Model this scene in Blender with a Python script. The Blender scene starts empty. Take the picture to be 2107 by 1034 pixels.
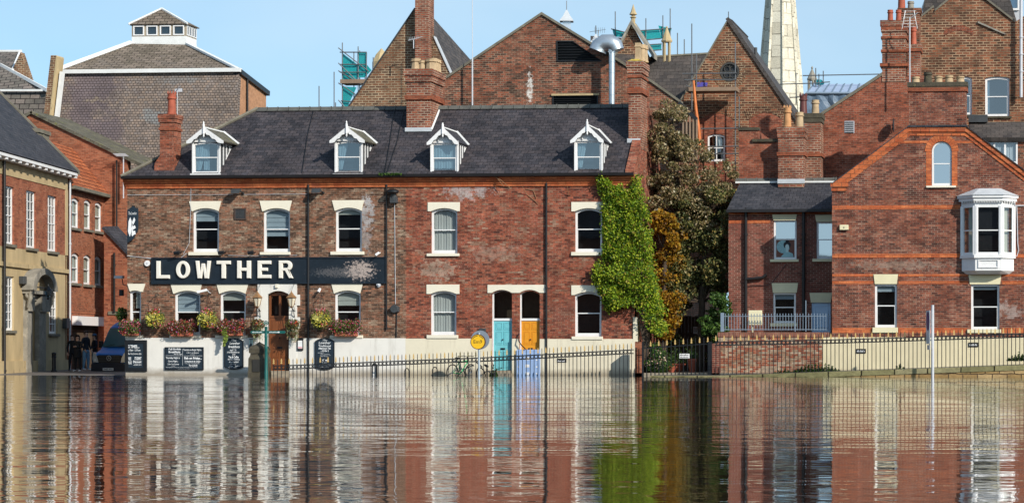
import bpy, bmesh, math, random
from mathutils import Vector, Matrix, noise
from mathutils.geometry import tessellate_polygon
random.seed(7)
R_ = math.radians
sc = bpy.context.scene
COL = sc.collection

# ------------------------------------------------------------------ camera
PSI = R_(5.0); F = 4680.0; PX = 1741.0; HY = 712.0; CAM = Vector((0.0, -88.05, 1.15))
FW = Vector((-math.sin(PSI), math.cos(PSI), 0)); RT = Vector((math.cos(PSI), math.sin(PSI), 0))
cd = bpy.data.cameras.new('camera'); cam = bpy.data.objects.new('camera', cd); COL.objects.link(cam)
cam.location = CAM; cam.rotation_euler = (R_(90), 0, PSI)
cd.sensor_width = 36; cd.lens = 36 * F / 2107
cd.shift_x = (1053.5 - PX) / 2107; cd.shift_y = (HY - 517) / 2107
cd.clip_start = 0.5; cd.clip_end = 6000
sc.camera = cam
# ------------------------------------------------------------------ light
SUN_AZ, SUN_EL = 50.0, 30.0          # degrees right of the facade normal, above the horizon
sd = Vector((math.sin(R_(SUN_AZ)) * math.cos(R_(SUN_EL)), -math.cos(R_(SUN_AZ)) * math.cos(R_(SUN_EL)), math.sin(R_(SUN_EL))))
sl = bpy.data.lights.new('sun', 'SUN'); sl.energy = 3.7; sl.angle = R_(0.6); sl.color = (1.0, 0.93, 0.82)
so = bpy.data.objects.new('sun', sl); COL.objects.link(so); so.location = (30, -60, 50)
so.rotation_euler = sd.to_track_quat('Z', 'Y').to_euler()
w = bpy.data.worlds.new("World"); sc.world = w; w.use_nodes = True
nt = w.node_tree; bg = nt.nodes['Background']
sky = nt.nodes.new('ShaderNodeTexSky'); sky.sky_type = 'NISHITA'; sky.sun_disc = False
sky.sun_elevation = R_(SUN_EL); sky.sun_rotation = R_(180 - SUN_AZ)
sky.air_density = 1.0; sky.dust_density = 0.4; sky.ozone_density = 1.0; sky.altitude = 0
tcw = nt.nodes.new('ShaderNodeTexCoord'); va = nt.nodes.new('ShaderNodeVectorMath'); va.operation = 'ADD'; va.inputs[1].default_value = (0, 0, .17)
vn = nt.nodes.new('ShaderNodeVectorMath'); vn.operation = 'NORMALIZE'
nt.links.new(tcw.outputs['Generated'], va.inputs[0]); nt.links.new(va.outputs[0], vn.inputs[0]); nt.links.new(vn.outputs[0], sky.inputs['Vector'])
tn = nt.nodes.new('ShaderNodeMix'); tn.data_type = 'RGBA'; tn.blend_type = 'MULTIPLY'; tn.inputs[0].default_value = 1; tn.inputs[7].default_value = (.96, 1.03, .93, 1)
nt.links.new(sky.outputs[0], tn.inputs[6]); cn_ = nt.nodes.new('ShaderNodeTexNoise'); cn_.inputs['Scale'].default_value = 2.6; cn_.inputs['Detail'].default_value = 5; cn_.inputs['Roughness'].default_value = .5
cm = nt.nodes.new('ShaderNodeMapping'); cm.inputs['Scale'].default_value = (1, 1, 2.2); cm.inputs['Location'].default_value = (.2, .0, .3); nt.links.new(tcw.outputs['Generated'], cm.inputs[0]); nt.links.new(cm.outputs[0], cn_.inputs['Vector'])
cr_ = nt.nodes.new('ShaderNodeMapRange'); nt.links.new(cn_.outputs[0], cr_.inputs[0]); cr_.inputs[1].default_value = .46; cr_.inputs[2].default_value = .68; cr_.inputs[3].default_value = 0; cr_.inputs[4].default_value = .3
cx_ = nt.nodes.new('ShaderNodeMix'); cx_.data_type = 'RGBA'; nt.links.new(cr_.outputs[0], cx_.inputs[0]); nt.links.new(tn.outputs[2], cx_.inputs[6]); cx_.inputs[7].default_value = (4.6, 5.2, 5.6, 1)
nt.links.new(cx_.outputs[2], bg.inputs[0]); bg.inputs[1].default_value = 0.15
sc.view_settings.view_transform = 'Standard'; sc.view_settings.look = 'None'
sc.view_settings.gamma = 1; sc.view_settings.exposure = 0.42
sc.render.engine = 'CYCLES'
sc.cycles.max_bounces = 6; sc.cycles.diffuse_bounces = 3; sc.cycles.glossy_bounces = 4
sc.cycles.transparent_max_bounces = 16
sc.cycles.caustics_reflective = False; sc.cycles.caustics_refractive = False

# ------------------------------------------------------------------ pixel -> place
class Fr:
    """a vertical facade plane: local x runs along it, local y into the building"""
    def __init__(s, ox, oy, a):
        s.o = Vector((ox, oy, 0)); s.a = a
        s.ux = Vector((math.cos(a), math.sin(a), 0)); s.uy = Vector((-math.sin(a), math.cos(a), 0))
    def hit(s, px, py, y=0.0):
        d = FW + RT * ((px - PX) / F) + Vector((0, 0, (HY - py) / F))
        t = ((s.o - CAM).dot(s.uy) + y) / d.dot(s.uy)
        p = CAM + d * t
        return (p - s.o).dot(s.ux), p.z
    def X(s, px, y=0.0): return s.hit(px, HY, y)[0]
    def Z(s, py, px, y=0.0): return s.hit(px, py, y)[1]
    def R(s, a, b, c, d, y=0.0):
        """pixel rectangle left, top, right, bottom -> x0, x1, z0, z1"""
        m = (a + c) / 2
        return s.X(a, y), s.X(c, y), s.Z(d, m, y), s.Z(b, m, y)
    def P(s, pts, y=0.0): return [s.hit(a, b, y) for a, b in pts]
    def world(s, v): return s.o + s.ux * v[0] + s.uy * v[1] + Vector((0, 0, v[2]))
M = Fr(0, 0, 0)
def at_depth(px, d):
    p = CAM + (FW + RT * ((px - PX) / F)) * d
    return p.x, p.y
_lx, _ly = at_depth(138, 103)
L = Fr(_lx, _ly, math.atan2(.99, -.1555))

# ------------------------------------------------------------------ materials
def nodes_of(name):
    m = bpy.data.materials.new(name); m.use_nodes = True
    n = m.node_tree.nodes; l = m.node_tree.links
    return m, n, l, n['Principled BSDF']
def ramp(n, stops, interp='LINEAR'):
    r = n.new('ShaderNodeValToRGB'); cr = r.color_ramp; cr.interpolation = interp
    while len(cr.elements) < len(stops): cr.elements.new(0.5)
    for e, (p, c) in zip(cr.elements, stops): e.position = p; e.color = (*c, 1)
    return r
def noise_n(n, l, vec, scale, detail=4, rough=.6):
    t = n.new('ShaderNodeTexNoise'); t.inputs['Scale'].default_value = scale
    t.inputs['Detail'].default_value = detail; t.inputs['Roughness'].default_value = rough
    if vec is not None: l.new(vec, t.inputs['Vector'])
    return t
def mix(n, l, fac, a, b, mode='MIX'):
    x = n.new('ShaderNodeMix'); x.data_type = 'RGBA'; x.blend_type = mode
    for s, v in ((0, fac), (6, a), (7, b)):
        if hasattr(v, 'is_output') or isinstance(v, bpy.types.NodeSocket): l.new(v, x.inputs[s])
        elif s == 0: x.inputs[0].default_value = v
        else: x.inputs[s].default_value = (*v, 1)
    return x.outputs[2]
def maprange(n, l, v, a, b, c=0., d=1.):
    x = n.new('ShaderNodeMapRange'); l.new(v, x.inputs[0])
    for i, q in enumerate((a, b, c, d)): x.inputs[i + 1].default_value = q
    return x.outputs[0]
def math_n(n, l, op, a, b=None):
    x = n.new('ShaderNodeMath'); x.operation = op
    for i, v in enumerate((a, b)):
        if v is None: continue
        if isinstance(v, bpy.types.NodeSocket): l.new(v, x.inputs[i])
        else: x.inputs[i].default_value = v
    return x.outputs[0]
def stain(n, l, uvs, col, stains):
    for (u, v, ru, rv, c, st, ns) in stains:
        mp = n.new('ShaderNodeMapping'); mp.vector_type = 'POINT'
        mp.inputs['Location'].default_value = (-u / ru, -v / rv, 0); mp.inputs['Scale'].default_value = (1 / ru, 1 / rv, 0)
        l.new(uvs, mp.inputs['Vector'])
        ln = n.new('ShaderNodeVectorMath'); ln.operation = 'LENGTH'; l.new(mp.outputs[0], ln.inputs[0])
        k = maprange(n, l, ln.outputs['Value'], .35, 1.05, 1, 0)
        nz = noise_n(n, l, uvs, ns, 5, .7)
        k2 = math_n(n, l, 'ADD', math_n(n, l, 'MULTIPLY', k, .75), math_n(n, l, 'MULTIPLY', math_n(n, l, 'SUBTRACT', nz.outputs[0], .5), 3.0))
        k3 = maprange(n, l, math_n(n, l, 'MULTIPLY', k2, maprange(n, l, k, 0, .12)), .38, .75, 0, st)
        col = mix(n, l, k3, col, c)
    return col
def tiles(name, stops, joint, bw, bh, jm, rough=.85, patch=.3, pscale=.5, bump=.35, stains=(), fac_joint=1., wob=.02, moss=None, grain=.3, jdark=.45):
    m, n, l, b = nodes_of(name)
    uv = n.new('ShaderNodeUVMap'); uvs = uv.outputs[0]
    wn = noise_n(n, l, uvs, 3.0, 2)
    wv = n.new('ShaderNodeVectorMath'); wv.operation = 'MULTIPLY_ADD'
    l.new(wn.outputs['Color'], wv.inputs[0]); wv.inputs[1].default_value = (wob, wob, 0); l.new(uvs, wv.inputs[2])
    t = n.new('ShaderNodeTexBrick'); l.new(wv.outputs[0], t.inputs['Vector'])
    t.inputs['Color1'].default_value = (0, 0, 0, 1); t.inputs['Color2'].default_value = (1, 1, 1, 1)
    t.inputs['Mortar'].default_value = (.5, .5, .5, 1)
    t.inputs['Scale'].default_value = 1; t.inputs['Brick Width'].default_value = bw; t.inputs['Row Height'].default_value = bh
    t.inputs['Mortar Size'].default_value = jm; t.inputs['Mortar Smooth'].default_value = .2; t.inputs['Bias'].default_value = 0
    # a second, coarser random value per brick so that neighbours of like tone clump
    big = noise_n(n, l, uvs, pscale, 5, .65)
    sel = math_n(n, l, 'ADD', math_n(n, l, 'MULTIPLY', t.outputs['Color'], .72), math_n(n, l, 'MULTIPLY', maprange(n, l, big.outputs[0], .3, .7), .28))
    rp = ramp(n, stops); l.new(sel, rp.inputs[0])
    gm = n.new('ShaderNodeMapping'); gm.inputs['Scale'].default_value = (1, 1.9, 1); l.new(uvs, gm.inputs[0])
    gr = noise_n(n, l, gm.outputs[0], 7.5, 5, .8)
    hg = n.new('ShaderNodeHueSaturation'); l.new(maprange(n, l, gr.outputs[0], .32, .68, 1 - grain, 1 + grain), hg.inputs['Value']); l.new(rp.outputs[0], hg.inputs['Color'])
    face = stain(n, l, uvs, hg.outputs[0], stains)
    jn = noise_n(n, l, uvs, 1.1, 3)
    jc = mix(n, l, maprange(n, l, jn.outputs[0], .45, .6), joint, tuple(c * jdark for c in joint))
    col = mix(n, l, math_n(n, l, 'MULTIPLY', t.outputs['Fac'], fac_joint), face, jc)
    big2 = noise_n(n, l, uvs, pscale * 2.3, 6, .7)
    dirt = maprange(n, l, big2.outputs[0], .3, .7, 1 - patch, 1 + patch * .6)
    hs = n.new('ShaderNodeHueSaturation'); l.new(dirt, hs.inputs['Value']); l.new(col, hs.inputs['Color'])
    col = hs.outputs[0]
    if moss:
        mn = noise_n(n, l, uvs, 2.2, 6, .75)
        col = mix(n, l, maprange(n, l, mn.outputs[0], moss[1], moss[1] + .08, 0, .85), col, moss[0])
    l.new(col, b.inputs['Base Color']); b.inputs['Roughness'].default_value = rough
    b.inputs['Specular IOR Level'].default_value = .12
    fine = noise_n(n, l, uvs, 30, 3)
    h = math_n(n, l, 'ADD', math_n(n, l, 'SUBTRACT', 1.0, t.outputs['Fac']), math_n(n, l, 'MULTIPLY', fine.outputs[0], .5))
    bp = n.new('ShaderNodeBump'); bp.inputs['Strength'].default_value = bump; bp.inputs['Distance'].default_value = .02
    l.new(h, bp.inputs['Height']); l.new(bp.outputs[0], b.inputs['Normal'])
    return m
def brick(name, cols, joint=(.36, .30, .24), **k):
    n = len(cols)
    return tiles(name, [(i / (n - 1), c) for i, c in enumerate(cols)], joint, k.pop('bw', .235), k.pop('bh', .079), k.pop('jm', .007), **k)
def slate(name, cols, joint=(.012, .012, .015), **k):
    n = len(cols)
    return tiles(name, [(i / (n - 1), c) for i, c in enumerate(cols)], joint, k.pop('bw', .28), k.pop('bh', .19), k.pop('jm', .008), rough=k.pop('rough', .6), **k)
def plain(name, col, rough=.7, metal=0., var=.15, scale=2.5, bump=0., spec=.4, col2=None, thr=.55, vz=1., stains=(), tide=None):
    m, n, l, b = nodes_of(name)
    tc = n.new('ShaderNodeTexCoord')
    mp = n.new('ShaderNodeMapping'); mp.inputs['Scale'].default_value = (1, 1, vz); l.new(tc.outputs['Object'], mp.inputs[0])
    nz = noise_n(n, l, mp.outputs[0], scale, 6, .65)
    c = mix(n, l, maprange(n, l, nz.outputs[0], .3, .7), tuple(x * (1 - var) for x in col), tuple(min(1, x * (1 + var * .7)) for x in col))
    if col2:
        nz2 = noise_n(n, l, mp.outputs[0], scale * 1.7, 7, .75)
        c = mix(n, l, maprange(n, l, nz2.outputs[0], thr, thr + .08), c, col2)
    if tide:
        ge = n.new('ShaderNodeNewGeometry'); sp = n.new('ShaderNodeSeparateXYZ'); l.new(ge.outputs['Position'], sp.inputs[0])
        nt_ = noise_n(n, l, ge.outputs['Position'], 1.6, 6, .7); z_ = math_n(n, l, 'SUBTRACT', sp.outputs['Z'], math_n(n, l, 'MULTIPLY', nt_.outputs[0], .42))
        c = mix(n, l, maprange(n, l, z_, -.16, .10, .75, 0), c, tide)
        mp2 = n.new('ShaderNodeMapping'); mp2.inputs['Scale'].default_value = (2.2, 2.2, .25); l.new(ge.outputs['Position'], mp2.inputs[0])
        n5 = noise_n(n, l, mp2.outputs[0], 1.5, 6, .7); c = mix(n, l, maprange(n, l, n5.outputs[0], .56, .75, 0, .35), c, tide)
    if stains:
        uv = n.new('ShaderNodeUVMap'); c = stain(n, l, uv.outputs[0], c, stains)
    l.new(c, b.inputs['Base Color'])
    b.inputs['Roughness'].default_value = rough; b.inputs['Metallic'].default_value = metal
    b.inputs['Specular IOR Level'].default_value = spec
    if bump:
        bp = n.new('ShaderNodeBump'); bp.inputs['Strength'].default_value = bump; bp.inputs['Distance'].default_value = .03
        nz3 = noise_n(n, l, tc.outputs['Object'], scale * 8, 4); l.new(nz3.outputs[0], bp.inputs['Height']); l.new(bp.outputs[0], b.inputs['Normal'])
    return m
def leafy(name, stops, trans=.35, rough=.55):
    m, n, l, b = nodes_of(name)
    g = n.new('ShaderNodeNewGeometry')
    r = ramp(n, stops); l.new(g.outputs['Random Per Island'], r.inputs[0])
    l.new(r.outputs[0], b.inputs['Base Color']); b.inputs['Roughness'].default_value = rough
    b.inputs['Specular IOR Level'].default_value = .35
    if trans:
        tr = n.new('ShaderNodeBsdfTranslucent'); l.new(r.outputs[0], tr.inputs[0])
        ms = n.new('ShaderNodeMixShader'); ms.inputs[0].default_value = trans
        l.new(b.outputs[0], ms.inputs[1]); l.new(tr.outputs[0], ms.inputs[2])
        l.new(ms.outputs[0], n['Material Output'].inputs[0])
    return m
def glass(name, refl=.10, tint=(.75, .8, .82)):
    m, n, l, b = nodes_of(name); n.remove(b)
    tr = n.new('ShaderNodeBsdfTransparent'); tr.inputs[0].default_value = (*tint, 1)
    gl = n.new('ShaderNodeBsdfGlossy'); gl.inputs['Roughness'].default_value = .02
    tc = n.new('ShaderNodeTexCoord'); nz = noise_n(n, l, tc.outputs['Object'], 1.1, 2)
    bp = n.new('ShaderNodeBump'); bp.inputs['Strength'].default_value = .05; bp.inputs['Distance'].default_value = .02
    l.new(nz.outputs[0], bp.inputs['Height']); l.new(bp.outputs[0], gl.inputs['Normal'])
    ms = n.new('ShaderNodeMixShader'); ms.inputs[0].default_value = refl
    l.new(tr.outputs[0], ms.inputs[1]); l.new(gl.outputs[0], ms.inputs[2]); l.new(ms.outputs[0], n['Material Output'].inputs[0])
    return m

# ------------------------------------------------------------------ mesh building
OFF = {}; FRM = {}
def setp(o, label=None, cat=None, group=None, kind=None):
    if label: o['label'] = label
    if cat: o['category'] = cat
    if group: o['group'] = group
    if kind: o['kind'] = kind
    return o
def thing(name, label, cat, base=(0, 0, 0), fr=None, group=None, rz=0.):
    fr = fr or M
    o = bpy.data.objects.new(name, None); COL.objects.link(o); o.empty_display_size = .3
    o.location = fr.world(base); o.rotation_euler = (0, 0, fr.a + rz)
    OFF[o.name] = Vector(base) if not rz else Vector((0, 0, 0))
    return setp(o, label, cat, group)
def local(name, label, cat, loc, rz=0., group=None):
    """a thing whose parts are modelled about its own base"""
    o = bpy.data.objects.new(name, None); COL.objects.link(o); o.empty_display_size = .3
    o.location = loc; o.rotation_euler = (0, 0, rz); OFF[o.name] = Vector((0, 0, 0))
    return setp(o, label, cat, group)
def off_of(o):
    while o.parent: o = o.parent
    return OFF[o.name]
class MB:
    def __init__(s): s.v = []; s.f = []; s.mi = []; s.cur = 0
    def add(s, vs, fs):
        k = len(s.v); s.v += [Vector(v) for v in vs]
        for f in fs: s.f.append([i + k for i in f]); s.mi.append(s.cur)
        return s
    def box(s, x0, x1, y0, y1, z0, z1):
        v = [(x, y, z) for x in (x0, x1) for y in (y0, y1) for z in (z0, z1)]
        return s.add(v, [(0, 1, 3, 2), (4, 6, 7, 5), (0, 4, 5, 1), (2, 3, 7, 6), (0, 2, 6, 4), (1, 5, 7, 3)])
    def prism(s, poly, y0, y1, holes=()):
        """loops of (x, z), run from y0 to y1, holes cut through"""
        loops = [list(poly)] + [list(h) for h in holes]
        flat = [p for lp in loops for p in lp]
        tri = tessellate_polygon([[Vector((p[0], p[1], 0)) for p in lp] for lp in loops])
        n = len(flat)
        vs = [(p[0], y0, p[1]) for p in flat] + [(p[0], y1, p[1]) for p in flat]
        fs = [tuple(t) for t in tri] + [tuple(i + n for i in reversed(t)) for t in tri]
        k = 0
        for lp in loops:
            m = len(lp)
            for i in range(m):
                a, b = k + i, k + (i + 1) % m
                fs.append((a, b, b + n, a + n))
            k += m
        return s.add(vs, fs)
    def sheet(s, poly, y, holes=()):
        loops = [list(poly)] + [list(h) for h in holes]
        tri = tessellate_polygon([[Vector((p[0], p[1], 0)) for p in lp] for lp in loops])
        return s.add([(p[0], y, p[1]) for lp in loops for p in lp], [tuple(t) for t in tri])
    def prismx(s, poly, x0, x1):
        """loop of (y, z) run from x0 to x1"""
        n = len(poly)
        tri = tessellate_polygon([[Vector((p[0], p[1], 0)) for p in poly]])
        vs = [(x0, p[0], p[1]) for p in poly] + [(x1, p[0], p[1]) for p in poly]
        return s.add(vs, [tuple(t) for t in tri] + [tuple(i + n for i in t) for t in tri] + [(i, (i + 1) % n, (i + 1) % n + n, i + n) for i in range(n)])
    def slab(s, pts, th=.08):
        """flat polygon of 3-D points thickened downwards"""
        p = [Vector(q) for q in pts]; nn = (p[1] - p[0]).cross(p[2] - p[0]).normalized()
        if nn.z < 0: nn = -nn
        n = len(p); vs = p + [q - nn * th for q in p]
        return s.add(vs, [tuple(range(n)), tuple(range(2 * n - 1, n - 1, -1))] + [(i, (i + 1) % n, (i + 1) % n + n, i + n) for i in range(n)])
    def cyl(s, a, b, r0, r1=None, n=8, cap=True):
        a, b = Vector(a), Vector(b); r1 = r0 if r1 is None else r1
        d = (b - a).normalized(); u = d.orthogonal().normalized(); w_ = d.cross(u)
        vs = []
        for p, r in ((a, r0), (b, r1)):
            vs += [p + (u * math.cos(2 * math.pi * i / n) + w_ * math.sin(2 * math.pi * i / n)) * r for i in range(n)]
        fs = [(i, (i + 1) % n, (i + 1) % n + n, i + n) for i in range(n)]
        if cap: fs += [tuple(range(n - 1, -1, -1)), tuple(range(n, 2 * n))]
        return s.add(vs, fs)
    def tube(s, pts, r, n=6):
        pts = [Vector(p) for p in pts]; rs = r if isinstance(r, (list, tuple)) else [r] * len(pts)
        vs = []; u = None
        for i, p in enumerate(pts):
            d = (pts[min(i + 1, len(pts) - 1)] - pts[max(i - 1, 0)]).normalized()
            u = d.orthogonal().normalized() if u is None else (u - d * u.dot(d)).normalized()
            w_ = d.cross(u)
            vs += [p + (u * math.cos(2 * math.pi * k / n) + w_ * math.sin(2 * math.pi * k / n)) * rs[i] for k in range(n)]
        fs = []
        for i in range(len(pts) - 1):
            for k in range(n):
                fs.append((i * n + k, i * n + (k + 1) % n, (i + 1) * n + (k + 1) % n, (i + 1) * n + k))
        fs += [tuple(range(n - 1, -1, -1)), tuple(range((len(pts) - 1) * n, len(pts) * n))]
        return s.add(vs, fs)
    def lathe(s, c, prof, n=12, sq=False, rot=0.):
        """rings (radius, z) about a vertical axis at c"""
        vs = []; c = Vector(c)
        for r, z in prof:
            for k in range(n):
                a = 2 * math.pi * k / n + rot
                vs.append(c + Vector((r * math.cos(a), r * math.sin(a), z)))
        fs = []
        for i in range(len(prof) - 1):
            for k in range(n): fs.append((i * n + k, i * n + (k + 1) % n, (i + 1) * n + (k + 1) % n, (i + 1) * n + k))
        fs += [tuple(range(n - 1, -1, -1)), tuple(range((len(prof) - 1) * n, len(prof) * n))]
        return s.add(vs, fs)
    def disc(s, c, r, y0, y1, n=24):
        return s.prism([(c[0] + r * math.cos(2 * math.pi * k / n), c[1] + r * math.sin(2 * math.pi * k / n)) for k in range(n)], y0, y1)
    def torus(s, c, R, r, axis='y', n=20, m=6, a0=0., a1=2 * math.pi):
        pts = []
        full = abs(a1 - a0 - 2 * math.pi) < 1e-6
        for k in range(n + (0 if full else 1)):
            a = a0 + (a1 - a0) * k / n
            p = (math.cos(a) * R, math.sin(a) * R)
            pts.append(Vector(c) + (Vector((p[0], 0, p[1])) if axis == 'y' else Vector((0, p[0], p[1])) if axis == 'x' else Vector((p[0], p[1], 0))))
        if full: pts.append(pts[0])
        return s.tube(pts, r, m)
    def ball(s, c, r, n=10, sx=1, sy=1, sz=1):
        c = Vector(c); vs = []; fs = []
        h = n // 2
        for i in range(h + 1):
            th = math.pi * i / h
            for k in range(n):
                a = 2 * math.pi * k / n
                vs.append(c + Vector((r * sx * math.sin(th) * math.cos(a), r * sy * math.sin(th) * math.sin(a), r * sz * math.cos(th))))
        for i in range(h):
            for k in range(n): fs.append((i * n + k, i * n + (k + 1) % n, (i + 1) * n + (k + 1) % n, (i + 1) * n + k))
        return s.add(vs, fs)
    def wall(s, poly, y, holes=(), reveal=.16, thick=.3):
        """brick skin at y with reveals round the openings and returns at its edges"""
        s.sheet(poly, y, holes)
        for lp, dep in [(poly, thick)] + [(h, reveal) for h in holes]:
            n = len(lp)
            for i in range(n):
                a, b = lp[i], lp[(i + 1) % n]
                s.add([(a[0], y, a[1]), (b[0], y, b[1]), (b[0], y + dep, b[1]), (a[0], y + dep, a[1])], [(0, 1, 2, 3)])
        return s
    def build(s, name, mat, parent=None, fr=None, smooth=False, bevel=0., base=None, clean=True):
        me = bpy.data.meshes.new(name)
        if parent is not None: off = off_of(parent)
        elif base is not None: off = Vector(base)
        else:
            xs = [v.x for v in s.v]; ys = [v.y for v in s.v]; zs = [v.z for v in s.v]
            off = Vector(((min(xs) + max(xs)) / 2, (min(ys) + max(ys)) / 2, min(zs)))
        me.from_pydata([v - off for v in s.v], [], s.f)
        mats = mat if isinstance(mat, (list, tuple)) else [mat]
        for m_ in mats: me.materials.append(m_)
        if len(mats) > 1: me.polygons.foreach_set('material_index', s.mi)
        uv = me.uv_layers.new(name='UVMap').data
        for p in me.polygons:
            n = p.normal
            if abs(n.z) > .97: U, V = Vector((1, 0, 0)), Vector((0, 1, 0))
            else:
                U = Vector((-n.y, n.x, 0)).normalized()
                if U.x < -1e-4 or (abs(U.x) <= 1e-4 and U.y < 0): U = -U
                V = n.cross(U)
                if V.z < 0: V = -V
            for li in p.loop_indices:
                q = s.v[me.loops[li].vertex_index]; uv[li].uv = (q.dot(U), q.dot(V))
        if smooth:
            me.polygons.foreach_set('use_smooth', [True] * len(me.polygons))
        me.update()
        if clean and (bevel or smooth):
            bm = bmesh.new(); bm.from_mesh(me); bmesh.ops.recalc_face_normals(bm, faces=bm.faces); bm.to_mesh(me); bm.free()
        o = bpy.data.objects.new(name, me); COL.objects.link(o)
        if parent is not None: o.parent = parent
        else:
            f_ = fr or M; o.location = f_.world(off); o.rotation_euler = (0, 0, f_.a)
        OFF[o.name] = off
        if bevel:
            md = o.modifiers.new('bevel', 'BEVEL'); md.width = bevel; md.segments = 2; md.limit_method = 'ANGLE'
        if smooth and smooth != 'all':
            md = o.modifiers.new('split', 'EDGE_SPLIT'); md.split_angle = R_(40)
        return o
def copy_tree(o, parent=None):
    c = o.copy(); COL.objects.link(c); c.parent = parent
    if parent is None: OFF[c.name] = OFF.get(o.name, Vector((0, 0, 0)))
    for ch in list(o.children): copy_tree(ch, c)
    return c
def arch(x0, x1, zs, rise, n=10):
    """points over an arch from right spring to left spring"""
    out = []
    for k in range(n + 1):
        t = k / n; x = x1 + (x0 - x1) * t
        out.append((x, zs + rise * (1 - (2 * t - 1) ** 2)))
    return out
def rect(x0, x1, z0, z1): return [(x0, z0), (x1, z0), (x1, z1), (x0, z1)]
def text_mb(mb, body, x0, x1, z0, z1, y, bold=.0, depth=.004, align='fit', shear=0.):
    if body[0] == '~':            # writing too small to be read in the photo: strokes of its size only
        n = len(body); w_ = (x1 - x0) / n
        for k in range(n): a = x0 + w_ * k; mb.add([(a, y, z0), (a + w_ * .6, y, z0), (a + w_ * .6, y, z0 + (z1 - z0) * (.75, 1, .6)[k % 3]), (a, y, z0 + (z1 - z0) * (.75, 1, .6)[k % 3])], [(0, 1, 2, 3)])
        return
    cu = bpy.data.curves.new('lettering', 'FONT'); cu.body = body; cu.size = 1; cu.offset = bold; cu.shear = shear
    cu.extrude = 0.0; cu.resolution_u = 2
    ob = bpy.data.objects.new('lettering', cu); COL.objects.link(ob)
    dg = bpy.context.evaluated_depsgraph_get(); me = bpy.data.meshes.new_from_object(ob.evaluated_get(dg))
    bpy.data.objects.remove(ob); bpy.data.curves.remove(cu)
    if not len(me.vertices): return
    xs = [v.co.x for v in me.vertices]; zs = [v.co.y for v in me.vertices]
    ax, bx, az, bz = min(xs), max(xs), min(zs), max(zs)
    sz = (z1 - z0) / max(bz - az, .3); sx = (x1 - x0) / (bx - ax)
    if align == 'center' and sx > sz * 1.05:
        sx = sz * 1.05; wd = (bx - ax) * sx; x0 = (x0 + x1) / 2 - wd / 2
    mb.add([(x0 + (v.co.x - ax) * sx, y, z0 + (v.co.y - az) * sz) for v in me.vertices], [tuple(p.vertices) for p in me.polygons])
    bpy.data.meshes.remove(me)
def lerp(a, b, t): return a + (b - a) * t
def inside(p, poly):
    x, y = p; c = False; j = len(poly) - 1
    for i in range(len(poly)):
        xi, yi = poly[i]; xj, yj = poly[j]
        if (yi > y) != (yj > y) and x < (xj - xi) * (y - yi) / (yj - yi) + xi: c = not c
        j = i
    return c
rnd = random.random
def uni(a, b): return a + (b - a) * random.random()
def leaf(mb, p, s, up=.3):
    """one small folded leaf"""
    n = Vector((uni(-1, 1), uni(-1, .4), uni(-.4, 1))).normalized()
    u = n.orthogonal().normalized(); a = uni(0, 6.28); u = Matrix.Rotation(a, 3, n) @ u; v = n.cross(u)
    k = len(mb.v); fold = n * s * .18
    mb.v += [p - u * s * .5, p + v * s * .32 + fold, p + u * s * .5, p - v * s * .32 + fold]
    mb.f += [[k, k + 1, k + 2], [k, k + 2, k + 3]]; mb.mi += [mb.cur, mb.cur]
# ------------------------------------------------------------------ palette
mat_brick_pub = brick('brown mottled brick', [(.035, .024, .02), (.10, .055, .038), (.18, .095, .06), (.25, .105, .062), (.24, .16, .11), (.42, .31, .22)], (.32, .25, .19), patch=.45, pscale=.8, grain=.8,
    stains=[(M.X(755), M.Z(435, 755), .45, 1.0, (.5, .5, .52), .75, 5), (M.X(752), M.Z(480, 752), .35, 1.1, (.46, .42, .42), .6, 5), (M.X(700), M.Z(395, 700), 1.0, .25, (.10, .05, .03), .6, 4)])
mat_brick_house = brick('red terrace brick', [(.05, .022, .02), (.16, .046, .030), (.27, .074, .044), (.33, .098, .055), (.24, .11, .07), (.42, .29, .21)], (.30, .20, .15), patch=.45, pscale=.8, grain=.7,
    stains=[(M.X(965), M.Z(388, 965), 1.5, .6, (.55, .50, .50), .7, 3.5), (M.X(900), M.Z(555, 900), 1.1, .7, (.45, .36, .28), .6, 5), (M.X(1020), M.Z(520, 1020), 1.7, .5, (.45, .32, .25), .45, 5),
            (M.X(1165), M.Z(640, 1165), 1.2, 1.0, (.20, .07, .05), .6, 4)])
mat_brick_orange = brick('orange street brick', [(.15, .055, .035), (.27, .09, .05), (.37, .125, .065), (.31, .14, .09)], (.34, .20, .13), patch=.25, pscale=.5)
mat_brick_left = brick('soft old red brick', [(.14, .045, .03), (.28, .085, .05), (.36, .12, .065), (.30, .13, .08)], (.34, .2, .13), patch=.3)
mat_brick_bg = brick('brown gable brick', [(.055, .03, .022), (.12, .055, .035), (.22, .085, .048), (.33, .12, .06)], (.42, .30, .19), patch=.35, pscale=.6, bw=.30, bh=.11, jm=.017)
mat_brick_tan = brick('tan gable brick', [(.06, .038, .028), (.13, .07, .045), (.22, .10, .055), (.19, .115, .07)], (.42, .33, .22), patch=.35, bw=.30, bh=.11, jm=.018)
mat_brick_hall = brick('red brown hall brick', [(.04, .026, .02), (.10, .048, .034), (.19, .07, .044), (.29, .092, .052), (.22, .15, .10)], (.32, .25, .18), patch=.4, grain=.65, bw=.26, bh=.088, jm=.010, pscale=.5,
    stains=[(M.X(1090, 10), M.Z(180, 1090, 10), .22, 1.1, (.75, .72, .68), .95, 6)])
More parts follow.
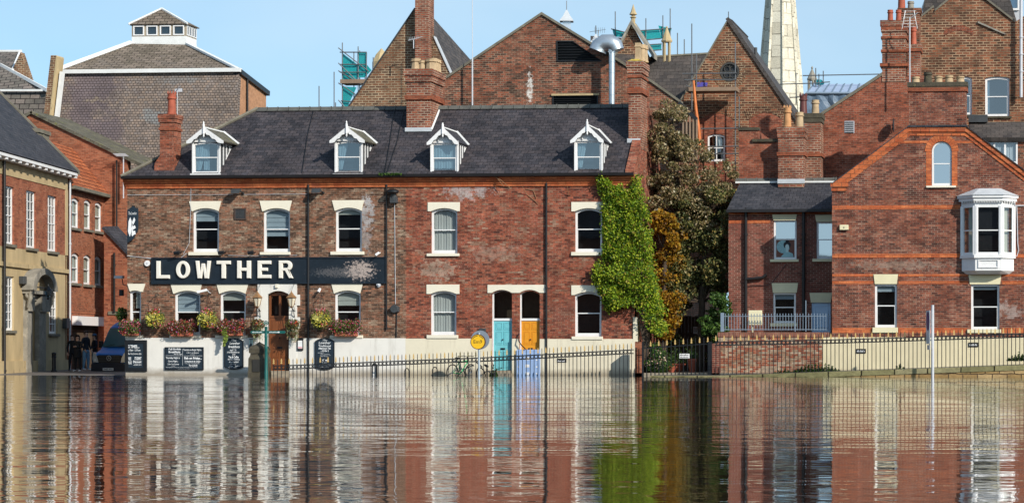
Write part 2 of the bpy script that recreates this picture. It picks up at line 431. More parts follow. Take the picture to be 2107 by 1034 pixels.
mat_brick_right = brick('dark red house brick', [(.055, .028, .024), (.13, .044, .032), (.20, .064, .042), (.27, .09, .054), (.28, .18, .13)], (.33, .26, .20), patch=.45, pscale=.8, grain=.55,
    stains=[(M.X(2075, -.5), M.Z(640, 2075, -.5), .9, .5, (.42, .33, .30), .8, 3.5), (M.X(1850, -.5), M.Z(545, 1850, -.5), 3., .3, (.34, .27, .22), .5, 6)])
mat_brick_wing = brick('wing red brick', [(.08, .032, .025), (.16, .05, .036), (.23, .07, .05), (.15, .055, .042)], (.40, .29, .22), patch=.3)
mat_brick_garden = brick('mottled garden wall brick', [(.10, .04, .028), (.24, .07, .04), (.34, .11, .06), (.30, .19, .12), (.44, .33, .24), (.16, .13, .10)], (.36, .28, .21), patch=.45, pscale=1.3, grain=.55)
mat_brick_red = brick('bright red brick', [(.11, .04, .028), (.22, .065, .04), (.33, .095, .052), (.25, .12, .085)], (.32, .22, .16), patch=.4, grain=.5, pscale=.7)
mat_brick_chim = brick('chimney brick', [(.09, .035, .026), (.19, .06, .04), (.29, .09, .05), (.21, .11, .08)], (.40, .31, .23), patch=.35, bw=.26, bh=.095, jm=.015, grain=.5)
mat_band = brick('orange moulded brick', [(.36, .09, .04), (.50, .13, .05), (.58, .18, .07), (.30, .08, .045)], (.30, .10, .06), patch=.3, bw=.3, bh=.12, jm=.006)
mat_stackband = brick('oversailing stack brick', [(.16, .05, .03), (.26, .075, .04), (.34, .10, .05), (.22, .08, .05)], (.22, .13, .09), patch=.3, bw=.26, bh=.09)
mat_verge = brick('orange verge brick', [(.30, .075, .035), (.44, .11, .045), (.55, .16, .06), (.40, .12, .06)], (.22, .10, .06), patch=.25, bw=.34, bh=.17, jm=.012)
mat_slate = slate('dark blue slate', [(.030, .030, .036), (.050, .047, .054), (.072, .062, .066), (.060, .058, .07)], (.006, .006, .008), patch=.42, pscale=.35, bump=.6, grain=.5,
    moss=((.20, .19, .16), .69))
mat_slate_plain = slate('wing slate', [(.034, .036, .044), (.055, .055, .064), (.075, .072, .08)], (.008, .008, .01), patch=.25, bump=.5)
def SV(py):
    a, b = Vector((25 + 1.6, M.Z(147, 300, 26.6))), Vector((25, M.Z(400, 300, 25))); t = (py - 147) / 253; d = (a - b).normalized(); p = a.lerp(b, t); return p.dot(d)
mat_slate_tan = slate('tan mansard slate', [(.145, .12, .11), (.21, .17, .145), (.29, .22, .175), (.23, .19, .17), (.26, .23, .21)], (.06, .048, .045), bw=.19, bh=.14, jm=.014, patch=.3, pscale=.3, bump=.8,
    stains=[(M.X(185, 25), SV(225), 2.9, 4.2, (.15, .12, .135), .8, .35), (M.X(300, 25), SV(240), .9, .7, (.27, .28, .28), .8, 1.5), (M.X(345, 25), SV(165), 2.2, .35, (.24, .24, .24), .7, 1.5), (M.X(180, 25), SV(205), .9, .25, (.30, .24, .18), .8, 2.5), (M.X(150, 25), SV(270), .6, .3, (.32, .25, .18), .8, 2.5)])
mat_slate_upper = slate('brown grey slate', [(.12, .10, .075), (.19, .155, .12), (.25, .20, .16), (.16, .14, .12)], (.05, .04, .035), bw=.4, bh=.22, jm=.02, patch=.35, pscale=.5, bump=.5)
mat_slate_grey = slate('grey far slate', [(.10, .095, .085), (.17, .15, .13), (.23, .19, .17)], (.04, .035, .035), bw=.55, bh=.3, jm=.025, patch=.3)
mat_slate_bg = slate('weathered church slate', [(.055, .05, .05), (.085, .075, .07), (.12, .10, .09)], (.02, .018, .018), bw=.36, bh=.22, patch=.25)
mat_moss = slate('mossy slate', [(.09, .085, .07), (.14, .13, .10), (.19, .17, .12)], (.04, .04, .03), patch=.4, moss=((.19, .19, .06), .56))
mat_pantile = tiles('red clay pantile', [(0, (.32, .09, .04)), (.5, (.46, .14, .06)), (1, (.55, .2, .09))], (.16, .05, .03), .22, .26, .03, patch=.3, bump=.9)
mat_white = plain('white gloss paint', (.80, .80, .80), .35, var=.06, scale=3)
mat_oldwhite = plain('weathered white paint', (.74, .74, .74), .55, var=.1, scale=4, col2=(.42, .40, .38), thr=.62)
mat_cream = plain('cream stone paint', (.78, .73, .60), .65, var=.05)
mat_cream_y = plain('pale yellow paint', (.72, .66, .44), .65, var=.07)
mat_plinth = plain('white plinth render', (.76, .74, .69), .75, var=.07, scale=1.2, bump=.15, tide=(.22, .17, .11))
mat_plinth_h = plain('cream plinth render', (.74, .68, .53), .75, var=.08, scale=1.2, bump=.15, tide=(.22, .17, .11))
mat_plinth_y = plain('yellow cream render', (.70, .62, .42), .75, var=.10, scale=1.0, bump=.15, tide=(.22, .17, .11))
mat_sand = plain('sooty sandstone', (.47, .36, .20), .85, var=.25, scale=1.2, bump=.3, col2=(.20, .16, .10), thr=.60, vz=.35)
mat_stone = plain('grey carved stone', (.27, .25, .21), .85, var=.35, scale=2.2, bump=.4, col2=(.40, .36, .29), thr=.56)
mat_darkstone = plain('blackened stone', (.075, .065, .045), .9, var=.4, scale=3, bump=.5, col2=(.14, .12, .06), thr=.58)
mat_coping = plain('lichened coping stone', (.17, .155, .12), .9, var=.3, scale=2, bump=.4, col2=(.27, .25, .19), thr=.6)
mat_lead = plain('lead flashing', (.50, .53, .56), .5, var=.15, scale=2)
mat_flash = plain('white lead flashing', (.74, .75, .74), .6, var=.1)
mat_black = plain('black iron paint', (.012, .013, .015), .4, var=.2)
mat_darkgrey = plain('dark grey metal', (.05, .055, .06), .5, var=.2)
mat_pipe = plain('black cast pipe', (.015, .014, .015), .45, var=.25)
mat_sign = plain('blue black sign paint', (.010, .017, .026), .45, var=.3, scale=4,
    stains=[(M.X(742), M.Z(556, 742), .85, .55, (.44, .36, .32), .95, 9), (M.X(700), M.Z(560, 700), 1.6, .3, (.2, .19, .19), .4, 14)])
mat_board = plain('dark chalk board', (.014, .026, .040), .5, var=.15)
mat_chalk = plain('white chalk paint', (.82, .84, .86), .7, var=.05)
mat_letter = plain('cream cast lettering', (.80, .76, .68), .6, var=.06)
mat_gold = plain('gold leaf paint', (.78, .52, .20), .35, metal=.35, var=.15)
mat_brass = plain('copper lantern', (.55, .30, .14), .4, metal=.7, var=.2)
mat_wood = plain('varnished oak', (.22, .075, .028), .4, var=.3, scale=3, vz=.12)
mat_darkwood = plain('dark stained wood', (.07, .035, .02), .6, var=.35, scale=3, vz=.15)
mat_teal = plain('pale teal door paint', (.17, .52, .58), .4, var=.05)
mat_orange = plain('amber door paint', (.72, .30, .02), .4, var=.06)
mat_flood = plain('pale blue flood board', (.30, .44, .72), .5, var=.06)
mat_sagegreen = plain('dark green enamel', (.012, .11, .10), .35, var=.15)
mat_door_or = plain('orange brown door', (.40, .13, .03), .45, var=.2, vz=.2)
mat_pot_red = plain('red terracotta', (.36, .09, .05), .75, var=.25, scale=4)
mat_pot_buff = plain('buff chimney pot', (.45, .33, .20), .8, var=.25, scale=4)
mat_pot_orange = plain('orange buff pot', (.52, .27, .12), .8, var=.3, scale=4)
mat_steel = plain('galvanised steel', (.55, .60, .64), .35, metal=.75, var=.12)
mat_scaff = plain('scaffold tube', (.16, .17, .18), .5, metal=.4, var=.2)
mat_plank = plain('scaffold plank', (.27, .19, .13), .8, var=.25)
mat_orange_tube = plain('orange sheeting', (.60, .17, .04), .5, var=.2, scale=6)
mat_rail = plain('blue grey rail paint', (.20, .26, .33), .45, var=.1)
mat_palepipe = plain('pale grey pipe', (.52, .54, .58), .5, var=.1)
mat_unlit_backing = plain('unlit backing', (.012, .013, .016), .9, var=.4, scale=1.5)  # the darkness of unlit rooms is put into this colour
mat_dim_backing = plain('dim warm backing', (.07, .05, .03), .9, var=.5, scale=2)  # same backing, a room's dim warm shade put into the colour
mat_curtain = plain('pale curtain', (.62, .62, .58), .9, var=.12, scale=6, vz=.1)
mat_blind = plain('cream roman blind', (.55, .56, .50), .9, var=.1, scale=3)
mat_greyblind = plain('grey blue blind', (.42, .50, .55), .9, var=.1, scale=3)
mat_bluecurtain = plain('pale blue curtain', (.55, .60, .64), .9, var=.12, scale=6, vz=.1)
mat_creamblind = plain('cream roller blind', (.62, .58, .46), .9, var=.06)
mat_glass = glass('window glass', .16)
mat_bluglass = glass('sky reflecting glass', .24, (.45, .6, .7))
mat_obs = glass('pale sky glass', .6, (.3, .5, .6))
mat_skin = plain('skin', (.48, .28, .20), .6, var=.05)
mat_rubber = plain('black rubber', (.015, .015, .016), .8, var=.2)
mat_grille = plain('ventilation louvre', (.012, .014, .017), .5, var=.2)
mat_tarmac = plain('wet grey paving', (.13, .12, .115), .5, var=.25, scale=1.5, bump=.2)
mat_earth = plain('riverside ground', (.10, .085, .065), .9, var=.3, scale=.5)
mat_step = plain('worn step stone', (.34, .29, .22), .85, var=.3, scale=2.5, bump=.3)
def net_mat():
    m, n, l, b = nodes_of('teal debris netting')
    b.inputs['Base Color'].default_value = (.02, .50, .52, 1); b.inputs['Roughness'].default_value = .7
    tc = n.new('ShaderNodeTexCoord'); nz = noise_n(n, l, tc.outputs['Object'], .8, 3)
    tr = n.new('ShaderNodeBsdfTransparent'); tl = n.new('ShaderNodeBsdfTranslucent'); tl.inputs[0].default_value = (.02, .62, .64, 1)
    a = n.new('ShaderNodeMixShader'); a.inputs[0].default_value = .5; l.new(b.outputs[0], a.inputs[1]); l.new(tl.outputs[0], a.inputs[2])
    ms = n.new('ShaderNodeMixShader'); l.new(maprange(n, l, nz.outputs[0], .3, .7, .02, .28), ms.inputs[0])
    l.new(a.outputs[0], ms.inputs[1]); l.new(tr.outputs[0], ms.inputs[2]); l.new(ms.outputs[0], n['Material Output'].inputs[0])
    return m
mat_net = net_mat()
mat_plastic = plain('blue grey plastic sheet', (.13, .19, .27), .35, var=.25, scale=1.6, bump=.5, spec=.8)
mat_plasticroof = plain('translucent roof sheet', (.42, .50, .66), .3, var=.15)

# ------------------------------------------------------------------ setting: ground, water
QY = .6        # the far edge of the flood in the side street
g = MB(); g.add([(-1500, -1500, -1.6), (1500, -1500, -1.6), (1500, 2500, -1.6), (-1500, 2500, -1.6)], [(0, 1, 2, 3)])
setp(g.build('ground', mat_earth, base=(0, 0, -1.6)), kind='structure')
def water_mat():
    m, n, l, b = nodes_of('brown flood water')
    b.inputs['Base Color'].default_value = (.050, .034, .022, 1); b.inputs['Roughness'].default_value = .03
    b.inputs['IOR'].default_value = 1.36; b.inputs['Specular IOR Level'].default_value = .6
    tc = n.new('ShaderNodeTexCoord')
    def wave(sx, sy, scale, det, amp, rz=0.):
        mp = n.new('ShaderNodeMapping'); mp.inputs['Scale'].default_value = (sx, sy, 1); mp.inputs['Rotation'].default_value = (0, 0, R_(rz))
        l.new(tc.outputs['Object'], mp.inputs[0]); t = noise_n(n, l, mp.outputs[0], scale, det, .55)
        return math_n(n, l, 'MULTIPLY', t.outputs[0], amp)
    h = math_n(n, l, 'ADD', wave(.38, 1, 1.25, 2, .024, 4), wave(.45, 1, 4.2, 2, .0075, -5))
    h = math_n(n, l, 'ADD', h, wave(.3, 1, .35, 1, .035, 8))
    sx = n.new('ShaderNodeSeparateXYZ'); l.new(tc.outputs['Object'], sx.inputs[0])      # calmer by the near bank, wind ruffled further out
    h = math_n(n, l, 'MULTIPLY', h, maprange(n, l, sx.outputs['Y'], -68, -12, .55, 2.2))
    pm = n.new('ShaderNodeMapping'); pm.inputs['Scale'].default_value = (.25, 1, 1); l.new(tc.outputs['Object'], pm.inputs[0])
    pn = noise_n(n, l, pm.outputs[0], .11, 3, .6); h = math_n(n, l, 'MULTIPLY', h, maprange(n, l, pn.outputs[0], .35, .65, .55, 1.45))   # calm and ruffled patches
    bp = n.new('ShaderNodeBump'); bp.inputs['Strength'].default_value = 1.0; bp.inputs['Distance'].default_value = WAVE
    l.new(h, bp.inputs['Height']); l.new(bp.outputs[0], b.inputs['Normal'])
    b.inputs['Coat Weight'].default_value = 1; b.inputs['Coat Roughness'].default_value = .015; b.inputs['Coat IOR'].default_value = 1.5; l.new(bp.outputs[0], b.inputs['Coat Normal'])
    return m
WAVE = .78
mat_water = water_mat()
g = MB(); g.add([(-700, -700, 0), (700, -700, 0), (700, QY, 0), (-700, QY, 0)], [(0, 1, 2, 3)])
setp(g.build('water', mat_water, base=(0, 0, 0)), kind='structure')
# side street surface behind the flood edge, gently rising
g = MB(); sx0, sx1 = M.X(262), M.X(-400)
g.add([(-120, .4, -.3), (sx0 + .2, .4, -.3), (-120, .45, .02), (sx0 + .2, .45, .02), (-120, 60, .5), (sx0 + .2, 60, .5)], [(0, 1, 3, 2), (2, 3, 5, 4)])
setp(g.build('road', mat_tarmac), kind='structure')
# garden path ground between the terrace and the right hand house and beyond
gx0, gx1 = M.X(1310), M.X(1478)
g = MB(); g.box(gx0, 30, -1.0, 70, -1.5, .12)
setp(g.build('pavement', mat_step), kind='structure')

# ------------------------------------------------------------------ shared builders
def window(T, r, y=.1, rise=.0, rail=.5, fw=.06, blind=None, nv=0, nh=0, gm=None, fm=None, room=None, arched=False, bottom=.1, part='window', bar=.022, P=None):
    """sash window as a part of T: the frame, with panes, blind and unlit room backing behind it"""
    x0, x1, z0, z1 = r; fm = fm or mat_white
    x0 += .002; x1 -= .002
    zs = z1 - rise; zr = lerp(z0, z1, rail)
    def top(a, b, c, rs):
        if arched:
            rad = (b - a) / 2
            return [((a + b) / 2 + rad * math.cos(math.pi * k / 14), c + rad * math.sin(math.pi * k / 14)) for k in range(15)]
        return arch(a, b, c, rs, 10) if rs > 0 else [(b, c), (a, c)]
    if arched: zs = z1 - (x1 - x0) / 2
    outer = [(x0, z0), (x1, z0)] + top(x0, x1, zs, rise)
    ia, ib = x0 + fw, x1 - fw
    up = [(ia, zr + .02), (ib, zr + .02)] + top(ia, ib, zs - (0 if arched else fw), rise)
    lo = rect(ia + .015, ib - .015, z0 + bottom, zr - .02)
    m = MB(); m.prism(outer, y, y + .07, [up, lo])
    zt = zs - fw
    for k in range(nv):
        x = lerp(ia, ib, (k + 1) / (nv + 1))
        m.box(x - bar / 2, x + bar / 2, y + .012, y + .045, z0 + bottom, zr - .02)
        m.box(x - bar / 2, x + bar / 2, y + .012, y + .045, zr + .02, z1 - fw - (0 if not rise else rise * .1))
    for k in range(nh):
        for a, b in ((z0 + bottom, zr - .02), (zr + .02, zt)):
            z = lerp(a, b, (k + 1) / (nh + 1)); m.box(ia + .002, ib - .002, y + .016, y + .041, z - bar / 2, z + bar / 2)
    W = m.build(part, fm, P or T)
    W = P or W
    p = MB(); p.sheet([(x0 + .01, z0 + .01), (x1 - .01, z0 + .01)] + top(x0 + .01, x1 - .01, zs - .01, rise), y + .05)
    p.build('pane', gm or mat_glass, W)
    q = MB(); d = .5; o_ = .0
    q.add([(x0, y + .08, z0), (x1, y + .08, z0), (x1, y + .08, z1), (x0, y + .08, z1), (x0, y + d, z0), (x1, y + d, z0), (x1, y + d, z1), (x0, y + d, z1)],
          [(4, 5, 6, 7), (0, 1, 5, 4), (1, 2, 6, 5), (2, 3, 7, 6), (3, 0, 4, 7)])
    q.build('unlit_backing', room or mat_unlit_backing, W)  # added open box, dark by colour, stands in for the unlit room
    if blind:
        for (kind, a0, a1, b0, b1) in blind:
            c = MB(); xa, xb = lerp(ia, ib, a0), lerp(ia, ib, a1); za, zb = lerp(z0, z1, b0), lerp(z0, z1, b1)
            if kind.startswith('roman'):
                n = max(2, int((zb - za) / .16)); yy = y + .12
                for i in range(n):
                    e0, e1 = lerp(zb, za, i / n), lerp(zb, za, (i + 1) / n)
                    c.add([(xa, yy, e0), (xb, yy, e0), (xb, yy - .02, e1 + .01), (xa, yy - .02, e1 + .01), (xb, yy + .02, e1), (xa, yy + .02, e1)], [(0, 1, 2, 3), (3, 2, 4, 5)])
                c.build('blind', mat_greyblind if kind.endswith('b') else mat_blind, W)
            elif kind == 'roller':
                c.box(xa, xb, y + .1, y + .11, za, zb); c.build('blind', mat_creamblind, W)
            else:
                n = max(6, int((xb - xa) / .035)); vs = []; fs = []
                sk = {'tieL': -1, 'tieR': 1}.get(kind, 0)
                rows = 6
                for j in range(rows + 1):
                    t = j / rows
                    for i in range(n + 1):
                        u = i / n; x = lerp(xa, xb, u)
                        if sk: x = lerp(xa if sk < 0 else xb, x, 1 - .65 * t)
                        vs.append((x, y + .13 + .022 * math.sin(i * 2.1) + .01 * math.sin(i * .7), lerp(zb, za, t)))
                for j in range(rows):
                    for i in range(n): fs.append((j * (n + 1) + i, j * (n + 1) + i + 1, (j + 1) * (n + 1) + i + 1, (j + 1) * (n + 1) + i))
                c.add(vs, fs); c.build('curtain', mat_bluecurtain if kind == 'blue' else mat_curtain, W, smooth='all')
    return W
def lintel(T, x0, x1, z0, z1, y, ia, ib, rise, splay=0., mat=None, name='lintel'):
    """painted head stone, its underside cut to the window's arch"""
    if rise > 0:
        under = list(reversed(arch(ia, ib, z0, rise, 10)))
        poly = [(x0 + splay, z0 - .0)] + ([(ia, z0)] if ia > x0 + splay + .005 else []) + under[1:-1] + ([(ib, z0)] if ib < x1 - splay - .005 else []) + [(x1 - splay, z0), (x1, z1), (x0, z1)]
    else: poly = [(x0 + splay, z0), (x1 - splay, z0), (x1, z1), (x0, z1)]
    MB().prism(poly, y - .035, y + .12).build(name, mat or mat_cream, T)
def sill(T, x0, x1, z0, z1, y, mat=None, pr=.09):
    MB().box(x0, x1, y - pr, y + .1, z0, z1).build('sill', mat or mat_cream, T, bevel=.008)
def pipe(T, x, y, z0, z1, r=.05, mat=None, name='drainpipe', kink=0.):
    m = MB(); m.cyl((x, y, z0), (x, y, z1), r, n=10)
    z = z0 + .4
    while z < z1 - .2:
        m.cyl((x, y, z), (x, y, z + .09), r * 1.35, n=10); z += 1.75
    if T: return m.build(name, mat or mat_pipe, T)
    return m
def pot(P, x, y, z, h, r, mat, crown=False, n=12, sq=False):
    m = MB()
    pr = [(r * 1.12, 0), (r * 1.12, h * .08), (r, h * .1), (r * .88, h * .72), (r * 1.12, h * .76), (r * 1.12, h * .82), (r * .95, h * .85), (r * 1.0, h), (r * .8, h), (r * .75, h * .9)]
    m.lathe((x, y, z), pr, 4 if sq else n, rot=math.pi / 4 if sq else 0)
    if crown:
        for k in range(8):
            a = k * math.pi / 4; c = Vector((x + math.cos(a) * r * .9, y + math.sin(a) * r * .9, z + h)); m.cyl(c, c + Vector((0, 0, h * .14)), r * .25, .01, n=4)
    return m.build('pot', mat, P, smooth=True)
def stack(T, x0, x1, y0, y1, z0, z1, mat=None, bands=(), cap=.25, capmat=None, capout=.07, pots=(), name='chimney'):
    """brick stack with oversailing courses"""
    m = MB(); m.box(x0, x1, y0, y1, z0, z1)
    C = m.build(name, mat or mat_brick_chim, T)
    b = MB()
    for (zb, h, o_) in bands: b.box(x0 - o_, x1 + o_, y0 - o_, y1 + o_, zb, zb + h)
    if bands: b.build('brick_band', mat_stackband, C)
    k = MB(); k.box(x0 - capout * .6, x1 + capout * .6, y0 - capout * .6, y1 + capout * .6, z1 - cap, z1 - cap * .5)
    k.box(x0 - capout, x1 + capout, y0 - capout, y1 + capout, z1 - cap * .5 + .002, z1 + .02)
    k.build('chimney_cap', capmat or mat or mat_brick_chim, C)
    for (px_, h, r, pm, cr) in pots: pot(C, px_, (y0 + y1) / 2, z1 + .02, h, r, pm, cr)
    return C
# ------------------------------------------------------------------ the pub and the terrace house beside it
EY = -.35; RY = 3.2; BY = 6.8
Z_W = M.Z(366, 780); Z_E = M.Z(361, 780, EY); Z_R = M.Z(223, 780, RY)
def roof_z(y): return lerp(Z_E, Z_R, (y - EY) / (RY - EY))
def roof_y(px, py):
    a, b = EY, RY
    for _ in range(40):
        m_ = (a + b) / 2
        if M.Z(py, px, m_) > roof_z(m_): a = m_
        else: b = m_
    return a
XL, XM, XR = M.X(262), M.X(835), M.X(1306)
pub = thing('public_house', 'long brown brick pub with black name band, dormers and white base at the water', 'pub', ((XL + XM) / 2, 3, 0))
ter = thing('terraced_house', 'red brick terrace with teal and amber front doors joined to the pub', 'house', ((XM + XR) / 2, 3, 0))
def hole(r, rise): return [(r[0], r[2]), (r[1], r[2])] + arch(r[0], r[1], r[3] - rise, rise + .012, 10)
# frame px left, top, right, bottom ; lintel px left, top, right ; sill px left, right, bottom ; splayed
PW = [dict(f=(396.5, 428, 450.5, 518), l=(389.5, 414, 455.5), s=(389, 456, 525), b=[('romanb', 0, 1, .7, 1)]),
      dict(f=(541.5, 428, 596.5, 518), l=(534.5, 413, 601), s=(536, 598, 524), b=[('romanb', 0, 1, .36, 1)]),
      dict(f=(690, 427, 744.5, 517), l=(683.5, 412, 749.5), s=(681, 750, 524), b=[('roman', 0, 1, .84, 1)]),
      dict(f=(266, 597, 290, 689), l=(262.5, 583.5, 299.5), s=(259, 294.5, 694.5), b=[('roman', .4, 1, .6, 1)], room=mat_dim_backing),
      dict(f=(359, 597.5, 412, 689), l=(351.5, 584, 416), s=(350, 415, 695), b=[('romanb', 0, 1, .5, 1)]),
      dict(f=(452.5, 597.5, 505.5, 689), l=(446, 584, 511), s=(444, 509.5, 695), b=[('roman', 0, 1, .78, 1)]),
      dict(f=(688.5, 597, 742, 689), l=(682, 583, 747), s=(680, 747, 695), b=[('roman', 0, 1, .66, 1)])]
def rise_of(r): return (r[1] - r[0]) * .115
def facade_windows(T, specs, y0=0.):
    hs = []
    for d in specs:
        a, b, c, e = d['f']; r = M.R(a, b, c, e, y0); ri = rise_of(r); r = (r[0], r[1], r[2], r[3]); hs.append(hole(r, ri))
        window(T, r, y0 + .1, ri, d.get('rail', .52), .075, d.get('b'), room=d.get('room'), gm=d.get('gm'), bottom=.13)
        x0, x1 = M.X(d['l'][0], y0), M.X(d['l'][2], y0); zt = M.Z(d['l'][1], a, y0)
        lintel(T, x0, x1, r[3] - ri - .0, zt, y0, r[0], r[1], ri, d.get('sp', .11))
        sx0, sx1 = M.X(d['s'][0], y0), M.X(d['s'][1], y0); sill(T, sx0, sx1, M.Z(d['s'][2], a, y0), r[2] - .003, y0)
    return hs
hs = facade_windows(pub, PW)
dr = M.R(552, 598, 595.5, 772); DRZ = -.35
hs.append([(dr[0], DRZ), (dr[1], DRZ)] + arch(dr[0], dr[1], dr[3] - .14, .152, 10))
MB().wall(rect(XL, XM, -.6, Z_W), 0, hs, .18).build('wall', mat_brick_pub, pub)
m = MB(); m.box(XL, XL + .25, .3, BY, -.6, Z_W); m.box(XL, XM, BY - .25, BY, -.6, Z_W); m.build('rear_wall', mat_brick_pub, pub)
TW = [dict(f=(887, 428, 941, 521), l=(880.5, 416, 946.5), s=(879, 945.5, 527), b=[('curtain', 0, 1, .02, 1)], sp=0),
      dict(f=(1183, 428, 1239, 518), l=(1176, 415.5, 1241.5), s=(1176, 1241, 525.5), b=None, sp=0),
      dict(f=(886, 598, 939, 688.5), l=(878, 585, 945.5), s=(879, 943, 695.5), b=[('curtain', 0, 1, .02, 1)], sp=0),
      dict(f=(1182.5, 600, 1237.5, 691.5), l=(1176, 586.5, 1241.5), s=(1177, 1240.5, 698), b=None, sp=0)]
hs = facade_windows(ter, TW)
d1 = M.R(1012, 598, 1053.5, 764); d2 = M.R(1069, 599, 1110.5, 764)
for d in (d1, d2): hs.append([(d[0], DRZ), (d[1], DRZ)] + arch(d[0], d[1], d[3] - .12, .132, 10))
MB().wall(rect(XM, XR, -.6, Z_W), 0, hs, .2).build('wall', mat_brick_house, ter)
# gable end wall, seen edge on to the right
gp = [(.004, -.6), (BY, -.6), (BY, Z_W), (RY, Z_R + .12), (0.004, Z_W + .1)]
m = MB(); m.prismx(gp, XR - .3, XR + .0); m.box(XM, XR, BY - .25, BY - .01, -.6, Z_W - .02); m.build('gable_wall', mat_brick_house, ter)
m = MB(); m.prismx([(EY + .05, Z_E + .04), (RY, Z_R + .06), (RY, Z_R + .16), (EY + .05, Z_E + .14)], XR - .32, XR + .03); m.build('verge_coping', mat_brick_house, ter)
# plinths
def zpl(px): return M.Z(694 + (px - 300) * .003, px)
def plinth(T, mat, segs):
    m = MB()
    for a, b in segs: m.box(M.X(a), M.X(b), -.05, .002 + .0, -.6, zpl((a + b) / 2))
    m.build('plinth', mat, T)
plinth(pub, mat_plinth, [(259.5, 530), (611, 835)])
plinth(ter, mat_plinth_h, [(835.1, 1011.9), (1054, 1068.6), (1111, 1307.6)])
m = MB(); m.box(M.X(1303), M.X(1312), -.055, .35, zpl(1300) - .1, M.Z(652, 1306)); m.build('quoin_pier', mat_plinth_h, ter)
m = MB(); m.box(XL - .06, XL, .0, BY, -.6, zpl(262)); m.build('side_plinth', mat_plinth, pub)
# moulded brick cornice and gutter
for T, a, b in ((pub, XL - .04, XM), (ter, XM + .002, XR - .0)):
    m = MB()
    z1 = M.Z(385, 780); z0 = M.Z(366.5, 780); hgt = z0 - z1
    prof = [(0, z1), (-.05, z1), (-.06, z1 + hgt * .28), (-.10, z1 + hgt * .32), (-.11, z1 + hgt * .5), (-.15, z1 + hgt * .55), (-.16, z1 + hgt * .72), (-.21, z1 + hgt * .78), (-.22, z0), (.01, z0)]
    m.prismx(prof, a, b); m.build('cornice', mat_band, T)
    m = MB(); m.prismx([(-.24, z0 + .003), (-.38, z0 + .03), (-.40, z0 + .13), (-.37, z0 + .13), (-.35, z0 + .06), (-.24, z0 + .05)], a - .02, b + .02); m.build('gutter', mat_pipe, T)
m = MB(); m.prismx([(-.003, M.Z(385, 780)), (BY, M.Z(385, 780)), (BY, Z_W), (-.2, Z_W)], XL - .12, XL - .001); m.build('cornice', mat_band, pub)
# roofs: hipped at the pub's left end
xh = M.X(530, RY)
EL = XL - .15
m = MB()
m.slab([(EL, EY, Z_E), (XM, EY, Z_E), (XM, RY, Z_R), (xh, RY, Z_R)])
m.slab([(EL, EY, Z_E), (xh, RY, Z_R), (EL, 2 * RY - EY, Z_E)])
m.slab([(EL, 2 * RY - EY, Z_E), (xh, RY, Z_R), (XM, RY, Z_R), (XM, 2 * RY - EY, Z_E)])
m.build('roof', mat_slate, pub)
m = MB(); m.slab([(XM, EY, Z_E), (XR - .32, EY, Z_E), (XR - .32, RY, Z_R), (XM, RY, Z_R)])
m.slab([(XM, 2 * RY - EY, Z_E), (XR - .32, 2 * RY - EY, Z_E), (XR - .32, RY, Z_R), (XM, RY, Z_R)])
m.build('roof', mat_slate, ter)
def ridge(T, x0, x1, y, z, mat, step=.45, r=.09, joint=None):
    m = MB(); x = x0
    while x < x1 - .05:
        e = min(x + step - .015, x1)
        m.prismx([(y - .16, z - .10), (y, z + .07), (y + .16, z - .10)], x, e); 
        m.prismx([(y - .175, z - .10), (y, z + .09), (y + .175, z - .10)], e - .05, e); x += step
    return m.build('ridge_tile', mat, T)
mat_ridge = plain('grey ridge tile', (.10, .10, .09), .8, var=.3, scale=3, col2=(.3, .3, .24), thr=.62)
ridge(pub, xh, XM, RY, Z_R + .02, mat_ridge); ridge(ter, XM, XR - .32, RY, Z_R + .02, mat_ridge)
m = MB(); m.tube([(EL + .03, EY, Z_E + .03), (xh, RY, Z_R + .05)], .075, 5); m.build('hip_tile', mat_coping, pub)
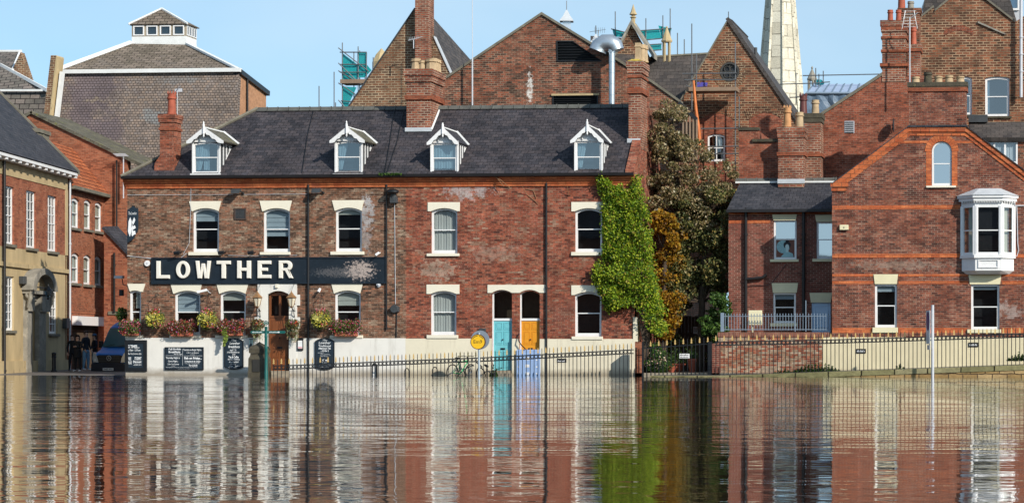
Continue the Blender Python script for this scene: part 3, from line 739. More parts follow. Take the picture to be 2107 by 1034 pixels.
# dormers
def dormer(T, fx, fy, apex, bx, by, fin, glassr, cur, clean):
    """face px (left, right), (top of frame, bottom), apex y, barge px (l, r), barge foot y, finial y"""
    fm = mat_white if clean else mat_oldwhite
    yf = EY + .18
    cx = (fx[0] + fx[1]) / 2; x0, x1 = M.X(fx[0], yf), M.X(fx[1], yf)
    z0 = M.Z(fy[1], cx, yf); zt = M.Z(fy[0], cx, yf); za = M.Z(apex, cx, yf - .2); b0, b1 = M.X(bx[0], yf - .2), M.X(bx[1], yf - .2); zb = M.Z(by, cx, yf - .2)
    xc = (x0 + x1) / 2
    def yr(z):  # where the main roof reaches height z
        return EY + (z - Z_E) / (Z_R - Z_E) * (RY - EY)
    m = MB(); m.prismx([(yf + .3, z0 + .3), (yf + .3, zt), (yr(zt) + .1, zt)], x0 + .03, x1 - .03)
    D = m.build('dormer', mat_darkgrey, T)
    for s, xx in ((-1, x0), (1, x1 - .03)):
        m = MB()
        m.prismx([(yf, z0), (yf + .1, z0), (yr(zt) + .1, zt), (yr(zt) - .02, zt)], xx, xx + .03)
        for t in (.25, .5, .75):
            ym = lerp(yf + .1, yr(zt), t); m.box(xx, xx + .03, ym - .03, ym + .02, lerp(z0, zt, t), zt)
        m.box(xx, xx + .03, yf + .09, yr(zt), zt - .06, zt + .02)
        m.build('cheek_frame', fm, D)
    zg = glassr[3] if glassr else None
    r = (x0 + .06, x1 - .06, z0 + .02, zt - .02)
    m = MB(); m.prism(rect(x0, x1, z0, zt), yf, yf + .1, [rect(*r)])
    m.prism([(x0, zt + .002), (x1, zt + .002), (xc, za - .08)], yf + .01, yf + .06)
    m.box(x0 - .05, x1 + .05, yf - .08, yf + .05, z0 - .06, z0 - .002); m.box(x0 - .02, x1 + .02, yf - .03, yf, zt - .0, zt + .07)
    m.build('casing', fm, D)
    window(T, r, yf + .03, .06 if not clean else 0, .51, .05, cur, gm=mat_bluglass, fm=fm, P=D, bottom=.07, part='window_frame')
    # roof planes
    zr2 = za; yb = yr(zr2) + .15
    m = MB(); th = .05
    for s, be in ((-1, b0), (1, b1)):
        ye = yr(zb) + .1
        m.slab([(xc, yf - .2, za), (be, yf - .2, zb), (be, ye, zb), (xc, yb, za)], th)
    m.build('dormer_roof', mat_moss if not clean else mat_slate_plain, D)
    m = MB(); m.tube([(xc + .05, yb - .4, za + .03), (b1, yr(zb) + .05, zb + .03)], .05, 5); m.tube([(xc, yf - .2, za + .02), (xc, yb, za + .03)], .04, 5); m.build('lead_valley', mat_flash, D)
    # pierced bargeboards
    m = MB(); n = 7
    for be in (b0, b1):
        top = [(lerp(xc, be, k / n), lerp(za + .03, zb, k / n)) for k in range(n + 1)]
        bot = [(p[0], p[1] - .19 - (.035 if k % 2 else -.02) - (.0 if k else -.02)) for k, p in enumerate(top)]
        bot[-1] = (be, zb - .1)
        m.prism(top + list(reversed(bot)), yf - .24, yf - .20)
    m.build('bargeboard', fm, D)
    zf = M.Z(fin, cx, yf - .25)
    m = MB(); m.lathe((xc, yf - .25, za - .38), [(.01, 0), (.035, .05), (.03, .1), (.045, .14), (.045, .5), (.025, .54), (.035, .58), (.005, zf - za + .38)], 8); m.build('finial', fm, D)
    return D
dormer(pub, (395, 452.5), (292, 357), 263, (384, 460), 290, 249, None, [('tieL', .0, .5, .02, 1), ('curtain', .35, .6, .02, .95)], False)
dormer(pub, (688.5, 745.5), (290, 357), 262, (678.5, 750.5), 289, 248, None, [('tieL', 0, .45, .02, 1)], False)
dormer(ter, (885.5, 943), (294, 357), 263, (878.5, 944), 293, 254, None, [('curtain', 0, 1, .02, 1)], True)
dormer(ter, (1181.5, 1240), (290, 357), 258, (1173.5, 1242), 289, 245, None, [('tieL', 0, .4, .02, 1)], True)
# chimneys
def ch(T, l, r, top, bot, y0, dep, **k):
    x0, x1 = M.X(l, y0), M.X(r, y0); c = (l + r) / 2
    return stack(T, x0, x1, y0, y0 + dep, M.Z(bot, c, y0), M.Z(top, c, y0), **k), x0, x1
zz = lambda py, px, y: M.Z(py, px, y)
yq = -.02
c1, a0, a1 = ch(pub, 329, 358, 236, 372, yq, .75, mat=mat_brick_red, cap=.3, bands=[(zz(268, 340, yq), .1, .04)], pots=[(M.X(346, yq), .85, .17, mat_pot_red, True)])
m = MB(); m.prism(M.P([(316, 370), (329.2, 370), (329.2, 320), (318, 336)], yq), yq, yq + .74); m.build('chimney_shoulder', mat_brick_red, c1)
m = MB(); m.box(a0 - .03 - .25, a1 + .06, yq - .03, yq + .8, zz(361, 340, yq), zz(357, 340, yq)); m.build('flashing', mat_lead, c1)
y2 = roof_y(860, 268) - .05
c2, a0, a1 = ch(pub, 836.5, 886, 143, 285, y2, 1.9, mat=mat_brick_chim, bands=[(zz(205, 860, y2), .18, .07), (zz(166, 860, y2), .12, .05)], cap=.5, capout=.1)
for (px_, py_, r_) in ((849, 118, .20), (862, 122, .16), (880, 119, .22)):
    z = zz(142, px_, y2); pot(c2, M.X(px_, y2), y2 + .5, z, zz(py_, px_, y2) - z, r_, mat_pot_buff, n=8)
for k in range(3): z = zz(142, 875, y2); pot(c2, M.X(866, y2) + .25, y2 + 1.0 + .3 * k, z, .55, .16, mat_pot_buff)
m = MB(); m.box(a0 - .04, a1 + .04, y2 - .1, y2 + .05, roof_z(y2) - .02, roof_z(y2) + .14); m.box(a1 + .002, a1 + .05, y2 - .05, RY, roof_z(y2), roof_z(y2) + .05)
m.build('flashing', mat_lead, c2)
m = MB(); m.tube([(a1 + .05, y2 - .05, roof_z(y2) + .06), (a1 + .05, RY + .1, Z_R + .06)], .04, 5); m.build('flashing', mat_flash, c2)
y3 = roof_y(1306, 290) - .03
x30, x31 = M.X(1293.5, y3), XR + .02
c3 = stack(ter, x30, x31, y3, y3 + 1.35, zz(305, 1306, y3), zz(127, 1306, y3), mat=mat_brick_chim, bands=[(zz(192, 1306, y3), .2, .07), (zz(160, 1306, y3), .1, .05)], cap=.45, capmat=None, capout=.09)
mat_lichen = plain('yellow lichened mortar', (.50, .38, .06), .9, var=.4, scale=6, col2=(.32, .2, .1), thr=.5)
m = MB(); m.add([(x30 - .06, y3 - .06, zz(127, 1306, y3) + .022), (x31 + .06, y3 - .06, zz(127, 1306, y3) + .022), (x31 + .06, y3 + 1.4, zz(127, 1306, y3) + .022), (x30 - .06, y3 + 1.4, zz(127, 1306, y3) + .022), (x30 + .1, y3 + .1, zz(121, 1306, y3)), (x31 - .1, y3 + .1, zz(121, 1306, y3)), (x31 - .1, y3 + 1.2, zz(121, 1306, y3)), (x30 + .1, y3 + 1.2, zz(121, 1306, y3))], [(0, 1, 5, 4), (1, 2, 6, 5), (2, 3, 7, 6), (3, 0, 4, 7), (4, 5, 6, 7)])
m.build('mortar_cap', mat_lichen, c3)
for k, (px_, t_) in enumerate(((1310, .3), (1314, .75), (1316, 1.1))): pot(c3, M.X(px_, y3), y3 + t_, zz(122, 1306, y3), .68, .15, mat_pot_buff, sq=(k == 0))
m = MB(); m.box(x30 - .05, x31 - .02, y3 - .08, y3 + .02, roof_z(y3) - .05, roof_z(y3) + .12); m.build('flashing', mat_lead, c3)
# pub doorway with painted stone surround
ox0, ox1 = M.X(531), M.X(611.5); dz = [(598 + 0, 0)]
zt = M.Z(583, 572)
blocks = [(583, 606, 4, 0), (606, 628, 0, 6), (628, 652, 4, 0), (652, 675, 0, 6), (675, 700, 4, 0), (700, 740, 0, 0), (740, 790, 0, 0)]
left = []; right = []
for (a, b, o1, o2) in blocks:
    za_, zb_ = M.Z(a, 572), M.Z(b, 572)
    left += [(M.X(531 - (6 - o1 if o1 == 0 and b < 690 else 0)), za_), (M.X(531 - (6 - o1 if o1 == 0 and b < 690 else 0)), zb_)]
    right += [(M.X(611.5 + o2), za_), (M.X(611.5 + o2), zb_)]
outer = left + list(reversed(right))
hl = [(dr[0], DRZ + .01), (dr[1], DRZ + .01)] + arch(dr[0], dr[1], dr[3] - .14, .14, 10)
m = MB(); m.prism(outer, -.06, .08, [hl]); m.build('door_surround', mat_plinth, pub)
def door(T, r, y, mat, rows, handle=True, name='door', bolt=None):
    x0, x1, z0, z1 = r; m = MB(); m.box(x0, x1, y, y + .05, z0, z1)
    w_ = x1 - x0
    for (a, b) in rows:
        for (c, d) in ((.1, .46), (.54, .9)):
            xa, xb, za, zb = x0 + w_ * c, x0 + w_ * d, lerp(z0, z1, a), lerp(z0, z1, b)
            m.prism(rect(xa, xb, za, zb), y - .014, y + .001, [rect(xa + .02, xb - .02, za + .02, zb - .02)])
            m.box(xa + .05, xb - .05, y - .012, y + .001, za + .05, zb - .05)
    D = m.build(name, mat, T)
    if handle:
        h = MB(); h.box(x0 + w_ * .38, x0 + w_ * .62, y - .03, y - .015, lerp(z0, z1, .42), lerp(z0, z1, .45)); h.ball((x0 + w_ * .5, y - .04, lerp(z0, z1, .62)), .03, 8)
        h.build('letter_plate', mat_black, D)
    return D
zb0 = M.Z(762, 572); zm = M.Z(650, 572)
door(pub, (dr[0], dr[1], zb0, zm - .06), .14, mat_wood, [(.04, .2), (.24, .62), (.68, .96)])
m = MB(); m.prism([(dr[0], zm - .055), (dr[1], zm - .055)] + arch(dr[0], dr[1], dr[3] - .14, .14, 10), .12, .19, [rect(dr[0] + .07, (dr[0] + dr[1]) / 2 - .04, zm + .02, dr[3] - .18), rect((dr[0] + dr[1]) / 2 + .04, dr[1] - .07, zm + .02, dr[3] - .18)])
W = m.build('fanlight', mat_wood, pub)
MB().sheet(rect(dr[0] + .03, dr[1] - .03, zm, dr[3] - .1), .165).build('pane', mat_glass, W)
MB().box(dr[0] + .03, dr[1] - .03, .5, .52, zm, dr[3] - .1).build('unlit_backing', mat_unlit_backing, W)
m = MB(); m.box(dr[0] - .1, dr[1] + .1, -.28, .3, -.6, M.Z(769, 572)); m.box(dr[0], dr[1], -.15, .3, M.Z(769, 572), zb0 - .005); m.build('door_step', mat_step, pub)
# terrace doors under one lintel
lx0, lx1 = M.X(1003.5), M.X(1123); lz1 = M.Z(585.5, 1063); lz0 = M.Z(602, 1063)
u1 = list(reversed(arch(d1[0], d1[1], lz0, .12, 8))); u2 = list(reversed(arch(d2[0], d2[1], lz0, .12, 8)))
MB().prism([(lx0, lz0)] + u1 + u2 + [(lx1, lz0), (lx1, lz1), (lx0, lz1)], -.035, .10).build('lintel', mat_cream, ter)
for d, mt, nm, lp in ((d1, mat_teal, 'teal', None), (d2, mat_orange, 'amber', None)):
    zl = M.Z(657, 1040)
    m = MB(); ia, ib = d[0] + .055, d[1] - .01
    m.prism([(d[0] + .002, zl - .04), (d[1] - .002, zl - .04)] + arch(d[0] + .002, d[1] - .002, lz0 - .004, .12, 8), .1, .17, [[(ia, zl + .05), (ib, zl + .05)] + arch(ia, ib, lz0 - .05, .12, 8)])
    m.box(d[0] + .002, d[0] + .045, .08, .18, M.Z(765, 1040), zl - .045); m.box(d[1] - .02, d[1] - .002, .08, .18, M.Z(765, 1040), zl - .045)
    W = m.build('fanlight', mat_white, ter)
    MB().sheet([(ia - .01, zl), (ib + .005, zl)] + arch(ia - .01, ib + .005, lz0 - .04, .12, 8), .14).build('pane', mat_glass, W)
    MB().box(d[0], d[1], .8, .82, -.3, d[3]).build('unlit_backing', mat_dim_backing, W)
    D = door(ter, (d[0] + .05, d[1] - .022, M.Z(761, 1040), zl - .042), .13, mt, [(.04, .38), (.52, .78), (.82, .96)])
    D['label'] = nm + ' panelled front door'
m = MB(); m.box(d1[0] + .002, d1[1] - .002, -.25, .15, -.6, M.Z(767, 1033)); m.box(d1[0] + .003, d1[1] - .003, -.02, .16, M.Z(767, 1033), M.Z(761.5, 1033)); m.build('door_step', mat_step, ter)
# drainpipes
pipe(pub, M.X(635.5), -.07, -.5, Z_W + .05, .040); pipe(pub, M.X(796.5), -.07, M.Z(678, 797), Z_W, .028)
pipe(ter, M.X(1125), -.07, -.5, Z_W + .05, .040)
m = MB(); m.tube([(M.X(557 + 260, 0), -.03, M.Z(640, 815)), (M.X(814), -.03, M.Z(772, 815))], .02, 6); m.build('conduit', mat_pipe, ter)
m = MB(); m.tube([(M.X(812), -.02, M.Z(400, 812)), (M.X(814), -.02, M.Z(625, 812))], .012, 5); m.build('cable', mat_palepipe, pub)

# ------------------------------------------------------------------ fittings on the front
def wallthing(name, label, cat, px, py, y=0., group=None): return thing(name, label, cat, (M.X(px, y), y, M.Z(py, px, y)), group=group)
# name band
sb = wallthing('name_sign', 'long black painted band reading LOWTHER in raised cream capitals', 'sign', 555, 582, -.05)
m = MB(); x0, x1, z0, z1 = M.R(315.5, 531.5, 794, 580.5); m.box(x0, x1, -.055, -.002, z0, z1)
for (a, b, c, d) in ((x0 - .05, x1 + .05, z1, z1 + .05), (x0 - .05, x1 + .05, z0 - .06, z0), (x0 - .06, x0, z0, z1), (x1, x1 + .05, z0, z1)): m.box(a, b, -.09, .0, c + .001, d - .001)
m.build('board', mat_sign, sb)
def glyph(px0, px1, strokes, curves=None):
    """letter strokes in a unit box, drawn as one raised outline"""
    x0, x1 = M.X(px0), M.X(px1); z0, z1 = M.Z(572.6, 450), M.Z(536.4, 450)
    cu = bpy.data.curves.new('letter', 'CURVE'); cu.dimensions = '2D'; cu.fill_mode = 'BOTH'; cu.extrude = .035; cu.bevel_depth = .018; cu.bevel_resolution = 0; cu.offset = -.018
    for lp in strokes:
        sp = cu.splines.new('POLY'); sp.points.add(len(lp) - 1); sp.use_cyclic_u = True
        for q, (a, b) in zip(sp.points, lp): q.co = (lerp(x0, x1, a), lerp(z0, z1, b), 0, 1)
    ob = bpy.data.objects.new('tmp', cu); COL.objects.link(ob); dg = bpy.context.evaluated_depsgraph_get()
    me = bpy.data.meshes.new_from_object(ob.evaluated_get(dg)); bpy.data.objects.remove(ob); bpy.data.curves.remove(cu)
    m = MB(); m.add([(v.co.x, -.10 - v.co.z, v.co.y) for v in me.vertices], [tuple(p.vertices) for p in me.polygons]); bpy.data.meshes.remove(me)
    return m.build('letter', mat_letter, sb)
s_ = .30
ring = lambda rx, rz, n=22, cx=.5, cz=.5: [(cx + rx * math.cos(2 * math.pi * k / n), cz + rz * math.sin(2 * math.pi * k / n)) for k in range(n)]
glyph(324, 351.3, [[(0, 0), (1, 0), (1, .2), (.3, .2), (.3, 1), (0, 1)]])
glyph(364.5, 392.8, [ring(.5, .5), ring(.22, .33)])
glyph(404.5, 436, [[(.14, 0), (.40, 0), (.5, .5), (.60, 0), (.86, 0), (1, 1), (.77, 1), (.70, .38), (.60, .85), (.40, .85), (.30, .38), (.23, 1), (0, 1)]])
glyph(447.9, 476.6, [[(.35, 0), (.65, 0), (.65, .8), (1, .8), (1, 1), (0, 1), (0, .8), (.35, .8)]])
glyph(490, 518.3, [[(0, 0), (.3, 0), (.3, .42), (.7, .42), (.7, 0), (1, 0), (1, 1), (.7, 1), (.7, .6), (.3, .6), (.3, 1), (0, 1)]])
glyph(532, 559.8, [[(0, 0), (1, 0), (1, .2), (.3, .2), (.3, .42), (.75, .42), (.75, .6), (.3, .6), (.3, .8), (1, .8), (1, 1), (0, 1)]])
rb = [(.6, 1)] + [(.6 + .34 * math.sin(a), .71 + .29 * math.cos(a)) for a in [i * math.pi / 8 for i in range(1, 8)]]
glyph(575.5, 605, [[(0, 0), (.28, 0), (.28, .42), (.45, .42), (.72, 0), (1, 0), (.72, .45)] + list(reversed(rb)) + [(0, 1)], [(.28, .58), (.28, .84), (.58, .84), (.66, .78), (.66, .64), (.58, .58)]])
# swinging sign at the corner
hsn = wallthing('hanging_sign', 'dark shield shaped sign with white lion crest at the brown corner of the pub', 'sign', 270, 497, -.12)
sx, sx2 = M.X(258.5, -.3), M.X(281, -.3)
shp = [(sx, M.Z(432, 270)), (lerp(sx, sx2, .5), M.Z(425, 270)), (sx2, M.Z(430, 270)), (sx2, M.Z(472, 270)), (lerp(sx, sx2, .55), M.Z(492, 270)), (sx, M.Z(500, 270))]
MB().prism(shp, -.16, -.10).build('board', mat_board, hsn, bevel=.01)
m = MB(); q0, q1, r0, r1 = sx + .02, sx2 - .05, M.Z(492, 270), M.Z(446, 270)
for k, lp in enumerate(([(.05, .35), (.25, .1), (.4, .3), (.45, .8), (.3, .98), (.12, .8)], [(.48, .75), (.72, .98), (.85, .85), (.7, .7), (.6, .62)], [(.5, .55), (.8, .62), (.9, .5), (.62, .42)], [(.5, .35), (.82, .38), (.9, .22), (.7, .2), (.52, .12), (.44, .2)], [(.42, .5), (.56, .66), (.6, .3), (.46, .25)])):
    m.sheet([(lerp(q0, q1, a_), lerp(r0, r1, b_)) for a_, b_ in lp], -.1635 - k * .0006)
m.build('crest', mat_chalk, hsn)
m = MB(); text_mb(m, 'The Lowther', sx + .06, sx2 - .05, M.Z(442, 270), M.Z(436, 270), -.164, shear=.2); m.build('lettering', mat_chalk, hsn)
m = MB(); m.box(lerp(sx, sx2, .4), lerp(sx, sx2, .6), -.12, .0, M.Z(426, 270), M.Z(423, 270)); m.build('bracket', mat_black, hsn)
# chalk boards
def board(name, label, shape, texts, y=-.06, frame=.03, px=0, py=0, mt=None):
    T = wallthing(name, label, 'menu board', px, py, y)
    xs = [p[0] for p in shape]; zs = [p[1] for p in shape]; cx, cz = (min(xs) + max(xs)) / 2, (min(zs) + max(zs)) / 2
    m = MB(); m.prism(shape, y - .04, y); m.build('board', mt or mat_board, T)
    k = 1 - 2 * frame / (max(xs) - min(xs)); kz = 1 - 2 * frame / (max(zs) - min(zs))
    inn = [(cx + (p[0] - cx) * k, cz + (p[1] - cz) * kz) for p in shape]
    m = MB(); m.prism(shape, y - .055, y - .038, [inn]); m.build('frame', mat_black, T)
    m = MB()
    for (s, a, b, c, d, *o) in texts:
        if s == '|': m.add([(M.X(a), y - .0415, M.Z(c, a)), (M.X(a) + .008, y - .0415, M.Z(c, a)), (M.X(a) + .008, y - .0415, M.Z(d, a)), (M.X(a), y - .0415, M.Z(d, a))], [(0, 1, 2, 3)]); continue
        if s == '-': m.add([(M.X(a), y - .0415, M.Z(c, a)), (M.X(b), y - .0415, M.Z(c, a)), (M.X(b), y - .0415, M.Z(c, a) + .008), (M.X(a), y - .0415, M.Z(c, a) + .008)], [(0, 1, 2, 3)]); continue
        text_mb(m, s, M.X(a), M.X(b), M.Z(d, a), M.Z(c, a), y - .042, bold=o[0] if o else .02, shear=o[1] if len(o) > 1 else 0)
    m.build('lettering', mat_chalk, T)
    return T
def bpoly(a, b, c, d): return rect(*M.R(a, b, c, d))
def tomb(a, b, c, d, s=8):
    x0, x1, z0, z1 = M.R(a, b, c, d); q = .13
    return [(x0, z0 + q)] + list(reversed([(p[0], 2 * (z0 + q) - p[1]) for p in arch(x0, x1, z0 + q, q - .03, 10)]))[1:-1] + [(x1, z0 + q)] + [(x1, z1 - q)] + arch(x0, x1, z1 - q, q, 10)[1:-1] + [(x0, z1 - q)]
board('menu_board', 'square chalk board lettered with opening times by the blue van', bpoly(259, 699, 304, 763), [
    ('NG TIMES....', 261, 289, 709, 715.5, .03), ('ning 10am - 2:30 am', 261, 291, 717.5, 723, .01), ('day Bar Food service daily', 261, 293, 725, 730, 0),
    ('FREE', 265, 272, 734, 740, .02), ('Wi-Fi', 264, 273, 742, 749, .02), ('STUDENT', 279, 293, 733.5, 740, .03), ('Discount', 276, 293, 741, 746, .03), ('available here', 277, 293, 747.5, 751, 0)], px=281, py=763, frame=.14)
board('menu_board', 'wide landscape chalk board about Fish on Friday between two window boxes', bpoly(341, 713.5, 420.5, 760), [
    ('Full English', 349, 374, 715.5, 720.5, .03), ('Breakfasts', 349, 373, 721, 725.5, .03), ('9am til 12pm', 360, 376.5, 726.5, 729.5, .01),
    ('Tuesdays are Burger Nights..', 379, 417, 717, 722, .01), ('2 for 1 on Burgers', 386, 411, 723.5, 727, .01), ('5-10pm', 394, 403, 728, 730, 0),
    ('Thursday Night is', 343, 372, 733.5, 738.5, .02), ('Curry Night...', 348, 369, 740.5, 745, .02), ('2 for 1 on Curries', 347, 370, 746.5, 750, .01), ('5-10pm', 355, 362, 751, 753, 0),
    ('Fish on Friday...', 381, 417, 733.5, 740, .04), ('2 Haddock & Chips', 382, 414, 741, 745.5, .03), ('mushy peas & bread & butter', 382, 413, 746, 748, 0), ('For £10.00', 391, 408, 749, 753, .03),
    ('Add a bottle of house wine to any of our great meals for £9.95', 343, 408, 754, 756, 0), ('weekdays from 5pm til 9pm', 368, 392, 757.5, 759, 0),
    ('|', 377.5, 0, 751, 717), ('-', 343, 376, 731, 0), ('-', 380, 418, 731.5, 0)], px=381, py=760)
board('menu_board', 'tall round topped breakfasts board partly covered by trailing leaves', tomb(463, 694.5, 502.5, 761), [
    ('The', 478, 488, 697, 701.5, 0, .3), ('Lowther', 474.5, 495.5, 703, 708, .01, .2), ('Breakfasts', 472, 495, 710, 715, .02), ('served', 479, 487, 716, 717.5, 0),
    ('10am - 12', 475, 488, 718.5, 721.5, .03), ('2 Full Breakfasts for', 469, 495, 722.5, 725.5, .02), ('£10', 480, 486, 727, 730, .03), ('Tea & Coffee', 472, 493, 731.5, 736, .04), ('Breakfast Sandwiches', 471, 495, 737, 740, .02),
    ('Also Available!', 473, 493, 742, 745.5, .01, .2), ('Find us on', 477, 487, 748, 749.5, 0), ('twitter', 474, 481, 751, 753, .01), ('facebook', 486, 495, 751, 753, .01), ('www.lowther', 472, 491, 754.5, 756, 0)], px=483, py=761)
board('menu_board', 'tall round topped afternoon tea board behind the railings', tomb(650, 694.5, 689.5, 761), [
    ('The', 665.5, 675, 697, 701, 0, .3), ('Lowther', 657.5, 682, 702, 707, .01, .2), ('Traditional', 657, 682, 709, 713, .02), ('Afternoon Tea', 657, 682, 714, 718, .03), ('.. £10 for 2', 661, 678, 719, 723, .03),
    ('consists of ...', 656, 670, 724, 726, 0), ('finger sandwiches', 661, 680, 727, 728.5, 0), ('scones jam and cream', 661, 682, 729.2, 730.7, 0), ('cakes & tea', 661, 676, 731.5, 733, 0),
    ('£7 ea 1', 665, 678, 738, 742, .04), ('for a glass', 664, 674, 744, 746, 0), ('@ Prosecco included', 657, 682, 748, 750.5, 0), ('www.lowther', 658, 679, 753, 755, 0)], px=670, py=761)
T = wallthing('menu_case', 'small black menu case on the wall right of the pub door', 'menu case', 619, 720, -.06)
MB().box(M.X(613.5), M.X(625.5), -.12, -.061, M.Z(720, 619), M.Z(694.5, 619)).build('case', mat_black, T, bevel=.015)
m = MB(); m.box(M.X(615), M.X(624), -.124, -.119, M.Z(716.5, 619), M.Z(700, 619)); P_ = m.build('menu_sheet', mat_chalk, T)
m = MB(); m.box(M.X(615.5), M.X(623.5), -.126, -.1245, M.Z(716, 619), M.Z(713, 619)); m.build('red_footer', plain('pink print', (.75, .35, .38), .6), P_)
T = wallthing('door_notice', 'small green and white glass sign on the white base left of the pub door', 'sign', 518, 716, -.06)
MB().box(M.X(514), M.X(522), -.085, -.05, M.Z(716, 518), M.Z(696.5, 518)).build('panel', mat_board, T)
m = MB()
for k in (-1, 1): m.prism([(M.X(518) + k * .07, M.Z(698, 518)), (M.X(518) + k * .015, M.Z(698, 518)), (M.X(518) + k * .02, M.Z(705, 518)), (M.X(518) + k * .07, M.Z(710, 518))], -.09, -.0855)
m.build('white_shapes', plain('pale mint paint', (.6, .78, .7), .6), T)
T = wallthing('name_plate', 'little black street plate on the cream base near the downpipe', 'sign', 1156.5, 745.5, -.05)
MB().box(M.X(1147), M.X(1166), -.065, -.048, M.Z(745, 1156), M.Z(737, 1156)).build('plate', mat_black, T)
m = MB(); text_mb(m, '~~~~~~~~~', M.X(1148), M.X(1165), M.Z(743.6, 1156), M.Z(740.3, 1156), -.067, .02); m.build('lettering', mat_chalk, T)
# vent, alarms, floodlights, cameras, junction boxes
T = wallthing('vent_grille', 'square brown louvred vent between two pub upper windows', 'vent', 494.5, 452, 0)
x0, x1, z0, z1 = M.R(482.5, 428, 507, 452)
m = MB(); m.prism(rect(x0, x1, z0, z1), -.04, .0, [rect(x0 + .05, x1 - .05, z0 + .05, z1 - .05)]); m.build('frame', plain('brown vent plastic', (.07, .045, .035), .6), T)
m = MB()
for k in range(9): xx = lerp(x0 + .06, x1 - .06, k / 8); m.box(xx - .014, xx + .014, -.025, -.002, z0 + .05, z1 - .05)
m.build('slats', mat_darkgrey, T)
def flood(label, px, py, w=.3, h=.16, arm=1, dark=True):
    T = wallthing('floodlight', label, 'floodlight', px, py, 0, group='floodlights on the pub front')
    x, z = M.X(px), M.Z(py, px)
    m = MB(); m.prismx([(-.42, z - .04), (-.40, z + h * .7), (-.2, z + h), (-.15, z + h * .4)], x - w / 2, x + w / 2); m.build('lamp_head', mat_darkgrey, T)
    m = MB(); m.tube([(x + .0, -.2, z + .08), (x + arm * w * .5, -.08, z + .02), (x + arm * w * .6, 0, z + .02)], .025, 6); m.ball((x + arm * w * .62, -.05, z - .01), .05, 8); m.build('bracket', mat_black, T)
flood('floodlight high on the brown wall above the square vent', 491, 397, .33)
flood('floodlight just right of the downpipe under the orange cornice', 656, 396, .33)
for px_, lb in ((369, 'small black spotlight above the letter O'), (460, 'small black spotlight above the letter T'), (521, 'small black spotlight above the letter H'), ):
    T = wallthing('spotlight', lb, 'spotlight', px_, 526, 0, group='spotlights over the name band')
    x, z = M.X(px_), M.Z(522, px_); m = MB(); m.cyl((x - .1, -.3, z + .02), (x + .12, -.3, z + .05), .075, n=8); m.build('lamp_head', mat_black, T)
    m = MB(); m.tube([(x, -.3, z + .05), (x + .1, 0, z + .06)], .02, 5); m.build('bracket', mat_black, T)
T = wallthing('speaker_dome', 'big black domed lamp with a pod below it, top of the wall by the joint', 'lamp', 812, 415, 0)
x, z = M.X(812), M.Z(396, 812)
MB().ball((x, -.28, z + .02), .26, 14, 1, .8, .42).build('hood', mat_black, T, smooth=True)
m = MB(); m.cyl((x, -.2, z), (x, -.12, z - .22), .1, .14, 10); m.box(x - .12, x + .14, -.24, -.0, z - .42, z - .18); m.box(x - .03, x + .05, -.25, -.24, z - .33, z - .26); m.build('pod', mat_darkgrey, T, bevel=.02)
T = wallthing('fire_bell', 'round white alarm sounder left of the letter L', 'alarm', 304, 548, 0)
m = MB(); x, z = M.X(304), M.Z(541.5, 304); m.disc((x, z), .115, -.07, 0); m.build('housing', mat_white, T, bevel=.015)
MB().disc((x, z), .035, -.08, -.069, 12).build('centre', mat_palepipe, T)
T = wallthing('junction_box', 'black round cable box on the red brown brick above the white base', 'junction box', 814, 646, 0)
m = MB(); x, z = M.X(813), M.Z(635, 813); m.disc((x, z), .16, -.16, 0, 14); m.box(x + .05, x + .19, -.13, 0, z - .12, z + .1); m.build('box', mat_darkgrey, T, bevel=.015)
def cctv(label, px, py, y, dirx=-1, tilt=-.1, s=1.):
    T = thing('security_camera', label, 'camera', (M.X(px, y), y, M.Z(py, px, y)))
    x, z = M.X(px, y), M.Z(py, px, y)
    m = MB(); a, b = Vector((x - .2 * s, y - .38, z - .03)), Vector((x + .16 * s, y - .25, z + .07)); m.tube([a, b], .055 * s, 8); m.build('housing', mat_white, T)
    m = MB(); m.tube([b, (x + .2 * s, y - .15, z - .03), (x + .2 * s, y, z - .05)], .02, 6); m.build('bracket', mat_palepipe, T)
cctv('white bullet camera between two ground floor windows of the pub', 423, 600, 0)
T = wallthing('spotlight', 'small white spotlight on brick right of the downpipe', 'spotlight', 660, 602, 0)
m = MB(); x, z = M.X(660), M.Z(598, 660); m.cyl((x - .02, -.25, z - .05), (x + .02, -.15, z + .08), .06, .05, 8); m.tube([(x, -.2, z), (x - .05, 0, z + .05)], .02, 5); m.build('lamp_head', mat_white, T)
T = wallthing('dome_camera', 'round grey dome camera at the lower right end of the black band', 'camera', 780, 590, 0)
m = MB(); x, z = M.X(780), M.Z(586, 780); m.disc((x, z), .085, -.08, 0, 14); m.ball((x, -.09, z), .05, 8); m.build('housing', mat_palepipe, T)
T = wallthing('security_camera', 'white angled camera at the upper right end of the black band', 'camera', 781, 527, 0)
m = MB(); x, z = M.X(781), M.Z(522, 781); m.tube([(x - .08, -.28, z - .06), (x + .04, -.2, z + .04)], .05, 8); m.tube([(x, -.2, z), (x + .03, 0, z + .05)], .02, 5); m.build('housing', mat_white, T)
T = wallthing('meter_box', 'grey metal box on brick beside the teal door', 'meter box', 993, 686, 0)
MB().box(M.X(986), M.X(1000), -.1, 0, M.Z(688, 993), M.Z(675, 993)).build('box', mat_darkgrey, T, bevel=.01)
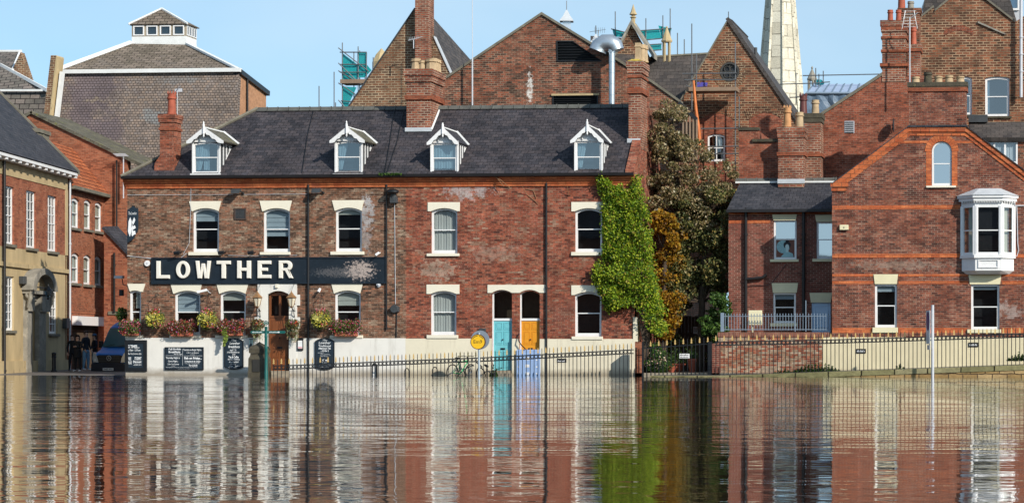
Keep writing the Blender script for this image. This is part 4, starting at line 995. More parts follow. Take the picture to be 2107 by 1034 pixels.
# cables across the front
def cab(label, runs, r=.009):
    m = MB()
    for pts, q in runs: m.tube([(M.X(a), -.03, M.Z(b, a)) for a, b in pts], q, 4)
    setp(m.build('cable_run', mat_palepipe), label, 'cable')
cab('thin pale cable strung under the cornice left of the first floodlight', [([(262, 401), (393, 400.5), (480, 400)], .009), ([(393.5, 388), (393, 430), (390, 500), (378, 522)], .009)])
cab('thin pale cable under the cornice between the two floodlights', [([(502, 400), (634, 399)], .009)])
cab('looping grey cable along the top left of the black name band', [([(262, 526), (300, 530), (350, 532), (372, 531), (384, 521)], .013), ([(300, 530), (352, 540), (368, 537), (372, 531)], .01)])
cab('short pale cable above the letters H E R', [([(470, 525), (520, 526), (612, 525)], .009)])
# ------------------------------------------------------------------ buildings behind
def gable_box(T, poly, y, mat, holes=(), thick=.4, name='wall'):
    return MB().wall(poly, y, holes, .2, thick).build(name, mat, T)
def coping(T, pts, y, h=.18, dep=.5, mat=None, out=.06, name='coping'):
    """stone or slate edge following a verge given in (x, z)"""
    m = MB()
    up = [(p[0], p[1] + h) for p in pts]
    m.prism(list(pts) + list(reversed(up)), y - out, y + dep)
    return m.build(name, mat or mat_coping, T)
def grille(T, poly, y, n=7, mat=None, name='louvre', mull=2):
    xs = [p[0] for p in poly]; zs = [p[1] for p in poly]; x0, x1, z0, z1 = min(xs), max(xs), min(zs), max(zs)
    m = MB(); m.prism(poly, y + .10, y + .2); W = m.build(name, mat or mat_grille, T)
    m = MB(); cx, cz = (x0 + x1) / 2, (z0 + z1) / 2
    m.prism(poly, y - .04, y + .05, [[(p[0] + (cx - p[0]) * .05, p[1] + (cz - p[1]) * .1) for p in poly]])
    for k in range(n):
        z = lerp(z0, z1, (k + .5) / n)
        xa, xb = x0 + .02, x1 - .02
        # clip the blade to the opening
        cr = []
        for i in range(len(poly)):
            a, b = poly[i], poly[(i + 1) % len(poly)]
            if (a[1] > z) != (b[1] > z): cr.append(a[0] + (b[0] - a[0]) * (z - a[1]) / (b[1] - a[1]))
        if len(cr) < 2: continue
        m.add([(min(cr), y - .02, z), (max(cr), y - .02, z), (max(cr), y + .09, z + (z1 - z0) / n * .6), (min(cr), y + .09, z + (z1 - z0) / n * .6)], [(0, 1, 2, 3)])
    m.build('louvre_blades', mat or mat_grille, W)
    return W
# big hall gable straight behind the terrace
Y7 = 10.
T = thing('hall', 'wide brown brick gabled hall with black louvres and curved steel duct behind the terrace', 'building', (M.X(1150, Y7), Y7 + 5, 0))
gp = M.P([(905, 775), (905, 178), (915, 165), (1115, 31), (1265, 122), (1342, 171), (1402, 214), (1402, 775)], Y7)
l1 = M.P([(1145, 84), (1178, 84), (1240, 127), (1146, 127)], Y7); l2 = rect(*M.R(1137, 197, 1231, 219, Y7))
l1 = [l1[0], l1[3], l1[2], l1[1]]
gable_box(T, gp, Y7, mat_brick_hall, [l1, l2])
grille(T, l1, Y7, 8); grille(T, l2, Y7, 5)
coping(T, M.P([(905, 177), (915, 165), (1115, 31), (1265, 122), (1342, 171), (1403, 214)], Y7), Y7, .12, .3, mat_coping, .08)
m = MB(); pa, pb, pc = (M.hit(905, 170, Y7), M.hit(1115, 31, Y7), M.hit(1403, 214, Y7))
for a, b in ((pa, pb), (pb, pc)): m.slab([(a[0], Y7 + .3, a[1] + .05), (b[0], Y7 + .3, b[1] + .05), (b[0], Y7 + 14, b[1] + .05), (a[0], Y7 + 14, a[1] + .05)], .2)
m.build('roof', mat_slate_bg, T)
MB().box(gp[0][0], gp[0][0] + .3, Y7 + .4, Y7 + 14, -1, pa[1] - .3).build('side_wall', mat_brick_hall, T); MB().box(gp[-1][0] - .3, gp[-1][0], Y7 + .4, Y7 + 14, -1, pc[1] - .3).build('side_wall', mat_brick_hall, T)
m = MB(); m.box(M.X(1135, Y7), M.X(1233, Y7), Y7 - .08, Y7 + .05, M.Z(197, 1180, Y7) + .003, M.Z(193, 1180, Y7)); m.build('lintel', mat_sand, T)
# steel flue with segmented hood
yd = Y7 - .7
T = thing('steel_flue', 'shiny galvanised flue with wide segmented elbow hood in front of hall gable', 'flue', (M.X(1259, yd), yd, M.Z(225, 1259, yd)))
m = MB(); zt_ = M.Z(108, 1259, yd); m.cyl((M.X(1259, yd), yd, M.Z(232, 1259, yd)), (M.X(1259, yd), yd, zt_), .135, n=14)
for py in (128, 150, 172, 195): m.cyl((M.X(1259, yd), yd, M.Z(py, 1259, yd)), (M.X(1259, yd), yd, M.Z(py, 1259, yd) + .03), .148, n=14)
m.cyl((M.X(1259, yd), yd, zt_), (M.X(1259, yd), yd, zt_ + .12), .17, n=14)
m.build('pipe', mat_steel, T, smooth=True)
m = MB(); cx, cz = M.hit(1251, 105, yd); pts = []; rs = []
for k in range(6):
    a = math.pi * (1 - k / 5) ; pts.append((cx + .43 * math.cos(a) - .05, yd + .1, cz + .36 * math.sin(a) + .02)); rs.append((.40, .36, .38, .38, .36, .32)[k])
m.tube(pts, rs, 14); m.build('hood', mat_steel, T, smooth=True)
# ventilator turret behind its ridge
def cowl(label, px, top, bot, w, y, spike=0):
    T = thing('roof_ventilator', label, 'ventilator', (M.X(px, y), y, M.Z(bot + 20, px, y)))
    x = M.X(px, y); r = (M.X(px + w / 2, y) - x) * 1.15; z0, zm, zt = M.Z(bot, px, y), M.Z(lerp(top, bot, .45), px, y), M.Z(top, px, y)
    m = MB(); m.lathe((x, y, 0), [(r * .66, z0 - 2), (r * .66, z0), (r * .9, z0 + .1), (r * .66, z0 + .25), (r * .6, lerp(z0, zm, .7)), (r * .62, zm)], 4, rot=math.pi / 4 + .2); m.build('louvre_box', mat_steel, T)
    m = MB(); m.lathe((x, y, 0), [(r * 1.05, zm - .04), (r * 1.05, zm), (r * .55, lerp(zm, zt, .4)), (r * .2, lerp(zm, zt, .85)), (.01, zt)], 4, rot=math.pi / 4 + .2); m.build('cap', mat_lead, T)
    if spike: MB().cyl((x, y, zt - .05), (x, y, M.Z(spike, px, y)), .02, n=5).build('lightning_rod', mat_scaff, T)
cowl('lead capped square ventilator with spike right of the hall apex', 1166, 20, 72, 32, 16, 2)
cowl('small grey pyramid ventilator half hidden behind the steel hood', 1226, 70, 110, 26, 17)
# aerial mast, thin
def mast(label, px, top, bot, y, r=.03, mat=None, name='aerial_mast', cat='mast', group=None):
    m = MB(); m.cyl((M.X(px, y), y, M.Z(bot, px, y)), (M.X(px, y), y, M.Z(top, px, y)), r, n=6)
    return m
m = mast('', 972, -40, 232, Y7 - .5, .018); m.cyl((M.X(972, 9.5), 9.5, M.Z(232, 972, 9.5)), (M.X(972, 9.5), 9.5, M.Z(120, 972, 9.5)), .035, n=6)
setp(m.build('radio_mast', mat_palepipe), 'tall thin white whip mast in front of the hall gable', 'mast')
# steep gable with the tall chimney
Y6 = 13.
T = thing('steep_gable_house', 'steep tan brick gable with slate roof behind the pub chimney', 'building', (M.X(850, Y6), Y6 + 4, 0))
gp = M.P([(690, 775), (690, 262), (853, 21), (893, 78), (936, 172), (980, 262), (980, 775)], Y6)
gable_box(T, gp, Y6, mat_brick_tan)
coping(T, M.P([(690, 262), (853, 21)], Y6), Y6, .10, .4, mat_darkgrey, .05)
coping(T, M.P([(893, 78), (936, 172)], Y6), Y6, .08, .4, mat_lead, .05)
m = MB()
a = M.hit(872, 16, Y6 + .2); b = M.hit(968, 123, Y6 + 7); c = M.hit(980, 262, Y6 + .1); d_ = M.hit(893, 74, Y6 + .1)
m.slab([(a[0], Y6 + .4, a[1]), (b[0], Y6 + 7, b[1]), (c[0] + 3, Y6 + 7, c[1] - 2), (c[0], Y6 + .4, c[1]), (d_[0], Y6 + .4, d_[1])][:5], .15)
a2 = M.hit(853, 21, Y6); c2_ = M.hit(690, 262, Y6); m.slab([(a2[0], Y6 + .3, a2[1]), (c2_[0], Y6 + .3, c2_[1]), (c2_[0], Y6 + 9, c2_[1] + .2), (a2[0], Y6 + 9, a2[1] - 1.5)], .15)
m.build('roof', mat_slate_bg, T)
yc = Y6 - .5
CH, _, _ = ch(T, 854, 882, -36, 150, yc, .9, mat=mat_brick_chim, cap=.3, capout=.1)
# small far spire tip seen over the left verge
T = thing('turret', 'tiny pale pointed turret over the left edge of the steep gable', 'turret', (M.X(785, 30), 30, M.Z(140, 785, 30)))
x = M.X(785, 30); m = MB(); m.lathe((x, 30, 0), [(.5, M.Z(200, 785, 30)), (.5, M.Z(128, 785, 30)), (.3, M.Z(112, 785, 30)), (.02, M.Z(100, 785, 30))], 8); m.build('cap', mat_sand, T)
# mansard warehouse, left
Y4 = 25.
T = thing('mansard_theatre', 'huge tan slate mansard building with glazed rooftop lantern', 'building', (M.X(300, Y4), Y4 + 6, 0))
P4 = lambda px, py, y=Y4: Vector((M.hit(px, py, y)[0], y, M.hit(px, py, y)[1]))
m = MB(); a, b, c, d = P4(122, 147, Y4 + 1.6), P4(492, 147, Y4 + 1.6), P4(482, 400, Y4), P4(80, 400, Y4)
m.slab([a, b, c, d], .3); m.build('mansard_roof', mat_slate_tan, T)
m = MB(); e, f_, g_, h_ = P4(270, 90, Y4 + 4.5), P4(385, 92, Y4 + 4.5), P4(492, 145, Y4 + 1.7), P4(122, 145, Y4 + 1.7)
m.slab([e, f_, g_, h_], .2); g2 = P4(547, 190, Y4 + 7.5); m.slab([f_, g_, g2, P4(403, 95, Y4 + 7)], .2); m.build('roof', mat_slate_upper, T)
m = MB(); m.tube([h_ + Vector((0, -.1, .05)), e + Vector((0, -.05, .05))], .12, 6); m.build('hip_flashing', mat_flash, T)
m = MB(); m.tube([f_ + Vector((0, -.05, .05)), g_ + Vector((0, -.1, .05))], .10, 6)
m.build('hip_flashing', mat_flash, T)
m = MB(); p0, p1 = P4(120, 149, Y4 + 1.5), P4(495, 149, Y4 + 1.5); m.box(p0.x, p1.x, Y4 + 1.35, Y4 + 1.75, p0.z - .08, p0.z + .12); m.build('flashing_band', mat_flash, T)
# end walls
xr = P4(492, 147, Y4 + 1.6).x
y8 = Y4 + 1.6; q = P4(547, 190, y8)
rw = [(Y4 + .05, -1), (Y4 + .05, P4(482, 400, Y4).z), (Y4 + 1.7, P4(492, 147, Y4 + 1.6).z)]
# depth at which this end wall reaches pixel 547
yy = Y4 + 1.7
while M.X(547, yy) > xr: yy += .1
rw += [(yy, M.Z(189, 547, yy)), (yy, -1)]
m = MB(); m.prismx(rw, xr - .3, xr); m.build('end_wall', plain('warm brown end brick', (.42, .22, .12), .85, var=.3, scale=5, bump=.3), T)  # paler, warmer brown than the parapet's brick
m = MB(); m.slab([(xr - .3, Y4 + 1.6, P4(492, 147, Y4 + 1.6).z + .1), (xr + .15, Y4 + 1.6, P4(492, 147, Y4 + 1.6).z + .1), (xr + .15, yy + .2, M.Z(189, 547, yy) + .05), (xr - .3, yy + .2, M.Z(189, 547, yy) + .05)], .25); m.build('verge_board', mat_black, T)
m = MB(); m.cyl((xr + .08, Y4 + 2.6, M.Z(400, 500, Y4)), (xr + .08, Y4 + 2.6, M.Z(160, 500, Y4 + 2.6)), .06, n=6); m.build('drainpipe', mat_pipe, T)
pl = M.P([(90, 245), (108, 116), (121, 116), (144, 134), (122, 147), (92, 250), (80, 330), (72, 330)], Y4 - .2)
m = MB(); m.prism(M.P([(74, 400), (108, 115), (119, 115), (87, 400)], Y4 - .1), Y4 - .3, Y4 + .6); m.build('parapet_wall', mat_brick_tan, T)
m = MB(); m.prism(M.P([(87, 400), (119.2, 115), (121.5, 118), (90, 400)], Y4 - .1), Y4 - .32, Y4 + .5); m.build('parapet_coping', mat_sand, T)
m = MB(); m.prism(M.P([(92, 400), (122, 147), (127, 147), (97, 400)], Y4 - .1), Y4 - .05, Y4 + .3); m.build('parapet_flashing', mat_flash, T)
# lantern
yl = Y4 + 4.6; xl0, xl1 = M.X(271, yl), M.X(383, yl); dl = 0
yy = yl
while M.X(404, yy) > xl1: yy += .05
dl = yy - yl
LT = MB().box(xl0, xl1, yl, yl + dl, M.Z(95, 330, yl), M.Z(75, 330, yl)).build('lantern_base', mat_flash, T)
m = MB(); zg0, zg1 = M.Z(75, 330, yl) + .002, M.Z(50, 330, yl)
holes = [rect(lerp(xl0, xl1, .04 + .245 * k), lerp(xl0, xl1, .22 + .245 * k), zg0 + .08, zg1 - .1) for k in range(4)]
m.prism(rect(xl0, xl1, zg0, zg1), yl, yl + .08, holes)
m.prismx([(yl + .09, zg0), (yl + dl, zg0), (yl + dl, zg1), (yl + .09, zg1)], xl1 - .08, xl1)
m.build('lantern_frame', mat_step, LT)
m = MB()
for h in holes:
    xs = [p[0] for p in h]; m.prism(rect(min(xs) - .03, max(xs) + .03, zg0 + .05, zg1 - .07), yl - .03, yl + .02, [rect(min(xs) + .03, max(xs) - .03, zg0 + .11, zg1 - .13)])
for k in range(4):
    ya, yb = lerp(yl, yl + dl, .06 + .24 * k), lerp(yl, yl + dl, .24 + .24 * k)
    for (u0, u1, v0, v1) in ((ya, yb, zg0 + .05, zg0 + .1), (ya, yb, zg1 - .12, zg1 - .07), (ya, ya + .04, zg0 + .1, zg1 - .12), (yb - .04, yb, zg0 + .1, zg1 - .12)): m.box(xl1 + .001, xl1 + .03, u0, u1, v0, v1)
m.build('lantern_window', mat_white, LT)
m = MB(); m.box(xl0 + .1, xl1 - .081, yl + .05, yl + .07, zg0, zg1); m.box(xl1 + .002, xl1 + .012, yl + .1, yl + dl - .05, zg0 + .06, zg1 - .08); m.build('pane', plain('dark lantern glass', (.02, .035, .05), .08, spec=.9, var=.1), LT)
ap = P4(333, 18, yl + dl / 2); m = MB(); o_ = .12
cn = [Vector((xl0 - o_, yl - o_, zg1)), Vector((xl1 + o_, yl - o_, zg1)), Vector((xl1 + o_, yl + dl + o_, zg1)), Vector((xl0 - o_, yl + dl + o_, zg1))]
for i in range(4): m.slab([cn[i], cn[(i + 1) % 4], ap], .06)
m.build('lantern_roof', mat_slate_upper, LT)
for q_ in (0, 1): MB().tube([cn[q_], ap], .06, 5).build('hip_flashing', mat_flash, LT)
# far left slate roofs
Y5 = 32.
T = thing('slate_roofed_block', 'grey slate roofs with white flashed ridges at the far left edge', 'building', (M.X(30, Y5), Y5 + 3, 0))
m = MB(); P5 = lambda px, py, y: Vector((M.hit(px, py, y)[0], y, M.hit(px, py, y)[1]))
m.slab([P5(-60, 187, Y5 + .8), P5(97, 187, Y5 + .8), P5(97, 300, Y5), P5(-60, 300, Y5)], .2)
m.slab([P5(-60, 186, Y5 + .9), P5(97, 186, Y5 + .9), P5(64, 168, Y5 + 2.2), P5(0, 134, Y5 + 4), P5(-60, 110, Y5 + 4)], .2)
m.slab([P5(-60, 130, Y5 + 3.9), P5(27, 143, Y5 + 3.2), P5(43, 106, Y5 + 6), P5(-60, 106, Y5 + 6)], .2)
m.build('roof', mat_slate_grey, T)
m = MB(); m.prism(M.P([(44, 108), (26, 146), (64, 168)], Y5 + 3), Y5 + 2.9, Y5 + 3.4); m.prism(M.P([(62, 172), (97, 187), (97, 400), (60, 400)], Y5), Y5 + 1.2, Y5 + 3); m.build('brick_gable', mat_brick_tan, T)
m = MB()
for a, b, r in (((-60, 186, Y5 + .6), (97, 186, Y5 + .6), .08), ((-60, 105, Y5 + 6), (43, 105, Y5 + 6), .08), ((43, 105, Y5 + 5.7), (26, 146, Y5 + 2.8), .10), ((0, 133, Y5 + 3.6), (98, 186, Y5 + .4), .12)):
    m.tube([P5(*a), P5(*b)], r, 4)
m.build('flashing_band', mat_flash, T)
# orange brick house with mossy roof, behind the street houses
Y3 = 18.
T = thing('mossy_roof_house', 'orange brick gable house with mossy slate roof behind the side street', 'building', (M.X(150, Y3), Y3 + 3, 0))
gp = M.P([(20, 760), (20, 258), (66, 234), (250, 321), (262, 330), (262, 760)], Y3)
gable_box(T, gp, Y3, mat_brick_orange)
a, b = M.hit(66, 233, Y3), M.hit(300, 346, Y3); c = M.hit(20, 258, Y3)
m = MB(); m.slab([(a[0], Y3 - .12, a[1] + .12), (b[0], Y3 - .12, b[1] + .12), (b[0], Y3 + 4.2, b[1] + .12), (a[0], Y3 + 4.2, a[1] + .12)], .14)
m.slab([(a[0], Y3 - .12, a[1] + .12), (c[0], Y3 - .12, c[1] + .12), (c[0], Y3 + 4, c[1] + .12), (a[0], Y3 + 4, a[1] + .12)], .14); m.build('roof', mat_moss, T)
m = MB(); m.cyl((M.X(240, Y3 - .2), Y3 - .2, M.Z(470, 240, Y3)), (M.X(240, Y3 - .2), Y3 - .2, M.Z(330, 240, Y3)), .045, n=6); m.build('drainpipe', mat_pipe, T)
m = MB(); xx, zz_ = M.hit(254, 395, Y3 - .3); m.cyl((xx, Y3 - .3, zz_ - .3), (xx, Y3 - .3, M.Z(322, 254, Y3)), .03, n=6)
for k in range(5): m.cyl((xx - .35, Y3 - .3 - .1 * k, M.Z(322, 254, Y3) + .02 * k), (xx + .25, Y3 - .3 - .1 * k, M.Z(322, 254, Y3) + .02 * k), .015, n=4)
setp(m.build('tv_aerial', mat_palepipe), 'grey grid aerial on a pole against the orange brick left of the pub', 'aerial')
# low outhouse between
Yo = 15.6
T = thing('outhouse', 'narrow brick outhouse with sloping slate roof between red house and pub', 'outhouse', (M.X(243, Yo), Yo + 1.5, 0))
gp = M.P([(214, 790), (214, 468), (268, 524), (268, 790)], Yo)
gable_box(T, gp, Yo, mat_brick_left)
m = MB(); a, b = M.hit(214, 466, Yo), M.hit(275, 530, Yo); m.slab([(a[0], Yo - .1, a[1]), (b[0], Yo - .1, b[1]), (b[0], Yo + 1.6, b[1] + .1), (a[0], Yo + 1.6, a[1] + .1)], .12); m.build('roof', mat_slate_plain, T)
m = MB(); m.box(M.X(223, Yo), M.X(262, Yo), Yo - .06, Yo, M.Z(647, 240, Yo), M.Z(640, 240, Yo)); m.build('brick_ledge', mat_coping, T)
pipe(T, M.X(235, Yo - .1), Yo - .1, M.Z(642, 235, Yo), M.Z(520, 235, Yo), .05, mat_pipe)
T = thing('security_camera', 'white box camera on a bracket at the left corner of the pub', 'camera', (M.X(247, 1), 1, M.Z(575, 247, 1)))
m = MB(); x, z = M.X(246, 1), M.Z(570, 246, 1); m.box(x - .2, x + .16, .9, 1.1, z - .05, z + .06); m.build('housing', mat_palepipe, T, bevel=.01)
m = MB(); m.tube([(x + .1, 1, z - .04), (x + .15, 1, z - .3), (x + .33, 1, z - .35)], .02, 5); m.box(x + .02, x + .14, .9, 1.1, z - .75, z - .5); m.build('bracket', mat_black, T)

# ------------------------------------------------------------------ side street, left
def sash_l(T, a, b, c, d, nv, nh, blind=None, rise=0, gm=None, fm=None, fw=.07):
    r = L.R(a, b, c, d); window(T, r, .08, rise, .5, fw, blind, nv=nv, nh=nh, gm=gm, fm=fm, bar=.03)
    sill(T, r[0] - .1, r[1] + .1, r[2] - .12, r[2] - .003, 0, mat_coping if fm is None else mat_coping, .1)
    return [(r[0], r[2]), (r[1], r[2])] + (arch(r[0], r[1], r[3] - rise, rise + .01, 8) if rise else [(r[1], r[3]), (r[0], r[3])])
B1 = thing('bank_building', 'old stone and brick street building with carved arched doorway at left edge', 'building', (L.X(60), 3, 0), L)
xa, xb = L.X(-75), L.X(138)
ztop = L.Z(366, 136); zstr = L.Z(555, 100); zmid = L.Z(520, 100)
stone_h, brick_h = [], []
stone_h.append(sash_l(B1, 10, 568, 29, 679, 2, 2)); stone_h.append(sash_l(B1, 101, 581, 118.5, 686, 2, 2))
stone_h.append(sash_l(B1, -44, 560, -22, 674, 2, 2))
for a, b, c, d in ((8.5, 383, 29, 502), (54, 393, 74, 510), (98, 403, 117, 517), (-40, 371, -18, 495)): brick_h.append(sash_l(B1, a, b, c, d, 2, 2, gm=mat_obs if a > 90 else None))
dr_ = L.R(58, 617, 72, 757); stone_h.append([(dr_[0], -.3), (dr_[1], -.3), (dr_[1], dr_[3]), (dr_[0], dr_[3])])
MB().wall(rect(xa, xb, -.5, zmid), 0, stone_h, .35).build('stone_wall', mat_sand, B1)
MB().wall(rect(xa, xb, zmid + .002, ztop - .55), -.0, brick_h, .2).build('brick_wall', mat_brick_left, B1)
m = MB(); m.box(xa, xb, -.03, .3, ztop - .548, ztop); m.box(xa, xb + .02, -.09, .02, zstr - .06, zstr + .12); m.box(xa, xb, -.12, 0, -.5, .55)
m.box(xb - .35, xb + .01, -.04, .3, zmid + .003, ztop - .55)
m.build('stone_bands', mat_sand, B1)
m = MB(); m.box(xa, xb + .15, -.45, .1, ztop + .1, ztop + .25); m.box(xa, xb + .1, -.2, .1, ztop + .003, ztop + .1)
x = xa + .3
while x < xb: m.box(x, x + .28, -.42, -.2, ztop + .0, ztop + .098); x += .95
m.build('cornice', mat_oldwhite, B1)
pt = L.hit(135, 360, -.4); ze = ztop + .27
m = MB(); m.slab([(xa, -.5, ze), (xb + .05, -.5, ze), (xb + .05, 5, ze + 5.6), (xa, 5, ze + 5.6)], .2); m.build('roof', mat_slate_plain, B1)
m = MB(); m.prismx([(-.5, ze - .1), (-.5, ze + .1), (5, ze + 5.7), (5, ze + 5.3)], xb + .052, xb + .25); m.build('verge_coping', mat_coping, B1)
m = MB(); m.prismx([(0, -.5), (10, -.5), (10, ze), (5, ze + 5.5), (0, ze - .2)], xb - .3, xb - .001); m.build('end_wall', mat_brick_left, B1)
cx0 = xb - .5
CHb = stack(B1, xb - .5, xb + 1.1, 1.2, 2.0, L.Z(370, 125, 1.6), L.Z(286, 120, 1.6), mat=mat_brick_left, cap=.3, capmat=mat_coping, capout=.15)
# carved doorway
m = MB(); x0, x1 = L.X(49), L.X(88); xo0, xo1 = L.X(45), L.X(107)
m.box(x0 - .1, dr_[0], -.18, .05, -.4, L.Z(605, 60)); m.box(dr_[1], L.X(86), -.18, .05, -.4, L.Z(605, 80)); m.box(x0 - .25, x1 + .35, -.35, .0, L.Z(605, 70) + .001, L.Z(598, 70))
m.box(x0 - .05, dr_[0], -.28, -.18, L.Z(640, 60), L.Z(608, 60)); m.box(dr_[1] + .1, x1 + .2, -.28, -.18, L.Z(640, 60), L.Z(608, 60))
m.box(dr_[0] - .05, dr_[1] + .05, -.1, .1, dr_[3], L.Z(605, 66) - .002)
m.build('doorway_surround', mat_stone, B1)
ca, cb = x0 - .35, x1 + .55; cz_ = L.Z(598, 70); rad = (cb - ca) / 2
outer = [((ca + cb) / 2 + rad * math.cos(math.pi * k / 16), cz_ + rad * .52 * math.sin(math.pi * k / 16)) for k in range(17)]
inner = [((ca + cb) / 2 + rad * .72 * math.cos(math.pi * k / 16), cz_ + rad * .38 * math.sin(math.pi * k / 16)) for k in range(17)]
m = MB(); m.prism(outer + list(reversed(inner)), -.5, .0); m.build('arched_hood', mat_stone, B1)
m = MB(); m.prism(inner, -.12, -.02); m.build('tympanum', mat_sand, B1)
m = MB()
for xx in (ca + .15, cb - .3): m.torus((xx, -.28, cz_ - .2), .12, .06, 'x', 12); m.tube([(xx, -.36, cz_ - .05), (xx, -.32, cz_ - .35), (xx, -.22, cz_ - .75)], [.09, .10, .05], 8)
m.build('scroll_bracket', mat_stone, B1)
D = door(B1, (dr_[0], dr_[1], L.Z(757, 65), L.Z(655, 65)), .3, mat_door_or, [(.05, .3), (.36, .62), (.68, .95)], handle=False)
m = MB(); m.box(dr_[0], dr_[1], .32, .36, L.Z(655, 65) + .05, dr_[3]); m.build('transom_light', mat_greyblind, B1)
pipe(B1, L.X(3), -.12, -.3, ztop + .1, .06); pipe(B1, xb + .12, -.1, .1, ztop - .1, .045, mat_palepipe)
T = thing('wall_lantern', 'black lantern on a bracket beside the carved stone doorway', 'lantern', (L.X(99), -.7, L.Z(615, 99)), L)
m = MB(); xx, z_ = L.X(99, -.9), L.Z(612, 99, -.9); m.lathe((xx, -.9, z_), [(.06, 0), (.14, .28)], 6); m.build('glass', mat_bluglass, T)
m = MB(); m.lathe((xx, -.9, z_ + .29), [(.2, 0), (.1, .12), (.03, .2), (.02, .28)], 6); m.lathe((xx, -.9, z_ - .08), [(.02, 0), (.07, .07)], 6); m.tube([(xx, -.9, z_ + .4), (xx - .1, -.4, z_ + .45), (xx - .1, 0, z_ + .2)], .03, 5); m.build('iron_frame', mat_black, T)
for (px_, a, b, w_, lb) in ((131.5, 654, 675, 7, 'grey wall box with slot on the stone building near its right corner'), (42, 568, 584, 7, 'small grey alarm box left of the arched hood')):
    T = thing('wall_box', lb, 'box', (L.X(px_), 0, L.Z(b, px_)), L)
    m = MB(); m.box(L.X(px_ - w_ / 2), L.X(px_ + w_ / 2), -.2, 0, L.Z(b, px_), L.Z(a, px_)); m.build('box', mat_darkgrey, T, bevel=.02)
# red brick shop house
B2 = thing('red_brick_shop', 'narrow orange red brick house with pantile roof and white fascia over dark grille', 'house', (L.X(180), 3, 0), L)
xa2, xb2 = xb + .26, L.X(225); zt2 = L.Z(403, 200)
hs = []
for a, b, c, d in ((147.5, 407, 163.5, 469), (173, 411, 188, 472), (195.5, 416, 210.5, 476), (147.5, 520, 163.5, 582), (172, 524, 187.5, 585), (195, 527, 210, 587)):
    hs.append(sash_l(B2, a, b, c, d, 0, 0, [('roller', 0, 1, .02, 1)], rise=.12, fm=mat_white, fw=.13))
r = L.R(148, 664, 202, 755); hs.append([(r[0], -.2), (r[1], -.2), (r[1], r[3]), (r[0], r[3])])
MB().wall(rect(xa2, xb2, -.4, zt2), 0, hs, .25).build('wall', mat_brick_orange, B2)
m = MB(); m.box(xa2, xb2 + .1, -.3, .1, zt2 + .003, zt2 + .16); m.build('eaves_gutter', mat_coping, B2)
m = MB(); m.slab([(xa2, -.25, zt2 + .17), (xb2, -.25, zt2 + .17), (xb2, 1.6, zt2 + 2.4), (xa2, 1.6, zt2 + 2.4)], .15); m.build('roof', mat_pantile, B2)
m = MB(); m.prismx([(-.35, zt2 + .1), (-.35, zt2 + .35), (1.6, zt2 + 2.75), (1.6, zt2 + 2.4)], xb2 + .002, xb2 + .4); m.build('verge_coping', mat_coping, B2)
m = MB(); m.prismx([(-.3, zt2 + .2), (-.3, zt2 + .38), (1.6, zt2 + 2.6), (1.6, zt2 + 2.4)], xb2 - .25, xb2); m.build('verge_flashing', mat_lead, B2)
m = MB(); m.prismx([(.01, -.5), (6, -.5), (6, zt2 + .2), (3.6, zt2 + .2), (1.6, zt2 + 2.3), (.01, zt2)], xb2 - .2, xb2 - .0); m.build('end_wall', mat_brick_orange, B2)
r2 = L.R(148, 651, 208, 665); MB().box(r2[0], r2[1], -.25, -.002, r2[2] - .1, r2[3]).build('fascia', mat_white, B2, bevel=.01)
m = MB(); m.box(r2[0], r2[1] + .3, -.06, 0, r2[3] + .25, r2[3] + .4)
x = r2[0]
while x < r2[1] + .2: m.box(x, x + .1, -.05, 0, r2[3] + .15, r2[3] + .248); x += .2
m.build('dentil_band', mat_brick_orange, B2)
m = MB(); m.box(r[0], r[1], .2, .22, -.2, r[3]); G = m.build('shutter', mat_unlit_backing, B2)
m = MB(); x = r[0]
while x < r[1]: m.box(x, x + .03, .12, .15, -.1, r[3]); x += .16
for k in range(6): z_ = lerp(0, r[3], k / 6); m.box(r[0], r[1], .125, .145, z_, z_ + .03)
m.build('grille_bars', plain('brown grille', (.09, .06, .04), .6), G)
T = thing('wall_lamp', 'small grey lamp on the red brick between street windows', 'lamp', (L.X(215), 0, L.Z(572, 215)), L)
m = MB(); m.ball((L.X(215), -.15, L.Z(565, 215)), .15, 10, 1, 1, 1.2); m.box(L.X(215) - .05, L.X(215) + .05, -.1, 0, L.Z(572, 215), L.Z(560, 215)); m.build('shade', mat_steel, T)
pipe(B2, xb2 + .1, -.08, .2, zt2, .05, mat_pipe)
T = thing('bollard', 'black iron bollard on the pavement by the stone building', 'bollard', (L.X(110, -.9), -.9, .05), L, group='bollards')
x = L.X(111, -.9); zb_, zt_ = L.Z(768, 111, -.9), L.Z(724, 111, -.9)
m = MB(); m.lathe((x, -.9, zb_), [(.13, 0), (.13, .12), (.09, .16), (.08, (zt_ - zb_) * .75), (.11, (zt_ - zb_) * .78), (.08, (zt_ - zb_) * .82), (.10, (zt_ - zb_) * .95), (.05, zt_ - zb_)], 10); m.build('post', mat_black, T, smooth=True)

